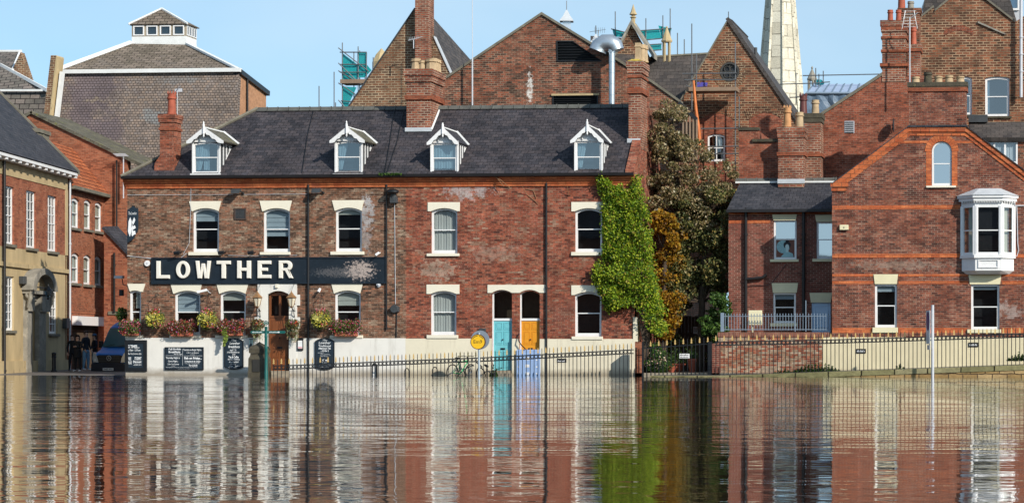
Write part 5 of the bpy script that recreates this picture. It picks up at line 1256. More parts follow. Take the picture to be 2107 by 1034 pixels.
# ------------------------------------------------------------------ church group beyond
Y8 = 20.
T = thing('church_roof', 'long dark slate church roof with pointed stone gable and finial', 'church', (M.X(1360, Y8), Y8 + 4, 0))
P8 = lambda px, py, y=Y8: Vector((M.hit(px, py, y)[0], y, M.hit(px, py, y)[1]))
m = MB(); m.slab([P8(1268, 121, Y8 + 4), P8(1460, 111, Y8 + 4), P8(1460, 330, Y8), P8(1268, 330, Y8)], .2); m.slab([P8(1215, 74, Y8 + 5), P8(1297, 79, Y8 + 5), P8(1310, 130, Y8 + 2), P8(1215, 130, Y8 + 2)], .2)
m.build('roof', mat_slate_bg, T)
m = MB(); m.tube([P8(1340, 118, Y8 + 4), P8(1460, 111, Y8 + 4)], .08, 5); m.build('ridge_tile', mat_coping, T)
gp = M.P([(1262, 125), (1300, 53), (1338, 122)], Y8 + 3)
m = MB(); m.prism(gp, Y8 + 3, Y8 + 3.4); m.build('gable', mat_brick_bg, T)
m = MB()
for a, b in (((1261, 127), (1300, 51)), ((1300, 51), (1345, 120))): p, q = M.hit(*a, Y8 + 2.9), M.hit(*b, Y8 + 2.9); m.prism([p, q, (q[0], q[1] + .22), (p[0], p[1] + .22)], Y8 + 2.7, Y8 + 4.2)
m.build('coping', mat_stone, T)
m = MB(); x, z = M.hit(1303, 56, Y8 + 3); m.lathe((x, Y8 + 3, z), [(.16, -.1), (.16, .1), (.10, .15), (.10, .42), (.17, .48), (.07, .55), (.20, .62), (.12, .75), (.01, 1.12)], 6); m.build('finial', mat_sand, T)
T = thing('stone_pinnacle', 'small carved stone pinnacle on open columns by the teal netting', 'pinnacle', (M.X(1372, Y8), Y8 + 2, M.Z(118, 1372, Y8)))
x = M.X(1372, Y8 + 2); zb_ = M.Z(118, 1372, Y8 + 2); zc = M.Z(86, 1372, Y8 + 2); zt_ = M.Z(54, 1372, Y8 + 2)
m = MB()
for k in range(4): a = math.pi / 4 + k * math.pi / 2 + .3; m.cyl((x + .17 * math.cos(a), Y8 + 2 + .17 * math.sin(a), zb_ - .2), (x + .17 * math.cos(a), Y8 + 2 + .17 * math.sin(a), zc), .055, n=8)
m.build('columns', mat_sand, T); m = MB(); m.lathe((x, Y8 + 2, zc), [(.26, -.03), (.28, .05), (.24, .1), (.04, zt_ - zc - .1), (.06, zt_ - zc - .05), (.01, zt_ - zc)], 8); m.build('cap', mat_sand, T)
# twin peaked brick gable with round window
Y9 = 15.
T = thing('church_hall', 'steep brown brick gable with round traceried window and scaffold platform', 'building', (M.X(1500, Y9), Y9 + 4, 0))
gp = M.P([(1380, 600), (1380, 242), (1400, 210), (1499, 42), (1632, 236), (1700, 330), (1700, 600)], Y9)
cxw, czw = M.hit(1501.5, 148, Y9); rw_ = .42
circ = [(cxw + rw_ * math.cos(2 * math.pi * k / 24), czw + rw_ * math.sin(2 * math.pi * k / 24)) for k in range(24)]
wr = M.R(1456, 276, 1492, 332, Y9)
gable_box(T, gp, Y9, mat_brick_bg, [circ, hole(wr, .08)])
W = window(T, wr, Y9 + .06, .08, .5, .07, [('tieR', .55, 1, .0, 1)], nv=1, nh=0, bar=.04)
m = MB(); ring_ = lambda R, n=24: [(cxw + R * math.cos(2 * math.pi * k / n), czw + R * math.sin(2 * math.pi * k / n)) for k in range(n)]
m.prism(ring_(.44), Y9 - .03, Y9 + .1, [ring_(.36)])
for k in range(8): a = k * math.pi / 4; m.box(cxw - .02, cxw + .02, Y9 + .02, Y9 + .06, czw - .38, czw + .38) if k == 0 else None
m.box(cxw - .38, cxw + .38, Y9 + .021, Y9 + .059, czw - .02, czw + .02)
for k in range(4): a = math.pi / 4 + k * math.pi / 2; m.torus((cxw + .19 * math.cos(a), Y9 + .04, czw + .19 * math.sin(a)), .13, .022, 'y', 12)
RW = m.build('round_window', plain('dark tracery', (.05, .05, .048), .8, var=.3), T); MB().disc((cxw, czw), .4, Y9 + .08, Y9 + .09).build('pane', plain('leaded dark glass', (.02, .022, .025), .5, var=.6, scale=9), RW); MB().disc((cxw, czw), .42, Y9 + .4, Y9 + .42).build('unlit_backing', mat_unlit_backing, RW)
m = MB()
for k in range(40):
    a = 2 * math.pi * k / 40; ca_, sa_ = math.cos(a), math.sin(a); w_ = .028
    m.prism([(cxw + .46 * ca_ - w_ * sa_, czw + .46 * sa_ + w_ * ca_), (cxw + .46 * ca_ + w_ * sa_, czw + .46 * sa_ - w_ * ca_), (cxw + .78 * ca_ + w_ * 1.6 * sa_, czw + .78 * sa_ - w_ * 1.6 * ca_), (cxw + .78 * ca_ - w_ * 1.6 * sa_, czw + .78 * sa_ + w_ * 1.6 * ca_)], Y9 - .02, Y9 + .01)
m.build('brick_arch_ring', mat_brick_tan, T)
for (pa_, pb_, pz, rise_) in ((1434, 1512, 238, .35), (1538, 1612, 238, .35)):
    m = MB(); xa_, xb_ = M.X(pa_, Y9), M.X(pb_, Y9); z_ = M.Z(pz, 1500, Y9); n = 22
    for k in range(n):
        t = (k + .5) / n; xx = lerp(xa_, xb_, t); zz_ = z_ + rise_ * (1 - (2 * t - 1) ** 2); tl = -(2 * t - 1) * .35
        m.prism([(xx - .035 , zz_ - .22), (xx + .035, zz_ - .22), (xx + .035 - tl * .4, zz_ + .2), (xx - .035 - tl * .4, zz_ + .2)], Y9 - .02, Y9 + .01)
    m.build('brick_window_arch', mat_brick_bg, T)
for (pa_, pb_) in ((1437, 1509), (1541, 1609)):
    xa_, xb_ = M.X(pa_, Y9), M.X(pb_, Y9); z_ = M.Z(238, 1500, Y9) - .22; hl_ = [hole(wr, .08)] if pa_ < 1500 else []
    m = MB(); m.sheet([(xa_, M.Z(420, 1500, Y9)), (xb_, M.Z(420, 1500, Y9))] + arch(xa_, xb_, z_, .34, 10), Y9 - .006, hl_); m.build('blocked_arch', mat_brick_red, T)
coping(T, M.P([(1380, 242), (1400, 210), (1499, 42)], Y9), Y9, .12, .4, mat_coping, .06)
m = MB(); a, b = M.hit(1499, 40, Y9), M.hit(1700, 332, Y9); a0_ = M.hit(1380, 242, Y9)
m.slab([(a[0], Y9 - .08, a[1] + .1), (b[0], Y9 - .08, b[1] + .1), (b[0], Y9 + 6, b[1] + .1), (a[0], Y9 + 6, a[1] + .1)], .16)
m.slab([(a[0], Y9 + .4, a[1] + .1), (a0_[0], Y9 + .4, a0_[1] + .1), (a0_[0], Y9 + 6, a0_[1] + .1), (a[0], Y9 + 6, a[1] + .1)], .16); m.build('roof', mat_slate_bg, T)
m = MB(); m.cyl((a[0], Y9, a[1]), (a[0], Y9, a[1] + .35), .02, n=5); m.cyl((M.X(1555, Y9 + .5), Y9 + .5, M.Z(125, 1555, Y9)), (M.X(1555, Y9 + .5), Y9 + .5, M.Z(95, 1555, Y9)), .07, n=8); m.build('vent_pipe', mat_darkgrey, T)
# spire
YS = 60.
T = thing('church_spire', 'tall pale stone octagonal church spire rising out of the picture', 'spire', (M.X(1606, YS), YS, 0))
x = M.X(1606, YS); zb_ = M.Z(330, 1606, YS); zt_ = M.Z(-345, 1606, YS)
rb_ = (M.X(1655, YS) - M.X(1557, YS)) / 2 / math.cos(math.pi / 8) * 1.04
mat_spire = brick('pale spire ashlar', [(.50, .46, .36), (.62, .58, .47), (.72, .68, .56)], (.50, .46, .37), bw=1.5, bh=.75, jm=.04, bump=.1, patch=.2, pscale=.2, stains=[(x - 1.6, M.Z(120, 1606, YS), 1.1, 9, (.30, .28, .17), .8, .5)])
m = MB(); m.lathe((x, YS, 0), [(rb_, zb_), (.05, zt_)], 8, rot=math.radians(14)); m.build('masonry', mat_spire, T)
m = MB()
for k in range(8):
    a = math.radians(14) + k * math.pi / 4; m.cyl((x + rb_ * math.cos(a), YS + rb_ * math.sin(a), zb_), (x, YS, zt_), .16, .05, n=5)
m.build('rib', mat_spire, T)
m = MB(); m.box(x - rb_, x + rb_, YS - rb_, YS + rb_, -1, zb_); m.build('tower', mat_spire, T)
# right hand middle: long red wall with parapet, stacks, wrapped scaffold roof
Y11 = 7.
T = thing('stepped_brick_house', 'red brick rear wall sloping up to a tall banded chimney stack', 'building', (M.X(1780, Y11), Y11 + 3, 0))
gp = M.P([(1520, 775), (1520, 268), (1560, 268), (1562, 292), (1600, 292), (1688, 292), (1688, 240), (1815, 156), (1905, 156), (1905, 775)], Y11)
gable_box(T, gp, Y11, mat_brick_red, thick=4)
coping(T, M.P([(1686, 241), (1815, 156)], Y11), Y11, .14, .5, mat_coping, .08)
m = MB(); m.box(M.X(1519, Y11), M.X(1562, Y11), Y11 - .06, Y11 + .3, M.Z(268, 1540, Y11) + .002, M.Z(262, 1540, Y11)); m.box(M.X(1548, Y11), M.X(1600, Y11), Y11 - .1, Y11 + .3, M.Z(292, 1570, Y11) + .002, M.Z(286, 1570, Y11)); m.build('coping', mat_darkstone, T)
m = MB(); lv = rect(*M.R(1738, 249, 1758, 274, Y11)); m.prism(lv, Y11 - .02, Y11 + .001); LV = m.build('louvre', mat_palepipe, T)
m = MB()
for k in range(6): z_ = lerp(lv[0][1], lv[2][1], (k + .5) / 6); m.box(lv[0][0] + .03, lv[1][0] - .03, Y11 - .04, Y11 - .021, z_ - .03, z_ + .01)
m.build('louvre_blades', mat_darkgrey, LV)
yc = Y11 - .03
ch(T, 1815, 1864, 43, 168, yc, 1.2, mat=mat_brick_chim, cap=.45, capout=.08, bands=[(M.Z(137, 1840, yc), .14, .09), (M.Z(107, 1840, yc), .10, .05), (M.Z(80, 1840, yc), .1, .05), (M.Z(60, 1840, yc), .1, .05)],
   pots=[(M.X(1832, yc + .6), 0.52, .12, mat_pot_red, False), (M.X(1849, yc + .6), .52, .12, mat_pot_red, False)])
ch(T, 1867, 1893, 92, 168, yc + .3, 1.0, mat=mat_brick_chim, cap=.3, bands=[(M.Z(104, 1880, yc), .12, .06)], pots=[(M.X(1880, yc + .8), .80, .12, mat_pot_red, False)])
yc2 = Y11 + 2
ch(T, 1850, 1892, 18, 160, yc2, .9, mat=mat_brick_hall, cap=.2, pots=[(M.X(1855, yc2 + .4), .9, .16, mat_pot_red, False), (M.X(1874, yc2 + .4), .35, .14, mat_stone, False)])
ya_ = Y11 - .9
T = thing('tv_aerial', 'white grid aerial on a long pole by the tall banded chimney', 'aerial', (M.X(1872, ya_), ya_, M.Z(240, 1872, ya_)))
m = MB(); x = M.X(1872, ya_); m.cyl((x, ya_, M.Z(185, 1872, ya_)), (x, ya_, M.Z(36, 1872, ya_)), .028, n=6); m.build('pole', mat_palepipe, T)
m = MB()
for s in (-1, 1):
    xx = x + s * .24; m.tube([(xx - .06 * s, ya_, M.Z(22, 1872, ya_)), (xx, ya_ - .1, M.Z(40, 1872, ya_)), (xx + .08 * s, ya_, M.Z(59, 1872, ya_))], .018, 4)
for k in range(6): z_ = M.Z(23 + k * 6.5, 1872, ya_); m.cyl((x - .26, ya_, z_), (x + .26, ya_, z_), .008, n=4)
m.cyl((x, ya_, M.Z(38, 1872, ya_)), (x + .35, ya_ - .2, M.Z(28, 1872, ya_)), .015, n=4); m.build('reflector', mat_white, T)
T = thing('satellite_dish', 'dark satellite dish seen edge on against the red rear wall', 'dish', (M.X(1835, Y11), Y11 - .2, M.Z(275, 1835, Y11)))
m = MB(); x, z = M.hit(1836, 258, Y11 - .3); m.lathe((0, 0, 0), [(.05, 0), (.28, .05), (.30, .08), (.27, .07), (.04, .03)], 14)
m.v = [Vector((x + v.z * .9, Y11 - .35 + v.x * .8, z + v.y)) for v in m.v]; m.build('dish', mat_darkgrey, T)
m = MB(); m.tube([(x, Y11 - .3, z), (x - .25, Y11 - .35, z + .02)], .015, 5); m.tube([(x, Y11 - .3, z - .1), (x - .05, Y11, z - .3)], .02, 5); m.build('arm', mat_darkgrey, T)
# wrapped temporary roof
YW = 24.
T = thing('wrapped_scaffold_roof', 'temporary scaffold shelter with bluish sheeting and ribbed translucent roof', 'shelter', (M.X(1720, YW), YW + 3, 0))
PW_ = lambda px, py, y: Vector((M.hit(px, py, y)[0], y, M.hit(px, py, y)[1]))
m = MB(); m.slab([PW_(1660, 192, YW), PW_(1800, 192, YW), PW_(1800, 173, YW + 3), PW_(1676, 173, YW + 3)], .1); m.build('roof_sheet', mat_plasticroof, T)
m = MB()
for k in range(9): a, b = PW_(1660 + k * 17, 191.5, YW), PW_(1676 + k * 15.5, 172.5, YW + 3); m.tube([a, b], .045, 4)
m.tube([PW_(1658, 192, YW - .05), PW_(1800, 192, YW - .05)], .07, 5); m.build('roof_rib', mat_rail, T)
m = MB(); n = 14; vs = []; 
for j in range(7):
    for i in range(n + 1):
        p = PW_(lerp(1650, 1800, i / n), lerp(193, 290, j / 6), YW); vs.append(p + Vector((0, uni(-.05, .05), 0)))
m.add(vs, [(j * (n + 1) + i, j * (n + 1) + i + 1, (j + 1) * (n + 1) + i + 1, (j + 1) * (n + 1) + i) for j in range(6) for i in range(n)])
m.build('side_sheet', mat_plastic, T)
T = thing('stone_turret', 'dark conical capped stone turret left of the wrapped shelter', 'turret', (M.X(1671, 30), 30, M.Z(200, 1671, 30)))
x = M.X(1671, 30); m = MB(); zc = M.Z(166, 1671, 30)
for k in range(5): a = k * 1.256; m.cyl((x + .2 * math.cos(a), 30 + .2 * math.sin(a), zc - 1.2), (x + .2 * math.cos(a), 30 + .2 * math.sin(a), zc), .07, n=6)
m.build('columns', mat_stone, T); m = MB(); m.lathe((x, 30, zc), [(.24, 0), (.27, .08), (.24, .14), (.03, .5 + .1), (.06, .66), (.02, .75)], 8); m.build('cap', mat_stone, T)

# scaffolds
def scaffold(name, label, y, uprights, ledgers, nets=(), planks=(), diag=(), r=.028, group=None):
    T = thing(name, label, 'scaffold', (M.X(uprights[0][0], y), y, M.Z(max(u[2] for u in uprights), uprights[0][0], y)))
    for (px_, a, b, dy) in uprights:
        m = MB(); m.cyl((M.X(px_, y), y + dy, M.Z(b, px_, y)), (M.X(px_, y), y + dy, M.Z(a, px_, y)), r, n=6); m.build('upright', mat_scaff, T)
    for (a, b, c, d) in ledgers:
        m = MB(); m.cyl((M.X(a, y), y - .06, M.Z(b, a, y)), (M.X(c, y), y - .06, M.Z(d, c, y)), r, n=6); m.build('ledger', mat_scaff, T)
    for poly in nets:
        pts = M.P(poly, y + .1); m = MB(); m.prism(pts, y + .05, y + .07); m.build('debris_net', mat_net, T)
    for (a, b, c, d) in planks:
        m = MB(); m.box(M.X(a, y), M.X(c, y), y - .1, y + .9, M.Z(d, a, y), M.Z(b, a, y)); m.build('platform', mat_plank, T)
    return T
scaffold('scaffold_tower', 'scaffold tower hung with bright teal netting left of the steep gable', 20., [(704.5, 88, 235, 0), (718, 102, 235, .8), (730, 100, 235, .8), (737, 96, 235, 0), (745, 120, 200, .5), (754, 108, 170, 0)],
    [(700, 108, 755, 108), (700, 133, 754, 133), (700, 149, 752, 149), (702, 208, 735, 210), (697, 99, 760, 148), (697, 130, 740, 172), (697, 146, 745, 175), (697, 171, 740, 200), (697, 206, 720, 232)],
    [[(704, 109), (736, 133), (736, 168), (704, 166)], [(736, 109), (756, 109), (755, 133), (765, 145), (750, 160), (736, 160)], [(704, 178), (734, 180), (712, 228), (704, 228)]], [(701, 164, 757, 172)])
for (px_, a) in ((656.5, 177), (687.5, 148), (690.5, 211), (768, 118)):
    setp(mast('', px_, a, 240, 20., .028).build('scaffold_pole', mat_scaff), {656.5: 'short lone pole above the slate roof, leftmost', 687.5: 'taller lone pole left of the teal netting', 690.5: 'stub of pole close beside the tall lone pole', 768: 'lone pole right of the teal netting tower'}[px_], 'pole', 'lone scaffold poles above the roofs')
scaffold('roof_scaffold', 'roof scaffold with scraps of teal net around stone pinnacle', 24., [(1226, 53, 75, 0), (1266, 24, 76, 0), (1329, 38, 118, 0), (1364, 32, 116, 0), (1379, 18, 116, 0)],
    [(1258, 60, 1290, 68), (1314, 64, 1382, 59), (1325, 83, 1360, 80), (1330, 93, 1362, 91), (1336, 105, 1362, 103), (1280, 69, 1282, 72)],
    [[(1260, 60), (1290, 68), (1288, 77), (1264, 76)], [(1355, 53), (1382, 60), (1378, 74), (1362, 80)], [(1316, 64), (1356, 60), (1362, 80), (1330, 84)], [(1330, 94), (1361, 92), (1361, 104), (1336, 106)]])
for (px_, a, lb) in ((1394, 68, 'lone pole right of stone pinnacle'), (1408, 81, 'shorter lone pole between pinnacle and scaffold platform')):
    setp(mast('', px_, a, 118, 24., .028).build('scaffold_pole', mat_scaff), lb, 'pole', 'lone scaffold poles above the roofs')
SC = scaffold('scaffold_platform', 'scaffold with plank platform and orange chute under round window', Y9 - 1.4, [(1423.5, 49, 228, 0), (1427.5, 106, 228, .8), (1513, 88, 360, 0), (1516, 195, 360, .8), (1510, 180, 360, .5)],
    [(1405, 152, 1516, 151), (1409, 165, 1516, 164), (1440, 265, 1520, 264), (1458, 302, 1522, 301), (1440, 317, 1522, 316), (1412, 176, 1440, 186)], (), [(1412, 180, 1516, 188)])
m = MB(); ys = Y9 - 1.8; m.tube([(M.X(a, ys), ys, M.Z(b, a, ys)) for a, b in ((1427, 166), (1429, 190), (1432, 225), (1437, 262), (1441, 305))], [.05, .06, .07, .08, .08], 8); m.build('orange_chute', mat_orange_tube, SC)
m = MB(); m.prism(M.P([(1432, 169), (1456, 170), (1455, 178), (1432, 179)], Y9 - .02), Y9 - .04, Y9 - .015)
setp(m.build('blue_graffiti', plain('blue spray paint', (.08, .08, .45), .7, var=.3, scale=6, col2=(.16, .08, .05), thr=.5)), 'blue sprayed patch on brown brick above the scaffold platform', 'graffiti')
scaffold('scaffolding', 'thin scaffold lines and uprights right of the pale spire', 26., [(1638, 150, 215, 0), (1678.5, 140, 225, 0), (1685, 152, 178, 0), (1694, 146, 172, 0)],
    [(1600, 174, 1690, 171), (1652, 156, 1812, 153), (1625, 201, 1645, 200), (1690, 170, 1708, 169)], [[(1680, 164), (1690, 164), (1697, 171), (1694, 175), (1680, 175)]])
# dark fire stair left of the church hall
T = thing('timber_stair_landing', 'dark timber landing with slatted rail beside the pale leafed tree', 'landing', (M.X(1416, 9), 9, M.Z(330, 1416, 9)))
m = MB(); m.slab([(M.X(1399, 9), 9, M.Z(208, 1399, 9)), (M.X(1436, 9), 9, M.Z(243, 1436, 9)), (M.X(1436, 10), 10, M.Z(243, 1436, 9)), (M.X(1399, 10), 10, M.Z(208, 1399, 9))], .15); m.build('roof', mat_black, T)
m = MB()
for k in range(5): px_ = 1404 + k * 7; m.box(M.X(px_, 9), M.X(px_ + 3, 9), 9, 9.1, M.Z(330, px_, 9), M.Z(215 + k * 7, px_, 9))
m.box(M.X(1402, 9), M.X(1434, 9), 9.12, 9.2, M.Z(330, 1415, 9), M.Z(250, 1415, 9)); m.build('slatted_rail', mat_plank, T)
# big gable top right
Y13 = 12.
T = thing('tall_gable_house', 'tall brown brick gable house with sash windows at the upper right', 'building', (M.X(2000, Y13), Y13 + 4, 0))
gp = M.P([(1868, 775), (1868, 58), (1921, 16), (1924, 24), (1954, -2), (1990, -30), (2028, 0), (2088, 46), (2112, 30), (2150, 4), (2150, 775)], Y13)
wr1 = M.R(2027, 158, 2077, 239, Y13); wr2 = M.R(1972, 158, 2000, 236, Y13)
gable_box(T, gp, Y13, mat_brick_bg, [hole(wr1, .06), hole(wr2, .06)])
for r_, b_ in ((wr1, [('blue', .0, .1, .1, .9)]), (wr2, None)):
    window(T, r_, Y13 + .08, .06, .5, .09, b_, nv=0, gm=mat_bluglass); sill(T, r_[0] - .1, r_[1] + .1, r_[2] - .1, r_[2] - .003, Y13, mat_darkstone)
coping(T, M.P([(1868, 58), (1921, 16)], Y13), Y13, .10, .4, mat_coping, .08); coping(T, M.P([(1924, 24), (1990, -30), (2088, 46)], Y13), Y13, .1, .4, mat_coping, .08)
m = MB(); m.prism(M.P([(2012, 44), (2070, 70), (2068, 72), (2012, 48)], Y13), Y13 - .08, Y13); m.build('old_roof_line', mat_stone, T)
m = MB(); n = 20
xa_, xb_ = M.X(1943, Y13), M.X(2003, Y13); z_ = M.Z(74, 1970, Y13)
for k in range(n):
    t = (k + .5) / n; xx = lerp(xa_, xb_, t); zz_ = z_ + .22 * (1 - (2 * t - 1) ** 2); m.box(xx - .025, xx + .025, Y13 - .02, Y13 + .01, zz_, zz_ + .24)
m.build('brick_window_arch', mat_brick_red, T)
m = MB(); a = M.hit(2028, -40, Y13 + 4); 
m.slab([(M.X(1892, Y13 + 3), Y13 + 3, M.Z(70, 1892, Y13 + 3)), (M.X(1912, Y13 + 3), Y13 + 3, M.Z(-60, 1912, Y13 + 3)), (M.X(2060, Y13 + 3), Y13 + 3.1, M.Z(-60, 2060, Y13 + 3)), (M.X(2096, Y13 + 3), Y13 + 3, M.Z(60, 2096, Y13 + 3))], .3); m.build('rear_roof', mat_slate_bg, T)
m = MB(); m.tube([(M.X(1892, Y13 + 2.9), Y13 + 2.9, M.Z(36, 1892, Y13 + 3)), (M.X(1908, Y13 + 2.9), Y13 + 2.9, M.Z(-10, 1908, Y13 + 3))], .05, 5); m.tube([(M.X(2057, Y13 + 2.9), Y13 + 2.9, M.Z(-10, 2057, Y13 + 3)), (M.X(2086, Y13 + 2.9), Y13 + 2.9, M.Z(44, 2086, Y13 + 3))], .05, 5); m.build('hip_flashing', mat_flash, T)
m = MB(); zt_ = M.Z(-10, 2101, Y13 - .3); m.cyl((M.X(2101, Y13 - .3), Y13 - .3, M.Z(202, 2101, Y13)), (M.X(2101, Y13 - .3), Y13 - .3, zt_), .07, n=8)
for py in (80, 115, 150): m.cyl((M.X(2101, Y13 - .3), Y13 - .3, M.Z(py, 2101, Y13)), (M.X(2101, Y13 - .3), Y13 - .3, M.Z(py - 3, 2101, Y13)), .10, n=8)
m.build('drainpipe', mat_palepipe, T)
T2 = thing('dormer_house', 'white framed attic dormer under a mossy slate roof at the right edge', 'building', (M.X(2060, 9), 10, 0))
m = MB(); m.slab([PW_(1993, 251, 10.5), PW_(2160, 251, 10.5), PW_(2160, 283, 9), PW_(1998, 283, 9)], .2); m.build('roof', mat_slate_bg, T2)
m = MB(); m.box(M.X(1993, 10.4), M.X(2032, 10.4), 10.2, 11, M.Z(252, 2010, 10.4), M.Z(237, 2010, 10.4)); m.build('roof_hatch', mat_darkgrey, T2)
r_ = M.R(2020, 286, 2094, 345, 9.2); MB().wall(M.P([(1960, 775), (1960, 283), (2160, 283), (2160, 775)], 9.2), 9.2, [rect(*r_)]).build('wall', mat_brick_hall, T2)
window(T2, r_, 9.2, 0, .2, .07, [('blue', 0, 1, .1, 1)], nv=2, bar=.08)
T2 = thing('glazed_attic', 'pale glazed attic corner behind the tall gable at the top right', 'building', (M.X(2085, 17), 18, 0))
m = MB(); m.prism(M.P([(2050, 120), (2050, -40), (2100, -40), (2100, 120)], 17), 17, 18); m.build('wall', mat_palepipe, T2)
m = MB(); m.prism(rect(*M.R(2071, -40, 2097, 22, 17)), 16.9, 17.001, [rect(*M.R(2074, -38, 2094, 18, 17))]); W = m.build('window', mat_white, T2)
MB().box(*M.R(2074, -38, 2094, 18, 17)[:2], 16.96, 16.97, *M.R(2074, -38, 2094, 18, 17)[2:]).build('pane', mat_bluglass, W)
# ------------------------------------------------------------------ right hand house, its wing and the garden wall
YR = -.5
RH = thing('corner_house', 'dark red brick gabled house with white bay window and orange brick bands', 'house', (M.X(1950, YR), 3, 0))
xL, xRr = M.X(1712, YR), M.X(2146, YR)
gp = M.P([(1712, 790), (1712, 380), (1868, 264), (1990, 264), (2146, 380), (2146, 790)], YR)
holes = []
aw = M.R(1917.5, 291, 1958, 382, YR); arad = (aw[1] - aw[0]) / 2
holes.append([(aw[0], aw[2]), (aw[1], aw[2])] + [((aw[0] + aw[1]) / 2 + arad * math.cos(math.pi * k / 14), aw[3] - arad + arad * math.sin(math.pi * k / 14)) for k in range(15)])
window(RH, aw, YR + .06, 0, .5, .06, None, gm=mat_obs, arched=True, bottom=.1)
sill(RH, M.X(1906, YR), M.X(1967, YR), M.Z(386, 1937, YR), aw[2] - .003, YR, mat_cream)
for f, l_, s_q, b in (((1800, 584, 1845.5, 673), (1797.5, 564, 1848), (1795.5, 1847.5, 684), [('romanb', 0, 1, .82, 1)]), ((1998, 584.5, 2056.5, 677), (1993, 565, 2060.5), (1990.5, 2060, 684.5), [('romanb', 0, 1, .88, 1)])):
    r = M.R(*f, YR); holes.append(rect(*r)); window(RH, r, YR + .07, 0, .5, .08, b, bottom=.1)
    lintel(RH, M.X(l_[0], YR), M.X(l_[2], YR), r[3] + .002, M.Z(l_[1], l_[0], YR), YR, r[0], r[1], 0, .05, mat_cream_y)
    sill(RH, M.X(s_q[0], YR), M.X(s_q[1], YR), M.Z(s_q[2], f[0], YR), r[2] - .003, YR, mat_cream_y)
MB().wall(gp, YR, holes, .16, .3).build('wall', mat_brick_right, RH)
m = MB(); m.box(xL, xL + .3, YR + .3, 7, -1, M.Z(380, 1712, YR)); m.build('side_wall', mat_brick_right, RH)
MB().box(xRr - .3, xRr, YR + .3, 7, -1, M.Z(380, 2146, YR)).build('side_wall', mat_brick_right, RH)
def bandm(m, pa, pb, ya, yb, y=YR, out=.012): m.box(M.X(pa, y), M.X(pb, y), y - out, y - .001, M.Z(yb, pa, y), M.Z(ya, pa, y))
m = MB()
for q_ in ((1712.5, 1976, 423, 431), (1712.5, 1976, 522, 530), (2087, 2146, 522, 530), (1712.5, 1797, 563.5, 568), (1849, 1992, 563.5, 568), (2062, 2146, 563.5, 568), (1712.5, 1797, 578, 584), (1849, 1992, 578, 584), (2062, 2146, 578, 584), (1712.5, 1795, 674, 685), (1849, 1990, 674, 685), (2061, 2146, 674, 685), (1848, 1916, 290, 295), (1960, 2008, 290, 295)):
    m = MB(); bandm(m, *q_); m.build('brick_band', mat_band, RH)
# verge of stepped bright brick
def verge(m, pts, w, y0, y1):
    for i in range(len(pts) - 1):
        (ax, az), (bx, bz) = pts[i], pts[i + 1]; d = Vector((bx - ax, 0, bz - az)).normalized(); n = Vector((d.z, 0, -d.x)); n = n if n.z < 0 else -n
        m.prism([(ax, az), (bx, bz), (bx + n.x * w, bz + n.z * w), (ax + n.x * w, az + n.z * w)], y0, y1)
vp = M.P([(1713, 378), (1868, 262), (1990, 262), (2146, 380)], YR)
m = MB()
A, B_, C_, D_ = vp; w1, w2 = .32, .17
def off_line(p, q, w_):
    d = Vector((q[0] - p[0], q[1] - p[1])).normalized(); n = Vector((d.y, -d.x)); n = n if n.y < 0 else -n; return n * w_
for w_, o_ in ((w1, .03), (w2, .075)):
    nA, nB, nC = off_line(A, B_, w_), Vector((0, -w_)), off_line(C_, D_, w_)
    k1 = .3 * w_
    inner = [(A[0] + nA.x, A[1] + nA.y), (B_[0] + nA.x * .5, B_[1] - w_), (C_[0] + nC.x * .5, C_[1] - w_), (D_[0] + nC.x, D_[1] + nC.y)]
    m.prism([A, B_, inner[1], inner[0]], YR - o_, YR + .1); m.prism([B_, C_, inner[2], inner[1]], YR - o_ - .001, YR + .101); m.prism([C_, D_, inner[3], inner[2]], YR - o_, YR + .1)
m.box(xL - .05, M.X(1745, YR), YR - .08, YR - .0, M.Z(385, 1712, YR), M.Z(377, 1712, YR)); m.box(xL - .02, M.X(1742, YR), YR - .05, YR - .0, M.Z(393, 1712, YR), M.Z(387, 1712, YR))
m.build('verge', mat_verge, RH)
m = MB()
for p, q in ((A, B_), (C_, D_)): m.slab([(p[0], YR - .12, p[1] + .035), (q[0], YR - .12, q[1] + .035), (q[0], 9, q[1] + .035), (p[0], 9, p[1] + .035)], .03)
m.slab([(B_[0], YR - .12, B_[1] + .07), (C_[0], YR - .12, B_[1] + .07), (C_[0], 9, B_[1] + .07), (B_[0], 9, B_[1] + .07)], .07); m.build('roof', mat_slate_plain, RH)
m = MB(); n = 15
cxa, cza = (aw[0] + aw[1]) / 2, aw[3] - arad
for k in range(n):
    a = math.pi * (k + .5) / n; w_ = math.pi / n * .46
    m.prism([(cxa + rr * math.cos(a + s * w_), cza + rr * math.sin(a + s * w_)) for rr, s in ((arad + .01, -1), (arad + .27, -1), (arad + .27, 1), (arad + .01, 1))], YR - .018, YR + .0)
for xs_ in (aw[0] - .22, aw[1] + .012): m.box(xs_, xs_ + .21, YR - .012, YR + .0, aw[2], cza - .005)
m.build('window_arch', mat_band, RH)
m = MB(); m.box(M.X(1728, YR), M.X(1746, YR), YR - .12, YR, M.Z(473, 1737, YR), M.Z(462.5, 1737, YR)); AB = thing('alarm_box', 'cream alarm box high on the dark red gable wall', 'alarm', (M.X(1737, YR), YR, M.Z(473, 1737, YR))); m.build('housing', mat_cream_y, AB, bevel=.015)
MB().disc((M.X(1737, YR), M.Z(468, 1737, YR)), .025, YR - .128, YR - .119, 10).build('emblem', mat_darkgrey, AB)
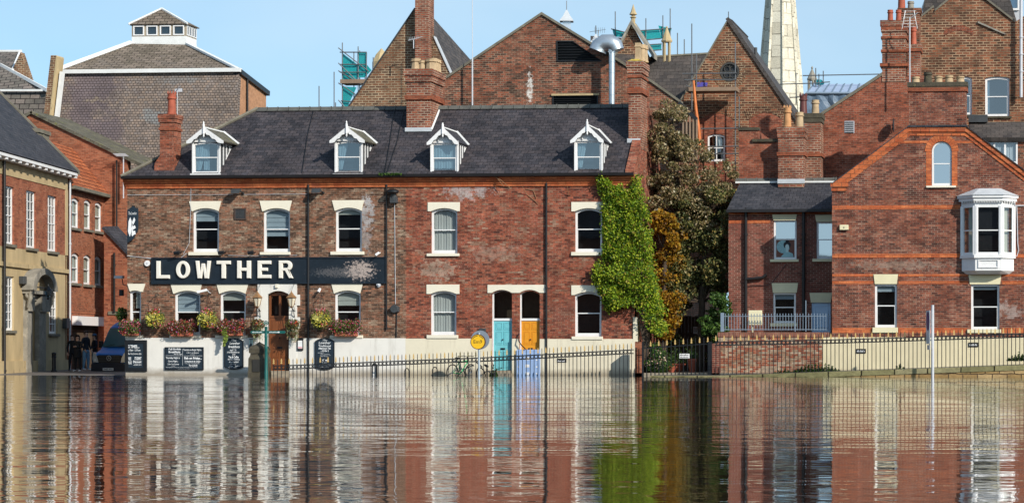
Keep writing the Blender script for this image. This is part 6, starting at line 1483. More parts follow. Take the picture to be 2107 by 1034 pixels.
# bay window, hung off the wall
BAY = []
yb_ = YR - .55
bx0, bx1 = M.X(1978, YR), M.X(2087, YR); fx0, fx1 = M.X(2006, yb_), M.X(2061, yb_)
zt_, zb_, zp = M.Z(412, 2030, yb_), M.Z(527, 2030, yb_), M.Z(556, 2030, yb_)
def plan(o=0.): return [(bx0 - o, YR), (fx0 - o * .5, yb_ - o), (fx1 + o * .5, yb_ - o), (bx1 + o, YR)]
def ringm(m, o, za, zb):
    p = plan(o); m.add([(a, b, za) for a, b in p] + [(a, b, zb) for a, b in p], [(0, 1, 5, 4), (1, 2, 6, 5), (2, 3, 7, 6), (0, 1, 2, 3), (7, 6, 5, 4)])
m = MB(); ringm(m, -.02, zp, zb_); ringm(m, .06, zb_ - .06, zb_ + .06); ringm(m, .10, zt_ - .02, zt_ + .1); ringm(m, .16, zt_ + .102, zt_ + .2); ringm(m, 0, zt_ - .2, zt_ - .021); 
p = plan(-.02); q = plan(-.2); zq = M.Z(563, 2030, yb_)
m.add([(a, b, zp - .001) for a, b in p] + [(a, b, zq) for a, b in q], [(0, 1, 5, 4), (1, 2, 6, 5), (2, 3, 7, 6), (4, 5, 6, 7)])
for (a, b) in (((bx0, YR), (fx0, yb_)), ((fx0, yb_), (fx1, yb_)), ((fx1, yb_), (bx1, YR))):
    for t in (.05, .95): m.cyl((lerp(a[0], b[0], t), lerp(a[1], b[1], t) + .03, zb_ + .06), (lerp(a[0], b[0], t), lerp(a[1], b[1], t) + .03, zt_ - .2), .075, n=6)
BY_ = m.build('bay_window', mat_white, RH)
def bay_pane(a, b, t0, t1, rail=.5):
    d = Vector((b[0] - a[0], b[1] - a[1], 0)); ln = d.length; d.normalize(); n = Vector((d.y, -d.x, 0)); base = Vector((a[0], a[1], 0))
    x0, x1 = ln * t0, ln * t1; z0, z1 = zb_ + .062, zt_ - .2; zr = lerp(z0, z1, rail)
    k = MB(); k.prism(rect(x0, x1, z0, z1), 0, .06, [rect(x0 + .06, x1 - .06, z0 + .1, zr - .02), rect(x0 + .06, x1 - .06, zr + .02, z1 - .06)])
    g2 = MB(); g2.sheet(rect(x0 + .02, x1 - .02, z0 + .05, z1 - .05), .035)
    h2 = MB(); h2.sheet(rect(x0 + .02, x1 - .02, z0 + .05, z1 - .05), .2)
    for mm in (k, g2, h2): mm.v = [base + d * v.x - n * v.y + Vector((0, 0, v.z)) for v in mm.v]
    k.build('sash', mat_white, BY_); g2.build('pane', mat_glass, BY_); return h2
bay_pane((bx0, YR), (fx0, yb_), .08, .92).build('curtain', mat_bluecurtain, BY_)
bay_pane((fx0, yb_), (fx1, yb_), .05, .95).build('unlit_backing', mat_unlit_backing, BY_)
bay_pane((fx1, yb_), (bx1, YR), .08, .92).build('blind', mat_creamblind, BY_)
m = MB(); zr_ = M.Z(388, 2030, YR); po = plan(.2); top_ = [(lerp(bx0, bx1, .28), YR - .1), (lerp(bx0, bx1, .34), YR - .2), (lerp(bx0, bx1, .68), YR - .2), (lerp(bx0, bx1, .74), YR - .1)]
m.add([(a, b, zt_ + .2) for a, b in po] + [(a, b, zr_) for a, b in top_] + [(top_[0][0], YR, zr_), (top_[3][0], YR, zr_)], [(0, 1, 5, 4), (1, 2, 6, 5), (2, 3, 7, 6), (4, 5, 6, 7), (4, 7, 9, 8), (0, 4, 8), (3, 7, 9)]); m.build('lead_roof', mat_lead, BY_)
m = MB(); x = M.X(1985, yb_)
for k in range(22): xx = lerp(fx0 - .5, fx1 + .5, k / 21); yy = yb_ if fx0 <= xx <= fx1 else yb_ + (fx0 - xx if xx < fx0 else xx - fx1) * .95; m.box(xx - .02, xx + .02, yy - .09, yy - .0, zt_ - .09, zt_ - .022)
m.build('dentil', mat_oldwhite, BY_)
m = MB()
for (a, b, t0, t1) in (((fx0, yb_ + .02), (fx1, yb_ + .02), .12, .88),):
    x0, x1 = lerp(a[0], b[0], t0), lerp(a[0], b[0], t1); m.prism(rect(x0, x1, zp + .1, zb_ - .12), yb_ - .015, yb_ + .03, [rect(x0 + .04, x1 - .04, zp + .14, zb_ - .16)])
m.build('apron_panel', mat_oldwhite, BY_)
m = MB(); m.tube([(M.X(a, YR - .02), YR - .02, M.Z(b, a, YR)) for a, b in ((2088, 418), (2088, 423), (2107, 423), (2140, 424))], .03, 5); m.tube([(M.X(a, YR - .02), YR - .02, M.Z(b, a, YR)) for a, b in ((2092, 424), (2093, 450), (2094, 500), (2096, 515), (2092, 527), (2084, 528))], .02, 5); m.build('cable', mat_palepipe, RH)
stack(RH, M.X(1870, 3.2), M.X(1988, 3.2), 3.2, 4.1, M.Z(300, 1930, 3.2), M.Z(170, 1930, 3.2), mat=mat_brick_right, cap=.3, capmat=mat_darkstone, capout=.06, bands=[(M.Z(188, 1930, 3.2), .16, .05)],
      pots=[(M.X(a, 3.6), h, .17, mt, False) for a, h, mt in ((1884, .27, mat_pot_buff), (1909, .45, mat_darkstone), (1931, .28, mat_pot_buff), (1953, .30, mat_pot_buff), (1976, .27, mat_pot_buff))])
# cream plinth, standing on the ramp
m = MB(); m.box(M.X(1693, YR - .1), M.X(2146, YR), YR - .06, YR + .2, -.5, M.Z(693, 1750, YR)); m.build('plinth', mat_plinth_y, RH)
m = MB(); m.box(M.X(1712, YR), M.X(2146, YR), YR - .03, YR - .001, M.Z(693, 1750, YR) + .002, M.Z(685, 1750, YR)); m.build('plinth_course', mat_brick_right, RH)
for a, b, c, d, lb in ((1762, 717, 1782, 726, 'small black letter slot plate low on the cream base below the narrow window'), (1993, 704, 2013, 713, 'small black slot plate on the cream base below the bay')):
    T = thing('name_plate', lb, 'sign', (M.X((a + c) / 2, YR), YR - .06, M.Z(d, a, YR))); m = MB(); m.box(M.X(a, YR), M.X(c, YR), YR - .09, YR - .055, M.Z(d, a, YR), M.Z(b, a, YR)); m.build('plate', mat_black, T)
    m = MB(); text_mb(m, '~~~~~~~~~', M.X(a + 2, YR), M.X(c - 2, YR), M.Z(d - 2.5, a, YR), M.Z(b + 2.5, a, YR), YR - .092, .02); m.build('lettering', mat_chalk, T)
# wing, set back
YG = 2.0
WG = thing('rear_wing', 'low red brick wing with dark slate roof and pale blue door beside the corner house', 'house', (M.X(1600, YG), YG + 2, 0))
hs = []
for f, l_, s_q, b, gm in (((1592, 453, 1639, 533), (1589, 441, 1640), (1585, 1643.5, 538.5), None, mat_obs), ((1680, 456, 1728, 532), (1677, 442, 1730), (1672, 1726, 538), None, mat_obs), ((1591, 602, 1637.5, 664), (1588, 582, 1642), (1585, 1641, 671), [('romanb', 0, 1, .78, 1)], None)):
    r = M.R(*f, YG); hs.append(rect(*r)); W = window(WG, r, YG + .06, 0, .52, .07, b, gm=gm, bottom=.08)
    lintel(WG, M.X(l_[0], YG), M.X(l_[2], YG), r[3] + .002, M.Z(l_[1], l_[0], YG), YG, 0, 0, 0, .05, mat_cream_y)
    sill(WG, M.X(s_q[0], YG), M.X(s_q[1], YG), M.Z(s_q[2], f[0], YG), r[2] - .003, YG, mat_cream_y)
    if f[0] == 1592: WIN = (W, r)
dd = M.R(1670, 622, 1709, 679, YG); hs.append([(dd[0], dd[2] - .4), (dd[1], dd[2] - .4), (dd[1], dd[3]), (dd[0], dd[3])])
MB().wall(M.P([(1499, 790), (1499, 432), (1730, 432), (1730, 790)], YG), YG, hs, .16, .3).build('wall', mat_brick_wing, WG)
lintel(WG, M.X(1666, YG), M.X(1712, YG), dd[3] + .002, M.Z(602, 1690, YG), YG, 0, 0, 0, .05, mat_cream_y)
m = MB(); m.box(dd[0], dd[1], YG + .05, YG + .1, dd[2] - .1, dd[3]); m.prism(rect(dd[0] + .1, dd[1] - .1, dd[2] + .1, dd[3] - .1), YG + .03, YG + .051, [rect(dd[0] + .15, dd[1] - .15, dd[2] + .15, dd[3] - .15)]); m.build('door', plain('powder blue door', (.45, .60, .78), .45, var=.05), WG)
# picture of a woman with a parasol propped in the wing window
W, r = WIN; zm_ = lerp(r[2], r[3], .52); gx = lambda t: lerp(r[0] + .09, r[1] - .09, t); gz = lambda t: lerp(r[2] + .09, zm_ - .03, t); yp = YG + .082
el = lambda cx, cz, rx, rz, n=20: [(gx(cx + rx * math.cos(2 * math.pi * k / n)), gz(cz + rz * math.sin(2 * math.pi * k / n))) for k in range(n)]
m = MB(); m.sheet(rect(gx(0), gx(1), gz(0), gz(1)), yp); PIC = m.build('window_picture', plain('brown red print', (.16, .06, .04), .6), W)
m = MB(); m.sheet(el(.38, .6, .36, .38), yp - .003); m.sheet([(gx(.25), gz(0)), (gx(.95), gz(0)), (gx(.9), gz(.2)), (gx(.65), gz(.32)), (gx(.45), gz(.25))], yp - .006)
m.build('picture_parasol', plain('pale teal print', (.30, .50, .52), .6), W)
m = MB(); m.sheet(el(.6, .7, .2, .22), yp - .008); m.sheet(el(.6, .93, .09, .07), yp - .008)
for k in range(9): a = k * math.pi / 4.5; m.sheet([(gx(.38), gz(.6)), (gx(.38 + .35 * math.cos(a)), gz(.6 + .37 * math.sin(a))), (gx(.38 + .35 * math.cos(a + .03)), gz(.6 + .37 * math.sin(a + .03)))], yp - .0045)
m.build('picture_hair', plain('ink print', (.02, .02, .025), .6), W)
m = MB(); m.sheet(el(.6, .58, .105, .17), yp - .011); m.sheet([(gx(.54), gz(.45)), (gx(.66), gz(.45)), (gx(.68), gz(.28)), (gx(.54), gz(.28))], yp - .0105); m.build('picture_face', plain('pale face print', (.52, .66, .64), .6), W)
# wing roof
ze_, zr_ = M.Z(431, 1600, YG - .25), M.Z(371, 1600, YG + 1.9)
m = MB(); m.slab([(M.X(1497, YG), YG - .25, ze_), (M.X(1718, YG), YG - .25, ze_), (M.X(1718, YG), YG + 1.9, zr_), (M.X(1512, YG), YG + 1.9, zr_)], .1); m.build('roof', mat_slate_plain, WG)
m = MB(); m.box(M.X(1497, YG), M.X(1716, YG), YG - .36, YG - .26, ze_ - .1, ze_ + .02); m.build('gutter', mat_pipe, WG)
m = MB(); bandm(m, 1500, 1711, 436, 441, YG); bandm(m, 1499.5, 1585, 453, 459, YG); m.build('brick_band', mat_band, WG)
ridge(WG, M.X(1514, YG + 1.9), M.X(1722, YG + 1.9), YG + 1.9, zr_ + .03, mat_ridge)
m = MB(); m.box(M.X(1514, YG + 1.75), M.X(1722, YG + 1.75), YG + 1.62, YG + 1.7, zr_ - .12, zr_ - .05); m.build('flashing', mat_flash, WG)
pipe(WG, M.X(1535.5, YG), YG - .1, M.Z(686, 1535, YG), M.Z(428, 1535, YG), .06); pipe(WG, M.X(1654, YG), YG - .1, M.Z(686, 1654, YG), M.Z(436, 1654, YG), .065)
m = MB(); m.tube([(M.X(a, YG - .12), YG - .12, M.Z(b, a, YG)) for a, b in ((1536, 574), (1558, 572), (1568, 571), (1577, 565))], .06, 8); m.build('waste_pipe', mat_pipe, WG)
m = MB(); m.tube([(M.X(a, YG - .03), YG - .03, M.Z(b, a, YG)) for a, b in ((1536, 589), (1580, 586), (1590, 580), (1618, 543))], .012, 4); m.build('cable', mat_pipe, WG)
yc = YG + 1.3
ch(WG, 1601, 1654, 262, 385, yc, 1.1, mat=mat_brick_chim, cap=.4, capout=.05, bands=[(M.Z(320, 1628, yc), .14, .05)], pots=[(M.X(1617, yc), .82, .16, mat_pot_orange, True), (M.X(1642, yc), .64, .17, mat_pot_buff, False)])
m = MB(); m.box(M.X(1600, yc), M.X(1656, yc), yc - .03, yc, M.Z(377, 1628, yc), M.Z(368, 1628, yc)); m.build('flashing', mat_lead, WG)
yc = YG + 3.4
ch(WG, 1655, 1689, 234, 380, yc, 1.1, mat=mat_brick_chim, cap=.35, capmat=mat_darkstone, capout=.06, bands=[(M.Z(322, 1670, yc), .14, .05)], pots=[(M.X(1650, yc), .78, .16, plain('dark glazed pot', (.12, .04, .035), .4), True), (M.X(1675, yc), .60, .16, mat_pot_buff, False)])
# garden retaining wall and its pale railing
YV = -.55
T = thing('garden_wall', 'mottled red brick garden wall behind the railings under the grey railing', 'wall', (M.X(1590, YV), YV, 0))
m = MB(); m.box(M.X(1478, YV), M.X(1698, YV), YV, YV + .35, -.4, M.Z(693, 1590, YV)); m.build('brickwork', mat_brick_garden, T)
m = MB(); m.box(M.X(1477, YV), M.X(1706, YV), YV - .03, YV + .38, M.Z(693, 1590, YV) + .002, M.Z(683, 1590, YV)); m.build('brick_on_edge', brick('brick on edge', [(.12, .05, .035), (.24, .09, .06), (.30, .14, .09)], (.3, .25, .2), bw=.08, bh=.3, patch=.3), T)
m = MB(); m.box(M.X(1478, YV), M.X(1716, YV), YV + .36, YG, -.4, M.Z(686, 1590, YV)); m.build('terrace_slab', mat_step, T)
T = thing('brick_pier', 'squat brick pier at the gate left of the garden wall', 'pier', (M.X(1471, -1), -.9, 0))
m = MB(); m.box(M.X(1465, -1), M.X(1480, -1), -1.0, -.6, -.4, M.Z(706, 1472, -1)); m.build('brickwork', mat_brick_wing, T)
T = thing('brick_pier', 'narrow orange brick pier at the terrace corner beside the gate', 'pier', (M.X(1313, -1), -.9, 0))
m = MB(); m.box(M.X(1306.5, -1), M.X(1321, -1), -1.0, -.6, -.4, M.Z(703, 1313, -1)); m.build('brickwork', mat_brick_orange, T)
T = thing('meter_cabinet', 'cream metal meter cabinet on a post above the garden wall', 'cabinet', (M.X(1553, 0), 0, M.Z(684, 1553, 0)))
m = MB(); m.box(M.X(1540, 0), M.X(1567, 0), 0, .25, M.Z(668, 1553, 0), M.Z(638, 1553, 0)); m.build('box', mat_cream_y, T, bevel=.015)
m = MB(); m.box(M.X(1546, 0), M.X(1549, 0), .1, .15, M.Z(685, 1553, 0), M.Z(668, 1553, 0) - .002); m.build('post', mat_cream_y, T)

# ------------------------------------------------------------------ railings
def arrow_mb(s=1.):
    m = MB(); m.prism([(-.008, 0), (.008, 0), (.035, .05), (.028, .08), (.012, .075), (.03, .13), (0, .24), (-.03, .13), (-.012, .075), (-.028, .08), (-.035, .05)], -.012, .012)
    m.v = [v * s for v in m.v]; return m
FIN = arrow_mb(1.); FM = None
def pale(name_, T, x, y, ztop, ln, gold, r=.0155):
    """one bar of the railing, its finial a sub-part; z is the bar's tip"""
    key = (ln, gold, r)
    if key not in PALES:
        b = MB(); 
        if gold: b.cyl((0, 0, -ln), (0, 0, -.2), r, n=6); b.ball((0, 0, -.21), .022, 6)
        else: b.cyl((0, 0, -ln), (0, 0, -.06), r, n=6); b.cyl((0, 0, -.06), (0, 0, 0), r, .002, n=6); b.ball((0, 0, -.28), .02, 6)
        o = b.build('pale', mat_black, base=(0, 0, 0)); f_ = None
        if gold:
            a_ = arrow_mb(); a_.v = [v - Vector((0, 0, .22)) for v in a_.v]
            f_ = a_.build('finial', mat_gold, base=(0, 0, 0)); f_.data.name = 'finial'
        PALES[key] = (o.data, f_.data if f_ else None)
        bpy.data.objects.remove(o)
        if f_: bpy.data.objects.remove(f_)
    me, fm_ = PALES[key]
    o = bpy.data.objects.new('pale', me); COL.objects.link(o); o.parent = T; o.location = Vector((x, y, ztop)) - OFF[T.name]
    if fm_: f_ = bpy.data.objects.new('finial', fm_); COL.objects.link(f_); f_.parent = o
PALES = {}
def railing(name, label, y, pa, pb, step, tops, rails, ln=1.62, rings=True, start_gold=True, yend=None):
    """tops: list of (px, py) of the tips; rails: two offsets in px below the tip line"""
    T = thing(name, label, 'railing', (M.X((pa + pb) / 2, y), y, 0), group='gold tipped railings')
    def top(px_):
        for i in range(len(tops) - 1):
            if tops[i][0] <= px_ <= tops[i + 1][0]: return lerp(tops[i][1], tops[i + 1][1], (px_ - tops[i][0]) / (tops[i + 1][0] - tops[i][0]))
        return tops[-1][1]
    px_ = pa; g_ = start_gold; xs = []
    while px_ <= pb:
        x = M.X(px_, y); pale(name, T, x, y, M.Z(top(px_), px_, y), ln, g_); xs.append((x, px_)); g_ = not g_; px_ += step
    for k, o_ in enumerate(rails):
        m = MB(); pts = [(M.X(q, y), y, M.Z(top(q) + o_, q, y)) for q in [pa - 2] + [t[0] for t in tops if pa < t[0] < pb] + [pb + 2]]
        for i in range(len(pts) - 1):
            a, b = pts[i], pts[i + 1]; m.add([(a[0], y + s, a[2] + t) for s in (-.008, .008) for t in (-.018, .018)] + [(b[0], y + s, b[2] + t) for s in (-.008, .008) for t in (-.018, .018)], [(0, 1, 5, 4), (2, 3, 7, 6), (0, 2, 6, 4), (1, 3, 7, 5)])
        m.build('rail', mat_black, T)
    if rings:
        m = MB()
        for i in range(len(xs) - 1):
            q = (xs[i][1] + xs[i + 1][1]) / 2; m.torus((M.X(q, y), y, M.Z(top(q) + (rails[0] + rails[1]) / 2, q, y)),   .058, .013, 'y', 12, 4)
        m.build('ring_band', mat_black, T)
    return T
YF = -1.3
railing('railing', 'long low railing in front of the pub and terrace base', YF, 563, 1302, 8.0, [(555, 738), (600, 737), (1000, 721), (1300, 705)], (14, 21.5))
railing('gate_railing', 'wider spaced railing gate across the garden path', YF, 1322, 1464, 8.4, [(1300, 704), (1480, 691)], (14, 79), rings=False)
YF2 = -2.4
TR = railing('ramp_railing', 'railing climbing the ramp in front of the corner house', YF2, 1473, 2200, 8.45, [(1470, 690), (1700, 686), (1900, 680), (2250, 668)], (13, 20), ln=1.62)
for pa_, pb_, lb in ((1321, 1324.5, 'slim black gate post against the orange brick pier'), (1457, 1465, 'broad black gate post on the right of the garden path')):
    m = MB(); m.box(M.X(pa_, YF), M.X(pb_, YF), YF - .04, YF + .04, -.3, M.Z(702, pa_, YF)); setp(m.build('gate_post', mat_black), lb, 'gate post')
T = thing('gate_sign', 'white two line sign plate wired to the path gate', 'sign', (M.X(1409, YF), YF, M.Z(737, 1409, YF)))
m = MB(); m.box(M.X(1398.5, YF), M.X(1419, YF), YF - .04, YF - .02, M.Z(736.5, 1409, YF), M.Z(727, 1409, YF)); m.build('plate', mat_white, T)
m = MB(); text_mb(m, '~~~~~~~', M.X(1400, YF), M.X(1417.5, YF), M.Z(731.3, 1409, YF), M.Z(728, 1409, YF), YF - .043, .03); text_mb(m, '~~~~~~~~~', M.X(1400, YF), M.X(1417.5, YF), M.Z(735.8, 1409, YF), M.Z(732.6, 1409, YF), YF - .043, .02); m.build('lettering', mat_black, T)
# pale railing on the garden wall
T = thing('garden_railing', 'pale blue grey spear topped railing on the garden wall', 'railing', (M.X(1590, -.3), -.3, M.Z(683, 1590, -.3)))
z0_, z1_ = M.Z(679, 1590, -.3), M.Z(644, 1590, -.3); zr1 = M.Z(650, 1590, -.3)
m = MB(); m.cyl((0, 0, 0), (0, 0, z1_ - z0_ - .1), .011, n=5); m.cyl((0, 0, z1_ - z0_ - .1), (0, 0, z1_ - z0_ - .05), .012, .026, n=4); m.cyl((0, 0, z1_ - z0_ - .05), (0, 0, z1_ - z0_), .026, .002, n=4)
o_ = m.build('bar', mat_rail, base=(0, 0, 0)); me_ = o_.data; bpy.data.objects.remove(o_)
px_ = 1487
while px_ < 1709: o_ = bpy.data.objects.new('bar', me_); COL.objects.link(o_); o_.parent = T; o_.location = Vector((M.X(px_, -.3), -.3, z0_)) - OFF[T.name]; px_ += 5.9
for z_ in (zr1, z0_ + .03):
    m = MB(); m.box(M.X(1482, -.3), M.X(1709, -.3), -.31, -.29, z_ - .012, z_ + .012); m.build('rail', mat_rail, T)
m = MB(); m.box(M.X(1483, -.3), M.X(1490, -.3), -.34, -.28, z0_ - .05, z1_ + .02); m.build('end_post', mat_rail, T)
for q in (1636, 1658): m = MB(); m.cyl((M.X(q, -.3), -.3, z0_ - .05), (M.X(q, -.3), -.3, z1_ + (.5 if q == 1658 else 0)), .02, n=6); m.build('post', mat_rail, T)
# ramp with kerb, and the sandstone retaining wall below it at the right
def kerb_z(px_): return M.Z(lerp(772, 750, max(0, (px_ - 1478)) / (2107 - 1478)), px_, YF2)
m = MB(); xs = [1340, 1478, 1700, 1900, 2107, 2500]; n = len(xs)
for i in range(n - 1):
    a, b = xs[i], xs[i + 1]; xa_, xb_ = M.X(a, YF2), M.X(b, YF2); za_, zb_ = kerb_z(a) , kerb_z(b)
    m.add([(xa_, YF2 + .1, za_ - .01), (xb_, YF2 + .1, zb_ - .01), (xb_, YR, zb_ + .02), (xa_, YR, za_ + .02)], [(0, 1, 2, 3)])
setp(m.build('ramp', mat_tarmac), kind='structure')
mat_kerb = tiles('mossy kerb stone', [(0, (.17, .16, .08)), (.5, (.24, .22, .11)), (1, (.30, .27, .16))], (.04, .035, .02), 1.25, 3, .03, patch=.35, bump=.6, wob=.05)
m = MB()
for i in range(n - 1):
    a, b = xs[i], xs[i + 1]; xa_, xb_ = M.X(a, YF2), M.X(b, YF2); za_, zb_ = kerb_z(a), kerb_z(b)
    hk = .19
    m.add([(xa_, YF2 - .2, za_ - hk), (xb_, YF2 - .2, zb_ - hk), (xb_, YF2 - .2, zb_), (xa_, YF2 - .2, za_), (xb_, YF2 + .12, zb_), (xa_, YF2 + .12, za_)], [(0, 1, 2, 3), (3, 2, 4, 5)])
setp(m.build('kerb', mat_kerb), kind='structure')
mat_ret = tiles('honey sandstone blocks', [(0, (.26, .17, .07)), (.5, (.38, .25, .11)), (1, (.46, .33, .17))], (.12, .08, .05), .55, .17, .02, patch=.35, bump=1., wob=.1)
m = MB()
for i in range(n - 1):
    a, b = xs[i], xs[i + 1]; xa_, xb_ = M.X(a, YF2), M.X(b, YF2); za_, zb_ = kerb_z(a) - .195, kerb_z(b) - .195
    m.add([(xa_, YF2 - .17, -.5), (xb_, YF2 - .17, -.5), (xb_, YF2 - .17, zb_), (xa_, YF2 - .17, za_), (xa_, YF2 + .1, za_), (xb_, YF2 + .1, zb_)], [(0, 1, 2, 3), (3, 2, 5, 4)])
setp(m.build('retaining_wall', mat_ret), 'honey coloured stone retaining wall under the mossy kerb at right', 'wall')

# ------------------------------------------------------------------ garden alley
T = thing('timber_gate', 'dark wooden boarded gate closing the shady garden alley', 'gate', (M.X(1415, 6.3), 6.3, 0))
m = MB(); x = M.X(1355, 6.3)
while x < M.X(1510, 6.3): m.box(x, x + .13, 6.3, 6.34, 0, M.Z(650, 1415, 6.3) + uni(-.02, .02)); x += .14
m.build('boards', mat_darkwood, T)
m = MB(); [m.box(M.X(1355, 6.3), M.X(1510, 6.3), 6.35, 6.42, z_, z_ + .12) for z_ in (.5, 1.6)]; m.build('cross_rail', mat_darkwood, T)
T = thing('gate_notice', 'small white printed notice pinned on the dark boarded gate', 'notice', (M.X(1431, 6.2), 6.2, M.Z(687, 1431, 6.2)))
m = MB(); m.box(M.X(1426.5, 6.25), M.X(1437, 6.25), 6.26, 6.29, M.Z(686, 1431, 6.2), M.Z(671.5, 1431, 6.2)); m.build('plate', mat_white, T)
m = MB()
for k, s in enumerate(('~~~~~~', '~~~~~', '~~~~~', '~~~~~~', '~~~~~~~')): z_ = M.Z(674.5 + k * 2.4, 1431, 6.2); text_mb(m, s, M.X(1428, 6.25), M.X(1435.5, 6.25), z_ - .0, z_ + .03, 6.257, .02)
m.build('lettering', mat_black, T)
for (px_, py, y, r, lb, mt) in ((1390, 752, 1.5, .36, 'large round terracotta pot left in the garden', mat_pot_red), (1424, 758, .8, .17, 'tall terracotta pot standing on the garden path', mat_pot_red), (1383, 766, 1.2, .2, 'low terracotta bowl near the path edge', mat_pot_red)):
    T = thing('flower_pot', lb, 'pot', (M.X(px_, y), y, .12), group='terracotta pots in the garden')
    m = MB(); x = M.X(px_, y); hh = .35 if r > .3 else .55 if r < .19 else .25; m.lathe((x, y, .12), [(r * .6, 0), (r, hh * .8), (r * 1.12, hh * .82), (r * 1.12, hh), (r * .9, hh)], 14); m.build('pot', mt, T, smooth=True)
    m = MB()
    for _ in range(220): m_p = Vector((x + random.gauss(0, r * .6), y + random.gauss(0, r * .6), .12 + hh + abs(random.gauss(0, r * .9)))); leaf(m, m_p, .1)
    m.build('foliage', leafy('pot plant leaf', [(0, (.02, .05, .012)), (1, (.08, .14, .03))], .3), T)
# ------------------------------------------------------------------ trees, creeper, planting
leaf_creeper = leafy('bright vine leaf', [(0, (.03, .07, .012)), (.3, (.11, .22, .015)), (.6, (.28, .40, .022)), (.85, (.46, .52, .04)), (.95, (.45, .44, .05)), (1, (.30, .16, .05))], .4)
leaf_pale = leafy('olive silver leaf', [(0, (.07, .07, .025)), (.3, (.14, .13, .045)), (.55, (.26, .19, .085)), (.78, (.38, .27, .14)), (.92, (.48, .40, .25)), (1, (.56, .52, .38))], .35)
leaf_gold = leafy('autumn gold leaf', [(0, (.10, .06, .01)), (.35, (.30, .14, .01)), (.7, (.48, .24, .015)), (1, (.40, .32, .03))], .4)
leaf_dark = leafy('dark evergreen leaf', [(0, (.05, .07, .025)), (.5, (.12, .14, .045)), (.75, (.20, .19, .06)), (.9, (.36, .26, .08)), (1, (.45, .38, .2))], .35)
leaf_mid = leafy('mid green leaf', [(0, (.02, .05, .012)), (.5, (.045, .11, .02)), (1, (.11, .19, .03))], .3)
leaf_trail = leafy('variegated trailing leaf', [(0, (.07, .11, .03)), (.35, (.16, .22, .07)), (.6, (.3, .33, .16)), (.8, (.56, .56, .4)), (1, (.35, .12, .04))], .25)
bark = plain('brown bark', (.07, .05, .035), .9, var=.4, scale=6, bump=.6)
def clumps_in(poly, y0, y1, n, r):
    xs = [p[0] for p in poly]; zs = [p[1] for p in poly]; out = []; t = 0
    while len(out) < n and t < n * 50:
        t += 1; x, z = uni(min(xs), max(xs)), uni(min(zs), max(zs))
        if inside((x, z), poly): out.append(Vector((x, uni(y0, y1), z)))
    return out
def crown(poly_px, y, y0, y1, nc, nl, s, rr):
    m = MB(); poly = M.P(poly_px, y); cs = clumps_in(poly, y + y0, y + y1, nc, rr); rad = [uni(rr * .6, rr * 1.3) for _ in cs]
    per = nl // max(1, len(cs))
    for c, r in zip(cs, rad):
        for _ in range(per):
            d = Vector((random.gauss(0, 1), random.gauss(0, 1), random.gauss(0, 1))).normalized() * r * (uni(.45, 1) ** .6)
            d.z *= .75; p = c + d
            leaf(m, p, s * uni(.6, 1.4))
    return m, cs
def tree(name, label, poly_px, y, y0, y1, nc, nl, s, rr, mat, trunk, cat='tree'):
    bx = M.X(trunk[0][0], y); T = thing(name, label, cat, (bx, y, .1))
    m, cs = crown(poly_px, y, y0, y1, nc, nl, s, rr); m.build('crown', mat, T)
    t = MB(); pts = [(M.X(a, y), y + uni(-.1, .1), M.Z(b, a, y)) for a, b in trunk]; pts[0] = (pts[0][0], y, .0)
    n = len(pts); t.tube(pts, [lerp(.17, .05, i / (n - 1)) for i in range(n)], 8)
    for c in cs[::3]:
        k = min(range(n), key=lambda i: abs(pts[i][2] - c.z + .8)); a = Vector(pts[k]); mid = (a + c) / 2 + Vector((0, 0, -.15)); t.tube([a, mid, c], [.05, .03, .012], 5)
    t.build('trunk', bark, T); return T
tree('tree', 'tall tree with silvery brown leaves rising right of the terrace gable', [(1338, 225), (1365, 214), (1395, 225), (1412, 262), (1440, 300), (1470, 320), (1500, 345), (1512, 370), (1500, 460), (1470, 520), (1400, 480), (1345, 430)], 3.6, -1.0, 1.2, 150, 19000, .12, .36, leaf_pale, [(1385, 760), (1392, 600), (1400, 450), (1390, 330), (1380, 260)])
tree('tree', 'small golden orange leafed tree squeezed behind the green creeper', [(1340, 430), (1358, 418), (1385, 440), (1396, 480), (1398, 560), (1392, 640), (1375, 690), (1350, 690), (1338, 560)], 2.4, -.4, .5, 45, 7000, .12, .36, leaf_gold, [(1362, 765), (1366, 640), (1368, 520), (1362, 450)])
tree('tree', 'dark shaded evergreen filling the alley above the boarded gate', [(1385, 440), (1440, 390), (1500, 390), (1508, 520), (1500, 640), (1460, 600), (1425, 600), (1395, 650), (1382, 560)], 3.4, -1., 1.4, 110, 15000, .12, .38, leaf_dark, [(1440, 765), (1445, 620), (1450, 500), (1455, 430)])
T = thing('bush', 'dark green bush beside the garden wall end', 'bush', (M.X(1474, 1.6), 1.6, .12))
m, _ = crown([(1450, 640), (1465, 608), (1490, 600), (1500, 640), (1498, 690), (1490, 720), (1462, 715), (1448, 690)], 1.6, -.4, .4, 22, 3200, .11, .3); m.build('foliage', leaf_mid, T)
m = MB(); [m.tube([(M.X(1474, 1.6) + .1 * k, 1.6, .1), (M.X(1474, 1.6) + .2 * k, 1.6, 1.6)], .03, 5) for k in (-1, 0, 1)]; m.build('stem', bark, T)
T = thing('garden_shrub', 'leafy shrub with pale pink flowers low behind the path gate', 'shrub', (M.X(1345, .2), .2, .12))
m, _ = crown([(1325, 765), (1328, 725), (1345, 712), (1362, 728), (1375, 740), (1372, 768)], .2, -.4, .5, 16, 2200, .09, .25); m.build('foliage', leaf_mid, T)
m, _ = crown([(1328, 760), (1330, 735), (1345, 722), (1365, 740), (1368, 760)], .0, -.4, .1, 10, 120, .07, .3); m.build('flowers', leafy('pale blossom', [(0, (.7, .6, .45)), (1, (.75, .45, .4))], .2), T)
T = thing('garden_shrub', 'dark shrub mass behind the round terracotta pot', 'shrub', (M.X(1400, 3), 3, .12))
